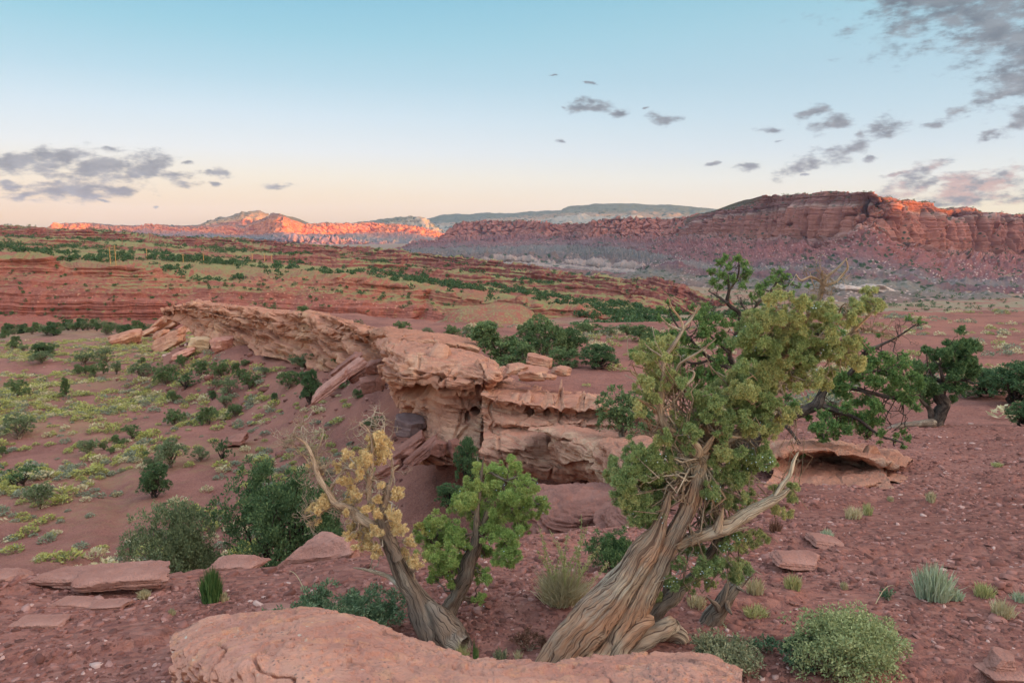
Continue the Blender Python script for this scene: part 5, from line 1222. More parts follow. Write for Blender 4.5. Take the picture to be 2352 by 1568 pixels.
# valley floor
N1 = 15000; rr_ = np.exp(rg.uniform(math.log(180), math.log(1250), N1)); aa = rg.uniform(R_(5), R_(38), N1)
vx, vy = np.sin(aa)*rr_, np.cos(aa)*rr_; cl = fbm(np.stack([vx/70, vy/45, 0*vx], -1), 3, 671)
kk = (rg.uniform(size=N1) < np.clip(.1+cl*2.0, .02, .6))&(vy > 170); vz = H(vx, vy)
bq = []
for x, y, z in zip(vx[kk], vy[kk], vz[kk]): spots.append((x, y, z, rg.uniform(2.6, 4.8)))
# scrub along the mesa foot and rims
MV = mesaV.reshape(-1, 3); q = rg.integers(len(MV), size=900)
rim_ = np.linspace(2, mesaV.shape[0]-1, mesaV.shape[0]).astype(int)
for i in rg.integers(200, mesaV.shape[1]-1, size=240):
    spots.append((*mesaV[rg.integers(14, 24), i], rg.uniform(4, 8)))
for i, j in zip(rg.integers(200, mesaV.shape[1]-1, 260), rg.integers(240, mesaV.shape[0]-6, 260)): spots.append((*mesaV[j, i], rg.uniform(3.5, 6.5)))
spots = np.array(spots); show = spots[:, 3]/np.hypot(spots[:, 0], spots[:, 1]); px_s, _ = project(spots[:, :3]); show = np.where((px_s > 0)&(px_s < 2352), show, 0)
order = np.argsort(-show); restT = MB()
for c_, i in enumerate(order):
    x, y, z, w = spots[i]; rz = rg.uniform(0, 6.28); hh = w*rg.uniform(.75, 1.05)
    if c_ < 290:
        o = bpy.data.objects.new('juniper_tree', FM[rg.integers(5)]); col.objects.link(o); o.location = (x, y, z-.1*w); o.rotation_euler = (0, 0, rz); o.scale = (w*1.25, w*1.25, hh*1.25)
        tag(o, 'small dark green juniper dotted over the distant red benches', 'tree', 'junipers on the distant benches')
    else:
        V, F = FP[rg.integers(5)]; far_ = math.hypot(x, y) > 800
        sub = rg.permutation(len(F))[:36 if far_ else 60]; W = V[F[sub].ravel()]*(1.5 if far_ else 1.3)*np.array((w, w, hh))
        c2, s2 = math.cos(rz), math.sin(rz)
        W = np.stack([W[:, 0]*c2-W[:, 1]*s2+x, W[:, 0]*s2+W[:, 1]*c2+y, W[:, 2]+z-.1*w], -1)
        restT.add(W, np.arange(len(W)).reshape(-1, 4))
tag(restT.build('juniper_scrub', m_far), 'juniper scrub dotted over the far benches and valley floor', 'scrub', None, 'stuff')

# ---------------------------------------------------------------- power poles on the bench
m_pole, g, b = material('pole_wood', .85, .1)
g.l.new(g.mix(g.noise(g.v('MULTIPLY', g.obj(), (6, 6, .5)), 3, 4), srgb(186,132,76), srgb(214,160,100)), b.inputs['Base Color'])
PL = [(254,607,572,'wooden power pole, left one of the close pair on the rim'),(266.6,610,569,'tallest wooden power pole, right one of the close pair on the rim'),(338,596,574,'wooden power pole third along the line from the left'),(421,603,585,'wooden power pole in the middle of the line, fourth from the left'),(468,605,584,'wooden power pole fifth along the line'),(580,600,583,'far thin power pole, first after the wide gap'),(608,601,583,'far thin power pole, second after the wide gap'),(624,600,585,'farthest thin power pole at the end of the line')]
for (x, y, yt, lab) in PL:
    p = hit(x, y, [bench]) or hit(x, y, [bench, ground]); dist = math.hypot(p.x, p.y); hgt = (y-yt)*dist/FPX
    root = empty('power_pole', p)
    t = np.linspace(0, 1, 8); pts = np.stack([0*t, 0*t, t*(hgt+.8)-.8], -1)
    rad = max(.16, .00042*dist)
    V, F = tube(pts, rad*(1-.3*t), 8); mesh_obj('pole', V, F, m_pole, root)
    V, F = tube(np.stack([np.linspace(-1.1, 1.1, 4), 0*np.arange(4), np.full(4, hgt-.7)], -1), np.full(4, rad*.45), 6); mesh_obj('crossarm', V, F, m_pole, root)
    tag(root, lab, 'power pole')
for k_ in [k_ for k_ in _proto if not _proto[k_][1]]:
    for ch in list(_proto[k_][0].children): bpy.data.objects.remove(ch)
    bpy.data.objects.remove(_proto[k_][0])
# ================================================================ foreground trees and shrubs
def cA(x, y): return 1205.9+x*.3297, 1033.6+y*.3297
def cB(x, y): return 1378.1+x*.3296, 574.2+y*.3296
def cC(x, y): return 631.6+x*.6731, 947.5+y*.6731
def cD(x, y): return 1952.3+x*.3205, 746.5+y*.3205
SC = {cA: .3297, cB: .3296, cC: .6731, cD: .3205}

def wood_mat(name, brown, grey, dark, pale, k=1.0):
    m, g, b = material(name, .85, .12)
    u, v, _ = g.sep(g.uv())
    p = g.obj()
    wob = g.noise(g.comb(g.m('MULTIPLY', u, 3.0), g.m('MULTIPLY', v, 3.5*k), 0.0), 1.0, 3, .55)
    uu = g.m('ADD', g.m('MULTIPLY', u, 88.0), g.m('MULTIPLY', wob, 20.0))
    gv = g.comb(uu, g.m('MULTIPLY', v, 2.2*k), 0.0)
    grain = g.noise(gv, 1.0, 5, .68)
    fine = g.noise(g.comb(g.m('MULTIPLY', uu, 3.2), g.m('MULTIPLY', v, 5*k), 1.7), 1.0, 4, .7)
    patch_ = g.noise(p, 5.0*k, 4, .62); patch2 = g.noise(p, 2.4*k, 3, .6)
    c = g.mix(g.step(patch_, .38, .62), srgb(brown), srgb(grey))
    c = g.mix(g.m('MULTIPLY', g.step(patch2, .48, .64), .8), c, srgb(pale))
    c = g.mix(g.m('MULTIPLY', g.step(fine, .5, .72), .45), c, srgb(pale))
    c = g.mix(g.m('MULTIPLY', g.step(grain, .48, .62), .95), c, srgb(dark))
    big = g.noise(g.comb(g.m('MULTIPLY', uu, .16), g.m('MULTIPLY', v, 1.1*k), 4.2), 1.0, 3, .6)
    c = g.mix(g.m('MULTIPLY', g.step(big, .55, .64), .75), c, srgb(dark))
    g.l.new(c, b.inputs['Base Color'])
    g.l.new(g.bump(g.m('ADD', g.m('MULTIPLY', grain, -1.0), g.m('MULTIPLY', fine, -.4)), 1.0, .014/k), b.inputs['Normal'])
    return m
m_wood = wood_mat('weathered_wood', (188,142,112), (168,144,124), (84,60,50), (218,190,160))
m_woodp = wood_mat('pale_wood', (188,150,118), (176,152,130), (96,72,58), (222,200,172))
m_woodg = wood_mat('grey_wood', (140,116,98), (128,112,100), (62,48,42), (176,154,132), 1.4)
m_woodd = wood_mat('dark_wood', (70,56,50), (92,78,70), (36,30,28), (120,102,90), 1.4)
m_twig = wood_mat('twig_wood', (168,138,112), (188,164,140), (110,84,68), (212,194,172), 2.0)

class Limbs:
    """collects limbs of one tree; each limb is a rough, grained, tapering tube"""
    def __init__(s): s.V = []; s.F = []; s.U = []; s.n = 0; s.axis = []
    def add(s, fn, pts, d0, d1=None, nseg=20, step=.02, rough=.16, seed=0, twist=.6, flat=1.0, start=0.0):
        a = np.array(pts, float); d1 = d0 if d1 is None else d1; k = SC[fn]
        X, Y = fn(a[:, 0], a[:, 1]); t = np.linspace(0, 1, len(a))
        dd = (d0+(d1-d0)*t) if a.shape[1] < 4 else a[:, 3]
        W = P(X, Y, dd); r = a[:, 2]*k*dd/FPX
        L = np.linalg.norm(np.diff(W, axis=0), axis=1).sum(); n = int(np.clip(L/step, 8, 260))
        W = cr_interp(W, n); r = np.maximum(cr_interp(r[:, None], n)[:, 0], .0015)
        s.tube(W, r, nseg, rough, seed, twist); return W
    def tube(s, W, r, nseg=20, rough=.16, seed=0, twist=.6, ax=True):
        n = len(W)
        if ax: s.axis.append((W, r))
        T = unit(np.gradient(W, axis=0)); A = unit(np.cross(T, np.array((.2, .9, .38)))); B = np.cross(T, A)
        a = np.linspace(0, 2*np.pi, nseg+1); v = np.concatenate([[0], np.cumsum(np.linalg.norm(np.diff(W, axis=0), axis=1))])
        ang = a[None]+twist*v[:, None]
        rm = max(r.max(), 1e-4)
        q = np.stack([np.cos(a)[None]*1.3+0*v[:, None], np.sin(a)[None]*1.3+0*v[:, None], (v[:, None]/rm*.22)+0*a[None]], -1)
        rid = fbm(q*1.0+seed*3.7, 4, seed, gain=.55, ridged=False); fine = fbm(q*np.array((7.5, 7.5, .8))+seed, 4, seed+3, ridged=True)
        lump = fbm(np.stack([np.cos(a)[None]*.5+0*v[:, None], np.sin(a)[None]*.5+0*v[:, None], v[:, None]/rm*.45+0*a[None]], -1)+seed*1.3, 3, seed+5)
        R = r[:, None]*(1+rough*(1.7*rid+1.2*(fine-.4)+1.5*lump))
        V = W[:, None]+R[..., None]*(np.cos(ang)[..., None]*A[:, None]+np.sin(ang)[..., None]*B[:, None])
        s.V.append(V.reshape(-1, 3)); s.F.append(grid_faces(n, nseg+1)+s.n); s.n += V.shape[0]*V.shape[1]
        s.U.append(np.stack([np.broadcast_to(a[None]/(2*np.pi)*np.clip(rm/.12, .12, 1.0), V.shape[:2]), np.broadcast_to(v[:, None], V.shape[:2])], -1).reshape(-1, 2))
    def near(s, p):
        best = None
        for W, r in s.axis:
            dd = np.linalg.norm(W-p, axis=1); i = dd.argmin()
            if best is None or dd[i] < best[0]: best = (dd[i], W[i], r[i])
        return best
    def build(s, name, mat, root):
        V = np.concatenate(s.V); o = mesh_obj(name, V-np.array(root.location), np.concatenate(s.F), mat, root, True, uv=np.concatenate(s.U)); return o
def twigs(L, src, n, ln, r0, rg, up=.3, kink=.35, rel=None, depth=2):
    """crooked bare twigs growing from points"""
    for k in range(n):
        p = np.array(src[rg.integers(len(src))], float); d = unit(rg.normal(size=3)+np.array((0, 0, up))); 
        def grow(p, d, l, r, dep):
            m_ = 6; pts = [p]
            for j in range(m_):
                d = unit(d+rg.normal(size=3)*kink); pts.append(pts[-1]+d*l/m_)
            L.tube(np.array(pts), r*np.linspace(1, .25, m_+1), 5, .1, int(rg.integers(99)), 0, False)
            if dep:
                for j in range(2):
                    i = rg.integers(2, m_); grow(pts[i], unit(d+rg.normal(size=3)*.8), l*.6, r*.6, dep-1)
        grow(p, d, ln*rg.uniform(.5, 1.2), r0, depth)

def sprigs(cent, rad, n, ln, wd, rg, outw=1.0, up=.25, sub=7):
    """feathery clump of scale-leaf sprays"""
    sub = 13; stretch = rg.uniform(.65, 1.45, 3)*np.array((1, 1, .9))
    sc_ = unit(rg.normal(size=(sub, 3)))*rad*rg.uniform(.2, 1.0, (sub, 1))*stretch; k = rg.integers(sub, size=n)
    d = unit(rg.normal(size=(n, 3))+unit(sc_[k])*.6+np.array((0, 0, up)))
    c = cent+sc_[k]+d*(rad*.34)*rg.uniform(.2, 1.15, (n, 1))
    D = unit(d*outw+rg.normal(size=(n, 3))*.45)
    return leaves(c, D, ln*rg.uniform(.6, 1.35, n), wd*rg.uniform(.7, 1.3, n), rg)
m_bigj = foliage_mat('juniper_sprays', (112,128,78), (140,152,94), (170,174,118), hue=0, attr='tip', ac=((188,174,110), (202,188,130)))
m_bigj2 = foliage_mat('bright_juniper_sprays', (124,146,78), (152,170,94), (178,188,114), hue=0, attr='tip', ac=((186,164,92), (196,176,110)))
m_orange = foliage_mat('dead_orange_sprays', (206,170,114), (222,192,138), (234,212,166), hue=0)
m_needle = foliage_mat('pinyon_needles', (82,108,62), (110,138,78), (146,166,100), hue=0, attr='tip', ac=((150,156,84), (176,150,84)))
m_needd = foliage_mat('dark_pinyon_needles', (72,94,60), (96,118,74), (122,142,88), hue=0, attr='tip', ac=((130,140,76), (150,140,80)))
m_berry, g, b = material('berry_skin', .6, .2); g.l.new(g.mix(g.island(), srgb(150,170,170), srgb(196,210,206)), b.inputs['Base Color'])
def berries(root, cents, rad, n, rg, size):
    mb = MB(); o8 = np.array([(1,0,0),(-1,0,0),(0,1,0),(0,-1,0),(0,0,1),(0,0,-1)], float)
    f8 = np.array([(0,2,4),(2,1,4),(1,3,4),(3,0,4),(2,0,5),(1,2,5),(3,1,5),(0,3,5)])
    for i in range(n):
        j = rg.integers(len(cents)); d = unit(rg.normal(size=3)+np.array((0, -1.0, 0)))
        mb.add(cents[j]+d*rad[j]*rg.uniform(.8, 1.1)+o8*size-np.array(root.location), f8)
    tag(mb.build('berries', m_berry, root, True), kind='stuff')
def crown(root, fn, lst, depth, jit, mat, dens, ln, wd, rg, limbs=None, twr=.004, name='crown', squash=.8, yel=(.0, .55, 1.0), extra=1):
    """foliage masses; lst rows: x, y, r, tone (g green, y yellowing, o dry)"""
    mb = MB(); k = SC[fn]; cents = []; rads = []
    more = [(q[0]+rg.normal()*q[2]*.8, q[1]+rg.normal()*q[2]*.7, q[2]*rg.uniform(.55, .9))+tuple(q[3:]) for q in lst for _ in range(extra)]
    for row in list(lst)+more:
        x, y, r = row[:3]; tn = row[3] if len(row) > 3 else 'g'
        X, Y = fn(x, y); d = depth(x, y) if callable(depth) else depth
        d = d+rg.uniform(-jit, jit); c = P(X, Y, d); rr = r*k*d/FPX*1.28
        n = int(dens*3.4*(r*k)**2+60)
        V, F = sprigs(c, rr, n, ln, wd, rg)
        base = {'g': yel[0], 'y': yel[1], 'o': yel[2]}[tn]
        t = np.repeat(np.clip(base*rg.uniform(.3, 1.5, n)*(rg.uniform(size=n) < (.9 if tn == 'o' else .75)), 0, 1), 4)
        mb.add(V-np.array(root.location), F, t); cents.append(c); rads.append(rr)
        if limbs:
            nd = limbs.near(c)
            if nd and nd[0] > .02:
                t_ = np.linspace(0, 1, 7)[:, None]; w = rg.normal(size=(7, 3))*nd[0]*.09; w[0] = 0
                limbs.tube(nd[1]*(1-t_)+c*t_+w+np.array((0, 0, -.10*nd[0]))*np.sin(np.pi*t_), np.linspace(min(nd[2]*.6, twr*1.8), twr*.6, 7), 6, .12, int(rg.integers(99)), 0, False)
    o = mb.build(name, mat, root, False, 'tip'); return cents, rads
def needle_crown(root, fn, lst, depth, jit, mat, shoots, L, rg, limbs=None, per=30, nl=.032, nw=.0045, yel=.12, twr=.006, name='crown', nd_=None):
    mb = MB(); k = SC[fn]; cents = []
    more = [(q[0]+rg.normal()*q[2]*.9, q[1]+rg.normal()*q[2]*.8, q[2]*.8) for q in lst if q[2] > 42]
    for row in list(lst)+more:
        x, y, r = row[:3]; X, Y = fn(x, y); d = (depth(x, y) if callable(depth) else depth)+rg.uniform(-jit, jit)
        c = P(X, Y, d); rr = r*k*d/FPX; ns = max(3, int(shoots*(r*k)**2/100))
        sd = unit(rg.normal(size=(ns, 3))+np.array((0, 0, .7))); sp = c+unit(rg.normal(size=(ns, 3)))*rr*rg.uniform(.1, 1.0, (ns, 1))*np.array((1, 1, .8))
        t = rg.uniform(0, 1, (ns, per, 1)); R = unit(rg.normal(size=(ns, per, 3)))
        ax = sd[:, None]; pr = unit(R-ax*(R*ax).sum(-1, keepdims=True)); D = unit(ax*.85+pr*.75)
        pos = sp[:, None]+ax*(t-.5)*L+D*nl*.4
        V, F = leaves(pos.reshape(-1, 3), D.reshape(-1, 3), nl*rg.uniform(.7, 1.2, ns*per), nw, rg)
        tp_ = np.repeat(np.clip((t.reshape(-1)-.72)*2.0, 0, 1)*yel*4*rg.uniform(0, 1, ns*per), 4)
        mb.add(V-np.array(root.location), F, tp_); cents.append(c)
        if limbs:
            nr = limbs.near(c)
            if nr and nr[0] > .03:
                t_ = np.linspace(0, 1, 8)[:, None]; w = rg.normal(size=(8, 3))*nr[0]*.08; w[0] = 0
                limbs.tube(nr[1]*(1-t_)+c*t_+w+np.array((0, 0, -.12*nr[0]))*np.sin(np.pi*t_), np.linspace(min(nr[2]*.6, twr*1.8), twr*.6, 8), 6, .12, int(rg.integers(99)), 0, False)
                for q in sp[:3]: limbs.tube(np.linspace(c, q, 4), np.linspace(twr*.6, twr*.3, 4), 5, .1, 1, 0, False)
    mb.build(name, mat, root, False, 'tip'); return cents

# ---------------------------------------------------------------- the big twisted juniper
rg = np.random.default_rng(5)
DJ = 3.72
root = empty('juniper_tree', PV(*cA(380, 1480), DJ)); BIG = root
T = Limbs()
T.add(cA, [(215,1560,150,3.70),(250,1480,165,3.70),(370,1310,158,3.70),(495,1150,146,3.70),(640,975,118,3.71),(745,845,98,3.71),(838,690,98,3.72),(915,575,64,3.72),(955,470,36,3.72),(985,380,28,3.72),(1008,285,10,3.72)], 0, nseg=128, step=.007, rough=.17, seed=3, twist=.5)
T.add(cA, [(470,1580,130,3.74),(520,1490,132,3.74),(605,1330,122,3.74),(705,1160,112,3.74),(815,980,94,3.74),(922,800,84,3.75),(1010,630,80,3.76),(1095,490,66,3.77),(1148,370,60,3.78),(1190,230,53,3.79),(1215,100,53,3.80),(1240,0,58,3.81)], 0, nseg=128, step=.007, rough=.18, seed=8, twist=-.8)
T.add(cA, [(600,1540,50,3.66),(650,1400,60,3.66),(730,1290,56,3.68),(820,1200,62,3.70),(890,1185,30,3.72)], 0, nseg=40, step=.008, rough=.25, seed=12)
T.add(cA, [(420,1600,70,3.62),(480,1500,66,3.63),(560,1400,50,3.66),(660,1260,34,3.70)], 0, nseg=36, step=.008, rough=.25, seed=14)
T.add(cA, [(620,1500,44,3.7),(720,1420,56,3.72),(830,1330,62,3.74),(940,1260,60,3.77),(1040,1215,52,3.8),(1065,1200,20,3.8)], 0, nseg=44, step=.008, rough=.26, seed=17)
T.add(cA, [(900,1330,44,3.95),(1000,1280,66,3.93),(1070,1290,66,3.9),(1105,1360,46,3.9),(1115,1440,30,3.9),(1120,1500,26,3.9)], 0, nseg=40, step=.01, rough=.2, seed=19)
T.build('trunk', m_wood, root)
Lr = Limbs()
Lr.add(cA, [(1060,660,40,3.76),(1140,628,44,3.75),(1250,592,43,3.72),(1370,545,54,3.70),(1480,490,46,3.69),(1600,412,40,3.68),(1750,330,31,3.66),(1845,268,10,3.65)], 0, nseg=36, step=.008, rough=.2, seed=23)
Lr.add(cA, [(1345,560,34,3.69),(1355,500,28,3.68),(1368,450,16,3.67),(1380,395,6,3.66)], 0, nseg=20, step=.008, rough=.25, seed=25)
Lr.add(cA, [(1730,345,22,3.66),(1785,250,17,3.66),(1845,170,15,3.66),(1875,70,11,3.66),(1905,10,5,3.66)], 0, nseg=16, step=.01, rough=.2, seed=27)
Lr.add(cA, [(1380,560,28,3.70),(1430,560,20,3.70),(1500,545,12,3.70),(1560,535,7,3.7)], 0, nseg=14, step=.01, rough=.25, seed=28)
Lr.build('dead_branch', m_woodp, root)
L2 = Limbs()
L2.add(cA, [(860,1190,44,3.95),(930,1110,46,3.95),(1010,1040,46,3.93),(1090,960,38,3.9),(1190,850,30,3.88),(1300,700,26,3.85),(1370,600,30,3.8)], 0, nseg=26, step=.01, rough=.25, seed=31)
L2.add(cA, [(960,1090,34,3.97),(980,1000,30,3.97),(990,900,24,3.97),(1010,800,14,3.97)], 0, nseg=18, step=.01, rough=.25, seed=33)
L2.build('branch', m_woodg, root)
L3 = Limbs()
L3.add(cB, [(720,1440,56,3.81),(640,1400,36,3.80),(595,1345,31,3.79),(520,1270,27,3.78),(440,1205,25,3.77),(422,1100,21,3.77),(435,1000,19,3.77),(442,900,17,3.77),(440,800,15,3.78),(470,720,14,3.79),(520,650,13,3.80),(570,570,12,3.81),(600,520,10,3.82),(650,450,7,3.83),(705,395,4,3.84)], 0, nseg=24, step=.01, rough=.22, seed=41)
L3.add(cB, [(720,1460,50,3.81),(640,1450,44,3.83),(560,1415,38,3.85),(480,1365,14,3.88)], 0, nseg=24, step=.01, rough=.25, seed=42)
for pts, s_ in [([(580,545,8),(560,480,7),(500,400,6),(478,335,3)],1),([(590,530,8),(640,480,7),(690,380,4)],2),([(570,560,7),(480,520,6),(425,465,3)],3),([(440,880,12),(520,850,12),(560,790,10),(640,740,8),(720,690,6),(765,645,4)],4),([(700,700,6),(760,660,5),(810,615,3)],5),
                ([(430,1110,12),(520,1050,9),(580,960,9),(640,900,9),(655,850,7),(612,835,4)],6),([(600,980,7),(550,930,6),(500,895,3)],7),([(420,1180,10),(390,1120,9),(300,1060,6),(270,1040,3)],8),([(440,980,9),(370,960,8),(330,900,6),(240,870,8),(210,830,4)],9),([(450,760,8),(400,720,7),(350,690,5),(310,650,3)],10),([(200,740,3),(190,680,3),(196,600,2)],11),([(330,900,5),(230,850,5),(130,830,3),(70,800,2)],12),([(410,1200,6),(370,1290,5),(300,1280,4),(240,1285,2)],13)]:
    L3.add(cB, pts, 3.76+.02*(s_ % 5), 3.70+.05*(s_ % 4), nseg=10, step=.012, rough=.2, seed=50+s_)
for pts, s_ in [([(690,1420,30),(690,1380,26),(650,1330,12),(615,1310,4)],1),([(720,1400,28),(760,1350,22),(800,1290,10),(860,1275,12),(930,1300,9),(990,1305,3)],2)]:
    L3.add(cB, pts, 3.72, 3.64, nseg=14, step=.01, rough=.25, seed=70+s_)
L3.build('branch', m_woodp, root)
L4 = Limbs()
L4.add(cB, [(720,1480,52,3.82),(770,1440,52,3.84),(850,1350,47,3.86),(950,1290,42,3.88),(1060,1210,34,3.88),(1130,1110,31,3.86),(1200,1000,27,3.84),(1270,900,24,3.84),(1300,830,22,3.86),(1280,760,26,3.88),(1295,710,24,3.9),(1340,600,21,3.9),(1420,500,18,3.88),(1490,400,17,3.86),(1530,330,16,3.85),(1552,240,14,3.85),(1592,178,9,3.85),(1655,125,7,3.84),(1722,55,3,3.83)], 0, nseg=26, step=.01, rough=.26, seed=81)
for pts, s_ in [([(1550,250,11),(1640,222,10),(1700,160,8),(1726,120,5),(1712,55,2)],1),([(1545,225,9),(1470,188,8),(1400,212,6),(1365,168,3)],2),([(1552,210,7),(1545,170,6),(1556,142,3)],3),([(1290,740,14),(1400,690,15),(1500,640,18),(1570,570,16),(1650,500,14),(1720,440,12),(1800,420,8),(1880,370,6),(1955,335,3)],4),
                ([(1560,700,10),(1680,640,13),(1750,580,12),(1800,530,11),(1860,470,8),(1905,425,4)],5),([(1800,535,8),(1880,560,7),(1960,570,5),(2040,495,2)],6),([(1530,350,8),(1440,380,8),(1380,420,7),(1350,470,4)],7),([(1340,600,10),(1300,520,9),(1320,440,7),(1400,360,4)],8),([(1160,1080,14),(1250,1110,14),(1310,1150,9),(1370,1180,3)],9),([(1720,700,8),(1760,740,6),(1830,760,3)],10),([(1640,530,7),(1680,400,5),(1720,370,3)],11),([(1790,560,6),(1830,640,4),(1880,700,2)],12)]:
    L4.add(cB, pts, 3.86, 3.70+.04*(s_ % 5), nseg=12, step=.012, rough=.22, seed=90+s_)
twigs(L4, P(*cB(np.array([1552,1560,1540,1500,1640,1590,1470.]), np.array([250,230,300,380,220,180,195.])), 3.83), 26, .12, .0028, rg, .2, .5)
twigs(L3, P(*cB(np.array([600,650,560,500,440,640,720,330,240.]), np.array([520,450,480,400,900,740,690,900,870.])), 3.78), 26, .11, .0028, rg, .2, .5)
twigs(L4, P(*cB(np.array([1880,1900,1800,1960,1720,1850.]), np.array([370,430,530,570,440,560.])), 3.78), 22, .13, .0025, rg, .1, .5)
BL1 = [(1250,330,50,'y'),(1170,350,34,'o'),(1420,360,55,'y'),(1480,385,42,'g'),(1575,430,66,'y'),(1575,475,55,'g'),(1130,470,60,'y'),(1200,460,60,'y'),(1290,480,60,'y'),(1400,460,60,'y'),(1460,520,60,'y'),(1330,560,64,'o'),(1290,600,60,'y'),(1420,620,60,'g'),(1850,380,60,'y'),(1930,380,42,'y'),(1780,420,50,'y'),(1750,490,48,'y'),(1560,680,60,'g'),(1600,640,60,'y'),(1640,700,50,'y'),(1720,680,60,'y'),(1780,640,46,'y'),(1780,780,58,'o'),(1720,760,50,'y'),(1480,720,62,'g'),(1380,720,54,'g'),(1120,760,70,'g'),(1230,800,80,'y'),(1330,830,70,'y'),(1385,830,50,'y'),(1130,880,90,'y'),(1020,880,72,'g'),(940,880,60,'y'),(950,960,70,'y'),(1060,970,80,'g'),(1180,960,70,'y'),(1140,1040,70,'g'),(900,1020,50,'y'),(930,1110,80,'y'),(1000,1140,70,'g'),(880,1170,60,'g'),(760,1110,80,'g'),(690,1150,70,'g'),(820,1100,60,'g'),(560,1190,60,'y'),(620,1250,70,'g'),(530,1230,50,'g'),(1500,900,60,'y'),(1545,905,48,'y'),(1470,780,52,'g'),(1000,620,90,'g'),(1080,620,80,'g'),(1110,560,60,'y'),(1180,650,70,'g'),(1050,700,70,'g'),(1250,700,60,'g'),
  (500,680,60,'y'),(465,705,50,'y'),(360,700,58,'y'),(330,760,60,'y'),(420,880,60,'y'),(390,905,50,'y'),(490,860,50,'y'),(310,930,58,'y'),(340,965,50,'y'),(520,960,60,'y'),(560,930,50,'g'),(370,1060,50,'y'),(290,1110,48,'y'),(268,1085,36,'o'),(1080,1250,70,'y'),(1180,1240,60,'y'),(1250,1180,46,'o'),(1330,1160,50,'y'),(1130,1160,60,'g'),(880,1430,60,'y'),(960,1410,52,'g'),(1130,1420,60,'g'),(1150,1470,60,'g'),(1050,1500,70,'g'),(1030,1545,60,'g'),(900,1520,50,'g'),(540,1330,50,'g'),(420,1330,50,'y'),(470,1300,45,'g'),(1215,720,60,'g'),(1330,660,50,'y'),(1540,560,46,'y'),(1380,900,46,'y'),(680,1080,50,'g'),(860,1290,44,'g'),(740,1230,60,'g')]
AL1 = [(640,180,52,'y'),(620,95,45,'g'),(720,90,70,'g'),(800,60,80,'g'),(760,150,80,'y'),(700,230,80,'g'),(640,330,60,'g'),(690,370,70,'y'),(780,260,90,'y'),(860,150,90,'g'),(930,100,70,'g'),(880,240,80,'g'),(950,230,60,'g'),(820,350,80,'g'),(850,430,70,'g'),(780,470,58,'g'),(920,460,60,'g'),(960,330,50,'g'),(1010,120,60,'y'),(900,30,70,'g'),(1000,40,60,'g'),(860,520,56,'g'),
  (1350,60,70,'g'),(1440,130,80,'g'),(1540,150,80,'g'),(1590,60,60,'g'),(1480,220,70,'y'),(1300,290,60,'g'),(1300,360,60,'g'),(1400,330,60,'y'),(1460,380,50,'g'),(1560,330,48,'y'),(1290,510,58,'g'),(1545,420,38,'y'),(1760,270,42,'y'),(1862,245,44,'y'),(1865,335,42,'y'),(1825,435,38,'o'),(1640,620,50,'y'),(1560,640,46,'y'),(1480,600,46,'g'),(1190,690,60,'g'),(1270,750,72,'g'),(1230,830,72,'g'),(1350,800,60,'g'),(1470,790,60,'y'),(1470,880,60,'g'),(1110,930,60,'g'),(1000,900,58,'g'),(900,1020,48,'y'),(1280,950,40,'y'),(1380,670,50,'g'),(1060,800,40,'g'),(1750,400,34,'o'),(1510,690,36,'o'),(1200,905,34,'o'),(1420,600,40,'g')]
cs, rs = crown(root, cB, BL1, 3.84, .22, m_bigj, 1.8, .0145, .0032, rg, L4, .0036, extra=2)
cs2, rs2 = crown(root, cA, AL1, 3.86, .2, m_bigj, 2.0, .0145, .0032, rg, L4, .0036, name='crown')
L4.build('branch', m_woodp, root)
berries(root, [c for c, l in zip(cs2, AL1) if l[3] == 'g'][10:]+[c for c, l in zip(cs, BL1) if l[3] == 'g'][::3], [r for r, l in zip(rs2, AL1) if l[3] == 'g'][10:]+[r for r, l in zip(rs, BL1) if l[3] == 'g'][::3], 260, rg, .0042)
tag(root, 'big twisted juniper with a thick leaning weathered trunk in the right foreground', 'juniper')
# dead stump trunk leaning right, behind the big one
rt = empty('dead_stump', PV(*cA(1230, 1310), 4.25)); L = Limbs()
L.add(cA, [(1090,1330,40,4.25),(1190,1310,66,4.25),(1290,1200,76,4.25),(1370,1080,62,4.25),(1420,1000,55,4.25),(1480,930,42,4.25),(1545,885,20,4.25),(1590,865,6,4.25)], 0, nseg=44, step=.009, rough=.2, seed=111)
L.add(cA, [(1345,1090,30,4.2),(1375,1030,26,4.2),(1400,960,18,4.2),(1424,885,4,4.2)], 0, nseg=20, step=.01, rough=.25, seed=112)
L.add(cA, [(1350,1110,22,4.18),(1325,1070,18,4.17),(1290,1040,9,4.16),(1262,1018,3,4.16)], 0, nseg=14, step=.01, rough=.25, seed=113)
L.add(cA, [(1400,1060,26,4.2),(1420,1110,16,4.15),(1440,1140,6,4.1)], 0, nseg=14, step=.01, rough=.25, seed=114)
L.add(cA, [(1480,950,16,4.22),(1500,965,12,4.2),(1530,985,5,4.18)], 0, nseg=12, step=.01, rough=.2, seed=115)
L.build('trunk', m_woodg, rt)
tag(rt, 'leafless leaning grey-brown stump right behind the big juniper', 'dead stump')

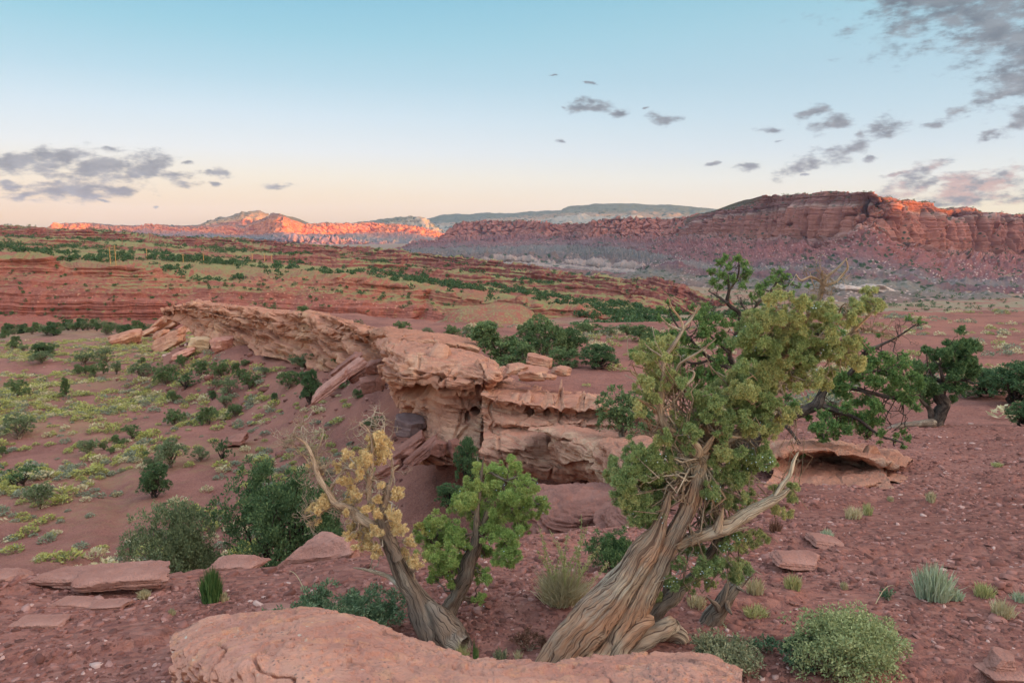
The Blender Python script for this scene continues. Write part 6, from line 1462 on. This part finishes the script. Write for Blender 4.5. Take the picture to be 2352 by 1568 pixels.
# ---------------------------------------------------------------- pinyon behind the big juniper
rg = np.random.default_rng(15)
DP = 10.6
root = empty('pinyon_pine', base_at(*cB(1000, 1560), d=DP)); L = Limbs()
PLM = [[(990,1600,44),(1040,1400,42),(1120,1270,40),(1230,1200,38),(1400,1130,34),(1505,1080,34),(1545,1000,27),(1600,950,20),(1750,960,16),(1950,1010,12),(2110,1050,6)],[(1040,1400,36),(1010,1200,32),(1000,1000,28),(960,850,22),(900,720,18),(950,580,15),(975,450,13),(890,370,12),(900,270,10),(888,170,6)],
 [(960,850,18),(860,800,16),(780,760,14),(700,700,11),(610,600,8),(560,560,5)],[(950,580,11),(1060,490,10),(1080,400,9),(1190,285,8),(1250,190,5)],[(890,370,9),(830,330,7),(755,285,3)],[(900,280,8),(960,190,6),(970,100,4)],[(1600,950,16),(1700,900,14),(1800,860,12),(2000,830,9),(2110,780,5)],[(1700,900,16),(1800,790,16),(1855,715,18),(1960,660,10),(2080,600,7),(2200,520,4)],[(1525,1070,20),(1650,1120,16),(1800,1180,12),(1950,1290,8),(2110,1340,5)],
 [(1000,1000,20),(880,930,16),(800,960,12),(740,1010,6)],[(1260,1190,22),(1310,1240,14),(1350,1290,9),(1365,1320,5)],[(780,760,10),(660,790,8),(560,760,6),(430,690,5),(250,730,3)],[(610,610,7),(520,500,6),(480,390,3)],[(1080,480,8),(1000,400,6),(980,330,4)],[(1750,960,12),(1860,1000,9),(1960,1090,6),(2030,1140,3)],[(1650,1120,10),(1560,1200,8),(1560,1310,4)],[(860,800,12),(760,850,9),(680,900,6)],[(1190,290,6),(1120,280,5),(1060,330,3)],[(900,720,10),(820,640,8),(720,560,6),(690,480,4)]]
for i, pts in enumerate(PLM):
    L.add(cB, pts, DP, DP+[0, .2, .4, -.2, .3, -.3, .2, -.4, -.5, .3, -.2, .2, .1, .2, -.3, -.5, .2, .1, .3][i], nseg=12, step=.03, rough=.24, seed=130+i)
PT = [(770,150,35),(830,90,40),(880,60,35),(960,60,40),(1000,100,40),(1030,150,40),(1010,190,40),(900,120,40),(850,170,40),(790,220,40),(930,200,40),(1000,250,32),(830,260,30),(880,220,35),(1200,200,40),(1240,160,40),(1290,190,40),(1250,220,35),(1110,260,35),(1150,240,35),(1110,300,40),(1060,330,30),(1280,260,25),(1340,240,16),(1390,255,14),(1445,245,20),(1320,330,35),(1340,300,25),
 (410,405,26),(480,370,30),(490,420,30),(540,420,30),(640,400,28),(740,390,30),(720,420,30),(410,480,28),(470,500,25),(690,480,35),(780,480,50),(830,480,40),(720,530,50),(780,550,40),(870,520,40),(930,460,40),(930,520,40),(860,590,40),(560,600,60),(420,620,70),(400,660,60),(480,600,50),(240,720,45),(220,740,30),(560,710,60),(520,760,60),(700,590,50),(820,640,60),(900,650,50),(760,660,50),(830,760,60),(700,830,70),(760,880,70),(660,870,60),(780,950,60),(800,1010,50),(600,900,50),(690,950,50),(820,840,60),(880,780,60),(1010,540,50),(960,640,50),(640,700,50),
 (1650,580,60),(1560,560,40),(1820,650,50),(1700,880,60),(1780,900,60),(1600,860,60),(1660,920,60),(1850,830,60),(1930,780,60),(1960,850,60),(2050,850,60),(2120,800,60),(2180,880,60),(2230,940,45),(2060,930,70),(2150,960,70),(2000,980,60),(2170,1030,50),(2080,1020,60),(1880,760,60),(1960,740,40),(1350,1080,50),(1310,1030,40),(1900,900,60),(1940,940,50),
 (1560,1150,60),(1640,1110,60),(1720,1090,60),(1800,1060,60),(1880,1040,60),(1930,1100,60),(1870,1150,60),(1780,1150,60),(1700,1180,60),(1620,1220,60),(1540,1230,60),(1500,1240,50),(1560,1310,50),(1640,1280,50),(1730,1250,50),(1820,1220,50),(1900,1210,50),(1950,1190,40),(1960,1280,40),(1870,1290,40),(1950,1340,25),(2060,1290,30),(2110,1270,35),(2150,1310,30),(2110,1370,25),(2050,1330,25),(1460,1380,45),(1550,1340,30),(2150,480,26),(2230,500,32),(1940,600,30),(450,420,18),(1700,1010,50),(1640,1000,40)]
needle_crown(root, cB, PT, DP, .45, m_needle, 13.0, .075, rg, L, 34, .036, .0075, .16, .005)
twigs(L, P(*cB(np.array([780,1060,1000,2080,1990,1250,1600.]), np.array([300,420,400,600,1060,1100,1050.])), DP), 40, .35, .005, rg, .1, .5)
L.build('trunk', m_woodd, root)
tag(root, 'tall green pinyon pine with black limbs rising behind the big juniper', 'pine')

# ---------------------------------------------------------------- leaning pinyon on the right slope
rg = np.random.default_rng(25)
bp = hit(*cD(615, 722)); DD = float(bp.y)
root = empty('pinyon_pine', bp); L = Limbs()
DLM = [[(600,760,50),(612,705,48),(650,625,46),(682,560,40),(645,500,32),(660,450,27),(690,428,24),(672,395,18)],[(690,430,15),(640,402,15),(580,370,11),(500,352,8),(458,285,4)],[(672,410,13),(660,365,12),(640,280,7)],[(676,410,14),(720,350,12),(780,250,9),(852,150,5)],[(680,400,12),(800,390,11),(850,400,9),(890,424,4)],[(590,660,24),(570,600,17),(520,552,12),(498,525,5)],[(720,350,9),(700,240,6),(700,150,3)],[(600,385,8),(560,300,6),(550,210,3)],[(650,560,18),(610,540,12),(600,480,7)]]
for i, pts in enumerate(DLM): L.add(cD, pts, DD, DD+[0, .3, -.2, .3, -.3, -.2, .4, -.4, .3][i], nseg=16, step=.05, rough=.24, seed=160+i)
DT = [(560,190,40),(530,170,30),(700,130,40),(760,150,50),(820,130,50),(880,130,45),(900,160,35),(850,190,60),(780,210,60),(700,220,60),(640,200,50),(720,280,60),(800,280,60),(870,260,50),(840,320,50),(760,340,60),(690,300,50),(880,340,50),(740,440,50),(780,470,46),(560,400,60),(500,300,50),(470,280,40),(560,480,60),(620,460,50),(520,420,50),(480,340,40),(820,440,40),(590,300,50),(540,500,50),(600,240,40),(720,180,50),(500,460,40),(860,390,36)]
needle_crown(root, cD, DT, DD, .6, m_needd, 22.0, .15, rg, L, 26, .07, .018, .1, .010)
L.build('trunk', m_woodd, root)
tag(root, 'leaning pinyon pine with a twisted dark trunk on the right slope', 'pine')
rt = empty('fallen_log', hit(*cD(400, 735))); L = Limbs()
L.add(cD, [(265,745,10),(330,728,22),(420,716,24),(500,708,26),(560,704,34),(596,700,30)], float(rt.location.y), DD-.3, nseg=20, step=.05, rough=.2, seed=171)
L.build('log', m_woodg, rt); tag(rt, 'pale grey log lying at the foot of the leaning pinyon', 'log')

# ---------------------------------------------------------------- dead juniper with orange foliage
rg = np.random.default_rng(35)
D0 = 3.95
root = empty('juniper_tree', PV(*cC(600, 800), D0)); T = Limbs()
sl = lambda q, f: [(a, b, c*f) for a, b, c in q]
T.add(cC, [(640,850,44),(612,802,58),(566,745,68),(515,685,50),(482,622,33),(442,560,30),(411,500,27),(386,430,24),(360,392,20),(356,360,15)], D0, D0+.1, nseg=56, step=.008, rough=.22, seed=201, twist=1.2)
T.add(cC, [(420,500,18),(400,450,17),(378,400,17),(366,345,16),(376,300,14),(382,262,12),(381,242,9)], D0+.02, D0+.02, nseg=30, step=.008, rough=.22, seed=203)
T.add(cC, [(640,800,36),(600,770,40),(560,700,30),(520,650,14)], D0-.12, D0, nseg=30, step=.008, rough=.25, seed=205)
T.build('trunk', m_woodg, root)
L = Limbs()
for i, pts in enumerate([[(366,400,24),(310,372,19),(260,332,18),(205,308,16),(182,270,14),(150,220,12),(130,160,9),(108,110,6),(70,80,2)],[(350,360,16),(335,320,15),(320,280,14),(320,240,12),(330,190,9),(332,110,6),(318,60,4),(288,30,2)],[(385,262,9),(400,220,8),(402,195,7),(424,178,3)],[(445,610,15),(392,562,11),(330,540,8),(268,528,3)],[(330,385,13),(290,375,9),(240,340,6)],[(205,310,9),(150,340,6),(98,356,2)],[(182,270,8),(230,200,6),(250,190,4),(300,210,2)],[(150,220,7),(190,170,5),(240,195,3)],[(130,160,6),(160,90,3),(165,60,1)],[(332,110,4),(370,70,3),(372,28,1)],[(150,220,5),(100,150,3),(60,110,1)],[(400,196,4),(395,150,2),(390,120,1)],[(470,600,10),(474,560,6),(472,545,3)],[(322,250,6),(290,200,4),(230,120,2)],[(110,112,4),(90,70,2),(95,40,1)]]):
    L.add(cC, sl(pts, .74), D0+.05, D0+.05+.08*((i % 5)-2), nseg=16, step=.012, rough=.22, seed=210+i)
OC = [(380,100,18),(350,90,20),(320,150,22),(340,130,18),(300,180,22),(280,170,18),(250,140,14),(245,230,20),(220,190,14),(170,310,22),(150,330,14),(190,300,14),(290,210,14),(270,270,14),(260,300,20),(350,290,18),(400,280,18),(380,320,14),(300,400,20),(260,390,18),(250,420,14),(320,420,18),(330,460,20),(300,450,14),(400,370,22),(420,400,18),(350,480,14),(460,440,16),(470,510,18),(440,470,12),(400,350,20),(350,350,18),(140,370,10),(120,330,10),(290,340,16),(340,400,16),(350,70,14),(130,180,10),(160,190,10),(360,160,14),(380,130,14),(240,340,12),(310,330,14),(455,500,14),(360,250,12)]
crown(root, cC, OC, D0+.06, .14, m_orange, 1.6, .018, .0036, rg, L, .003, yel=(0, 0, 0), extra=2)
twigs(L, P(*cC(np.array([70,108,130,150,165,95,60,330,318,372,288,400,240,98,150.]), np.array([80,110,160,220,60,40,110,110,60,40,40,190,195,356,340.])), D0+.04), 110, .14, .0028, rg, .35, .4)
twigs(L, P(*cC(np.array([130,120,150,320,260,200.]), np.array([150,120,200,240,330,300.])), D0+.04), 55, .17, .003, rg, .3, .4)
L.build('branch', m_twig, root)
tag(root, 'dead juniper with orange-brown foliage and bare pale twigs in the left foreground', 'juniper')
# small living juniper beside it
rg = np.random.default_rng(45)
D1 = 4.3
root = empty('juniper_tree', PV(*cC(580, 695), D1)); T = Limbs()
for i, pts in enumerate([[(560,720,30),(582,690,30),(620,625,25),(648,565,27),(668,495,25),(688,440,21),(690,395,15),(690,340,10),(700,260,6),(712,150,2)],[(690,440,14),(714,410,13),(716,365,10),(740,300,8),(790,240,5)],[(640,600,16),(600,570,12),(575,520,9),(550,440,6)],[(650,560,12),(600,470,10),(560,400,6)],[(640,630,10),(680,640,8),(720,645,3)],[(605,600,10),(600,570,8),(606,540,4)],[(742,205,6),(770,222,5),(800,236,4),(832,243,2)],[(795,228,4),(850,214,4),(870,222,3),(895,236,1)],[(716,370,8),(780,350,6),(850,320,4),(910,310,2)],[(700,260,4),(695,190,3),(690,150,1)],[(716,365,7),(790,430,5),(810,480,3)]]):
    T.add(cC, pts, D1, D1+.07*((i % 5)-2), nseg=26 if i == 0 else 12, step=.01, rough=.24, seed=230+i)
SJ = [(700,200,25,'y'),(740,190,25,'g'),(730,240,35,'y'),(680,250,28,'y'),(660,300,35,'y'),(720,300,40,'g'),(780,240,35,'y'),(830,210,30,'g'),(850,240,25,'g'),(800,290,40,'g'),(850,310,35,'g'),(890,300,30,'g'),(915,310,20,'y'),(760,350,40,'y'),(700,350,35,'g'),(640,330,30,'y'),(622,290,18,'g'),(832,405,22,'g'),(790,430,40,'g'),(800,480,30,'g'),(770,500,25,'g'),(740,400,35,'g'),(720,470,30,'g'),(690,540,25,'g'),(550,380,35,'y'),(510,420,35,'g'),(560,430,40,'y'),(600,400,35,'g'),(540,480,35,'y'),(590,490,40,'g'),(620,450,30,'g'),(560,540,35,'g'),(600,560,28,'g'),(640,500,22,'g'),(492,390,16,'o'),(720,560,22,'g'),(700,640,18,'g'),(630,420,30,'g'),(540,570,18,'g'),(860,270,25,'y'),(900,340,20,'y'),(820,350,30,'y')]
cs, rs = crown(root, cC, SJ, D1, .2, m_bigj2, 1.9, .0150, .0034, rg, T, .0036, yel=(.0, .28, .9))
T.build('trunk', m_woodg, root)
berries(root, cs[::2], rs[::2], 70, rg, .004)
tag(root, 'small living juniper with bright green foliage beside the dead orange one', 'juniper')

# ---------------------------------------------------------------- shrubs and weeds near the camera
def shrub(name, px, py, w, h, mat, label, seed, n, ln, wd, d=None, up=.5, stems=m_twig, cat='shrub', lobes=14, spread=1.0, group=None, tipc=0.0):
    rg = np.random.default_rng(seed); p = base_at(px, py, d) if d else hit(px, py)
    k = math.hypot(p.x, p.y)/FPX; W, Hh = w*k/2, h*k
    root = empty(name, p); mb = MB(); st = Limbs()
    for j in range(lobes):
        a = rg.uniform(0, 6.283); r = math.sqrt(rg.uniform(0, 1))*.86; zt = Hh*(1-.55*r*r)*rg.uniform(.55, .95)
        c = np.array((math.cos(a)*r*W, math.sin(a)*r*W*.8, zt*.72)); rr = min(W, Hh)*.40
        V, F = sprigs(c, rr, n//lobes, ln, wd, rg, 1.0, up, 9)
        V[:, 2] = np.maximum(V[:, 2], .005); mb.add(V, F, tipc)
        t = np.linspace(0, 1, 6)[:, None]; b0 = np.array((c[0]*.15, c[1]*.15, -.02))
        st.tube(b0*(1-t)+c*t+rg.normal(size=(6, 3))*.012*np.sin(np.pi*t), np.linspace(.006, .002, 6), 5, .1, j, 0, False)
    mb.build('foliage', mat, root, False, 'tip')
    V = np.concatenate(st.V); mesh_obj('stem', V, np.concatenate(st.F), stems, root, True, uv=np.concatenate(st.U))
    return tag(root, label, cat, group)
m_shr1 = foliage_mat('saltbush_leaves', (84,104,74), (108,126,92), (136,150,114), hue=0)
m_shr2 = foliage_mat('pale_saltbush_leaves', (132,138,94), (160,164,112), (188,186,132), hue=0)
m_shr3 = foliage_mat('greyish_saltbush_leaves', (122,124,92), (150,148,112), (182,170,132), hue=0)
m_eph = foliage_mat('ephedra_stems', (66,92,50), (92,118,64), (122,140,80), hue=0)
m_silv = foliage_mat('silver_sage_leaves', (164,170,134), (186,190,156), (206,206,176), hue=0)
m_weed = foliage_mat('weed_leaves', (156,154,98), (184,178,120), (206,194,142), hue=0)
m_brn = foliage_mat('brown_twig_leaves', (104,70,56), (124,86,68), (140,104,84), hue=0)
shrub('saltbush', 800, 1452, 300, 108, m_shr1, 'dark grey-green saltbush spreading behind the big boulder, left of the dead tree', 301, 14000, .021, .009, d=4.15, lobes=26)
shrub('saltbush', 780, 1440, 90, 96, m_dry, 'pale dry bush growing through the middle of the dark saltbush', 302, 2200, .03, .004, d=4.1, lobes=8)
shrub('saltbush', 625, 1420, 60, 24, m_shr1, 'tiny green sprout at the left end of the dark saltbush', 303, 320, .02, .009, lobes=5)
shrub('saltbush', 1945, 1542, 258, 156, m_shr2, 'biggest pale green rounded saltbush in the right foreground', 304, 22000, .0175, .0078, lobes=46, up=.25)
shrub('saltbush', 1815, 1520, 110, 90, m_shr1, 'darker green shoots at the left side of the biggest pale saltbush', 305, 3000, .02, .009, lobes=10)
shrub('saltbush', 1655, 1540, 175, 92, m_shr3, 'greyish-brown saltbush at the foot of the big juniper', 306, 6500, .019, .008, lobes=22)
shrub('saltbush', 1752, 1496, 70, 56, m_shr1, 'small dark green bush between the greyish and the biggest saltbush', 307, 700, .018, .008, lobes=8)
shrub('pinyon_shrub', 1405, 1310, 150, 118, m_needd, 'young pinyon shrub behind the tall dry weed', 308, 6500, .034, .006, d=5.3, lobes=16, stems=m_woodd)
shrub('saltbush', 1500, 1500, 90, 40, m_shr3, 'low scrubby sprigs in the shade under the big juniper', 309, 500, .018, .008, d=3.9, lobes=7)
shrub('dead_shrub', 1215, 1492, 76, 66, m_brn, 'dark brown dead shrub left of the big juniper trunk', 310, 800, .04, .0035, lobes=8)
shrub('sage_tuft', 2040, 1376, 46, 22, m_shr1, 'small dark sprig left of the silver sage', 311, 300, .018, .008, lobes=5)
def blades(name, px, py, w, h, mat, label, seed, n, wd, lean=.35, d=None, cat='shrub', group=None, curve=.25, tipc=0.0):
    """upright stems or grass fanning from one root"""
    rg = np.random.default_rng(seed); p = base_at(px, py, d) if d else hit(px, py)
    k = math.hypot(p.x, p.y)/FPX; W, Hh = w*k/2, h*k; root = empty(name, p); mb = MB()
    a = rg.uniform(0, 6.283, n); r = np.sqrt(rg.uniform(0, 1, n)); b0 = np.stack([np.cos(a)*r*W*.45, np.sin(a)*r*W*.45, np.zeros(n)-.01], -1)
    L_ = Hh*(1-.35*r*r)*rg.uniform(.6, 1.05, n); o_ = np.stack([np.cos(a)*r*W*.62, np.sin(a)*r*W*.62, L_], -1)+rg.normal(size=(n, 3))*np.array((.12, .12, 0))*W*lean*2
    m1 = b0*.5+o_*.5*np.array((.8, .8, 1.1))+rg.normal(size=(n, 3))*W*.05
    S = unit(np.cross(o_-b0, rg.normal(size=(n, 3))))*wd
    V = np.stack([b0-S*.5, b0+S*.5, m1+S*.5, o_, m1-S*.5], 1)
    Vq = np.stack([V[:, 0], V[:, 1], V[:, 2], V[:, 4]], 1).reshape(-1, 3); Vt = np.stack([V[:, 4], V[:, 2], V[:, 3], V[:, 3]+S*.1], 1).reshape(-1, 3)
    mb.add(Vq, np.arange(4*n).reshape(n, 4), tipc); mb.add(Vt, np.arange(4*n).reshape(n, 4), tipc)
    mb.build('foliage', mat, root, False, 'tip'); return tag(root, label, cat, group)
blades('ephedra_shrub', 487, 1382, 84, 92, m_eph, 'round dark green broom-like shrub standing alone on the shale bench', 321, 520, .006)
blades('sage_tuft', 2142, 1374, 132, 84, m_silv, 'upright silvery sage clump on the right slope', 322, 420, .008, .5)
for i, (x, y, w, h, mt, lab) in enumerate([(2195,1376,60,26,m_silv,'low grey-green tuft right of the silver sage'),(2260,1368,80,34,m_weed,'pale green grass patch near the right edge'),(2300,1412,90,40,m_dry,'dry grass clump lowest near the right edge'),(2340,1380,50,24,m_silv,'small green tuft at the right picture edge'),(1960,1190,70,34,m_dry,'pale grass tuft beside the cave ledge, left one'),(1992,1182,40,32,m_weed,'greener grass tuft beside the cave ledge, right one'),(2138,1150,36,26,m_dry,'lone dry tuft high on the right slope'),
    (1780,1222,50,36,m_brn,'brownish dry tuft behind the dead branch'),(1900,1236,48,26,m_silv,'grey tuft on the low pink slabs'),(1735,1362,80,44,m_dry,'dry grass clump right of the leaning stump'),(1820,1350,70,40,m_weed,'green-grey clump on the shale right of the dry one'),(1735,1412,110,26,m_weed,'low green grass strip beside the leaning stump'),(1600,1390,90,30,m_dry,'thin grass under the big juniper branches'),(1938,1352,30,20,m_dry,'tiny dry tuft in the open shale'),(512,1380,40,26,m_dry,'dry grass at the foot of the broom-like shrub'),(330,1374,50,24,m_dry,'dry grass beside the wide undercut slab'),(395,1412,26,18,m_dry,'tiny grass sprout below the wide undercut slab'),(1590,1275,60,40,m_silv,'pale sage behind the big juniper fork'),(2045,1150,22,14,m_dry,'very small tuft below the cave'),(2290,1070,40,10,m_weed,'low green smear of grass high on the right')]):
    blades('grass_tuft', x, y, w, h, mt, lab, 330+i, 150, .006, .5, cat='grass tuft')
# tall dry weed with feathery stalks
rg = np.random.default_rng(55)
blades('dry_weed', 1290, 1402, 190, 84, m_dry, 'tangled straw-coloured weed base with tall feathery stalks behind the trunk', 371, 1500, .005, .8, d=4.45, cat='weed')
wr = bpy.data.objects['dry_weed']; p0 = np.array(wr.location); mb = MB(); st = Limbs()
for i, (tx, ty) in enumerate([(1237,1205),(1262,1215),(1280,1240),(1335,1180),(1340,1225),(1305,1222),(1232,1262),(1360,1270),(1380,1250),(1290,1268),(1320,1250),(1398,1290),(1350,1205),(1250,1240)]):
    tip = P(tx, ty, 4.45+rg.uniform(-.15, .15)); b0 = p0+np.array((rg.uniform(-.08, .08), rg.uniform(-.06, .06), 0)); t = np.linspace(0, 1, 14)[:, None]
    ax = b0*(1-t)+tip*t+np.array((rg.uniform(-.05, .05), 0, 0))*np.sin(np.pi*t)
    st.tube(ax-p0, np.linspace(.0045, .0015, 14), 5, .05, i, 0, False)
    n = 130; tt = rg.uniform(.45, 1, n); q = ax[(tt*13).astype(int)]-p0; dr = unit(rg.normal(size=(n, 3))+np.array((0, 0, .9)))
    V, F = leaves(q+dr*.012, dr, .030*(1.5-tt), .0042, rg); mb.add(V, F, 0)
mb.build('seed_head', m_weed, wr, False, 'tip'); mesh_obj('stalk', np.concatenate(st.V), np.concatenate(st.F), m_weed, wr, True)
# yellow weed at the dead tree's foot
blades('yellow_weed', 1060, 1470, 60, 60, m_weed, 'spindly yellow-green weed at the foot of the dead orange tree', 372, 90, .004, .9, d=3.75, cat='weed')
blades('yellow_weed', 1092, 1500, 30, 80, m_eph, 'thin dark-leaved weed right of the dead tree foot', 373, 40, .006, .6, d=3.7, cat='weed')
blades('grass_tuft', 1190, 1512, 40, 30, m_dry, 'pale spiky tuft at the edge of the big boulder', 374, 60, .004, .8, cat='grass tuft')
blades('grass_tuft', 1150, 1510, 60, 30, m_shr3, 'low leafy weed right behind the big boulder', 375, 90, .006, .8, cat='grass tuft')
for (px_, py_, tx_, ty_, lab) in [(705,1372,665,1310,'single bent dry grass stalk left of the dark saltbush'),(2010,1388,2055,1345,'thin curved grass stalk left of the silver sage')]:
    p = hit(px_, py_); r0 = empty('grass_stalk', p); tip = P(tx_, ty_, p.y+.1)-np.array(p); t = np.linspace(0, 1, 9)[:, None]
    st = Limbs(); st.tube(tip*t+np.array((0, 0, .05))*np.sin(np.pi*t), np.linspace(.003, .0012, 9), 5, .05, 1, 0, False)
    mesh_obj('stalk', np.concatenate(st.V), np.concatenate(st.F), m_dry, r0, True); tag(r0, lab, 'grass stalk')

# ---------------------------------------------------------------- shale chips on the bench
rg = np.random.default_rng(65)
N = 130000
rr2 = np.exp(rg.uniform(math.log(2.3), math.log(26), N)); aa = rg.uniform(R_(-44), R_(44), N)
sx_, sy_ = np.sin(aa)*rr2, np.cos(aa)*rr2; dl = rim_dist(sx_, sy_)
patchy = fbm(np.stack([sx_/1.1, sy_/.7, 0*sx_], -1), 3, 881)
keep = ((dl < -.1)|((dl > 1.5)&(dl < 14)&(sy_ > 12)&(rg.uniform(size=N) < .5)))&(rg.uniform(size=N) < np.clip(.55+patchy*1.7, .08, 1))
sx_, sy_, rr2 = sx_[keep], sy_[keep], rr2[keep]; n = len(sx_); sz_ = H(sx_, sy_)
size = np.exp(rg.normal(math.log(.0125), .52, n))*np.clip((rr2/4.0)**.55, .75, 2.3); size = np.clip(size, .005, .10)
K = 6; base_a = np.linspace(0, 2*np.pi, K, endpoint=False)[None]+rg.uniform(0, 6.28, (n, 1))+rg.uniform(-.3, .3, (n, K))
rad = size[:, None]*rg.uniform(.6, 1.15, (n, K)); asp = rg.uniform(.5, .9, (n, 1)); ro = rg.uniform(0, 3.14, (n, 1))
lx, ly = np.cos(base_a)*rad, np.sin(base_a)*rad*asp
X = lx*np.cos(ro)-ly*np.sin(ro); Y = lx*np.sin(ro)+ly*np.cos(ro)
tl = rg.normal(size=(n, 2))*.22; th_ = size[:, None]*rg.uniform(.12, .30, (n, 1))
Z = X*tl[:, :1]+Y*tl[:, 1:]
up = np.stack([sx_[:, None]+X*.86, sy_[:, None]+Y*.86, sz_[:, None]+Z+th_], -1); lo = np.stack([sx_[:, None]+X, sy_[:, None]+Y, sz_[:, None]+Z-th_*.6], -1)
V = np.concatenate([up, lo], 1).reshape(-1, 3); o_ = np.arange(n)[:, None, None]*2*K
i = np.arange(K); side = np.stack([i, i+K, (i+1) % K+K, (i+1) % K], -1)[None]+o_
tops = np.array([[0,1,2,3],[0,3,4,5]])[None]+o_
Fc = np.concatenate([side, tops], 1).reshape(-1, 4)
m, g, b = material('shale_chips', .9, .1)
r = g.island(); p = g.pos()
c = g.ramp(r, [(0, srgb(94,60,52)), (.35, srgb(126,80,70)), (.75, srgb(150,98,86)), (.95, srgb(168,120,108)), (1, srgb(200,160,146))])
c = g.mix(g.m('MULTIPLY', g.step(g.noise(p, 30, 3), .5, .7), .4), c, srgb(112,68,60))
g.l.new(c, b.inputs['Base Color']); g.l.new(g.bump(g.noise(p, 60, 4), .4, .01), b.inputs['Normal'])
tag(mesh_obj('gravel', V, Fc[:, ::-1], m, smooth=False), 'red shale chips strewn over the bench', 'gravel', None, 'stuff')
# rubble on the talus under the fin
NT = 9000; yt = rg.uniform(12, 108, NT); xt = yt*np.tan(rg.uniform(R_(-38), R_(8), NT)); dt = rim_dist(xt, yt)
kt = (dt > .6)&(dt < 13)&(rg.uniform(size=NT) < np.clip(1.1-dt/12, .05, 1)*np.clip(.5+2.5*fbm(np.stack([xt/5, yt/7, 0*xt], -1), 3, 891), .05, 1))
xt, yt = xt[kt], yt[kt]; zt = H(xt, yt); tb = MB()
PV8 = [boulder_mesh(700+q, 5, rough=.12) for q in range(6)]
for x, y, z in zip(xt, yt, zt):
    Vb, Fb, Tb = PV8[rg.integers(6)]; s = np.exp(rg.normal(math.log(.13), .55))*np.clip(y/40, .7, 2.0); a = rg.uniform(0, 6.28)
    W = Vb*np.array((s, s*rg.uniform(.5, 1), s*rg.uniform(.3, .7))); W = np.stack([W[:, 0]*math.cos(a)-W[:, 1]*math.sin(a), W[:, 0]*math.sin(a)+W[:, 1]*math.cos(a), W[:, 2]], -1)+np.array((x, y, z+s*.1))
    tb.add(W, np.concatenate([Fb, np.concatenate([Tb, Tb[:, :1]], 1)[:0]]))
tag(tb.build('rubble', m, smooth=False), 'small red rubble strewn down the talus slope', 'rubble', None, 'stuff')
# larger loose stones
for i in range(46):
    a = rg.uniform(-.6, .62); r = math.exp(rg.uniform(math.log(3.3), math.log(14))); x, y = math.sin(a)*r, math.cos(a)*r
    if rim_dist(np.array([x]), np.array([y]))[0] > -.3: continue
    z = float(H(np.array([x]), np.array([y]))[0]); qx_, qy_ = project(np.array((x, y, z)))
    s = rg.uniform(.02, .05)*FPX/r
    boulder(float(qx_), float(qy_), s*2, s*rg.uniform(.4, .8), [m_low, m_low, m_slab][i % 3], 'loose angular stone lying on the red shale bench', 900+i, (rg.uniform(-12, 12), rg.uniform(-12, 12), rg.uniform(0, 180)), name='stone', cat='stone', group='loose stones on the shale', d=None, n=7)
# ================================================================ morning air
HAZE = 1.9e-5
m = bpy.data.materials.new('haze_air'); m.use_nodes = True
m.node_tree.nodes.clear(); out = m.node_tree.nodes.new('ShaderNodeOutputMaterial'); pv = m.node_tree.nodes.new('ShaderNodeVolumePrincipled')
pv.inputs['Color'].default_value = (.60, .72, 1.0, 1); pv.inputs['Density'].default_value = HAZE; pv.inputs['Anisotropy'].default_value = 0.0
m.node_tree.links.new(pv.outputs[0], out.inputs['Volume'])
x0, x1, y0, y1, z0, z1 = -15000, 6500, -6000, 27500, -140, 1010
bv = np.array([(x, y, z) for z in (z0, z1) for y in (y0, y1) for x in (x0, x1)], float)
hz = mesh_obj('haze', bv, np.array([(0,2,3,1),(4,5,7,6),(0,1,5,4),(2,6,7,3),(0,4,6,2),(1,3,7,5)]), m, smooth=False)
tag(hz, kind='stuff')
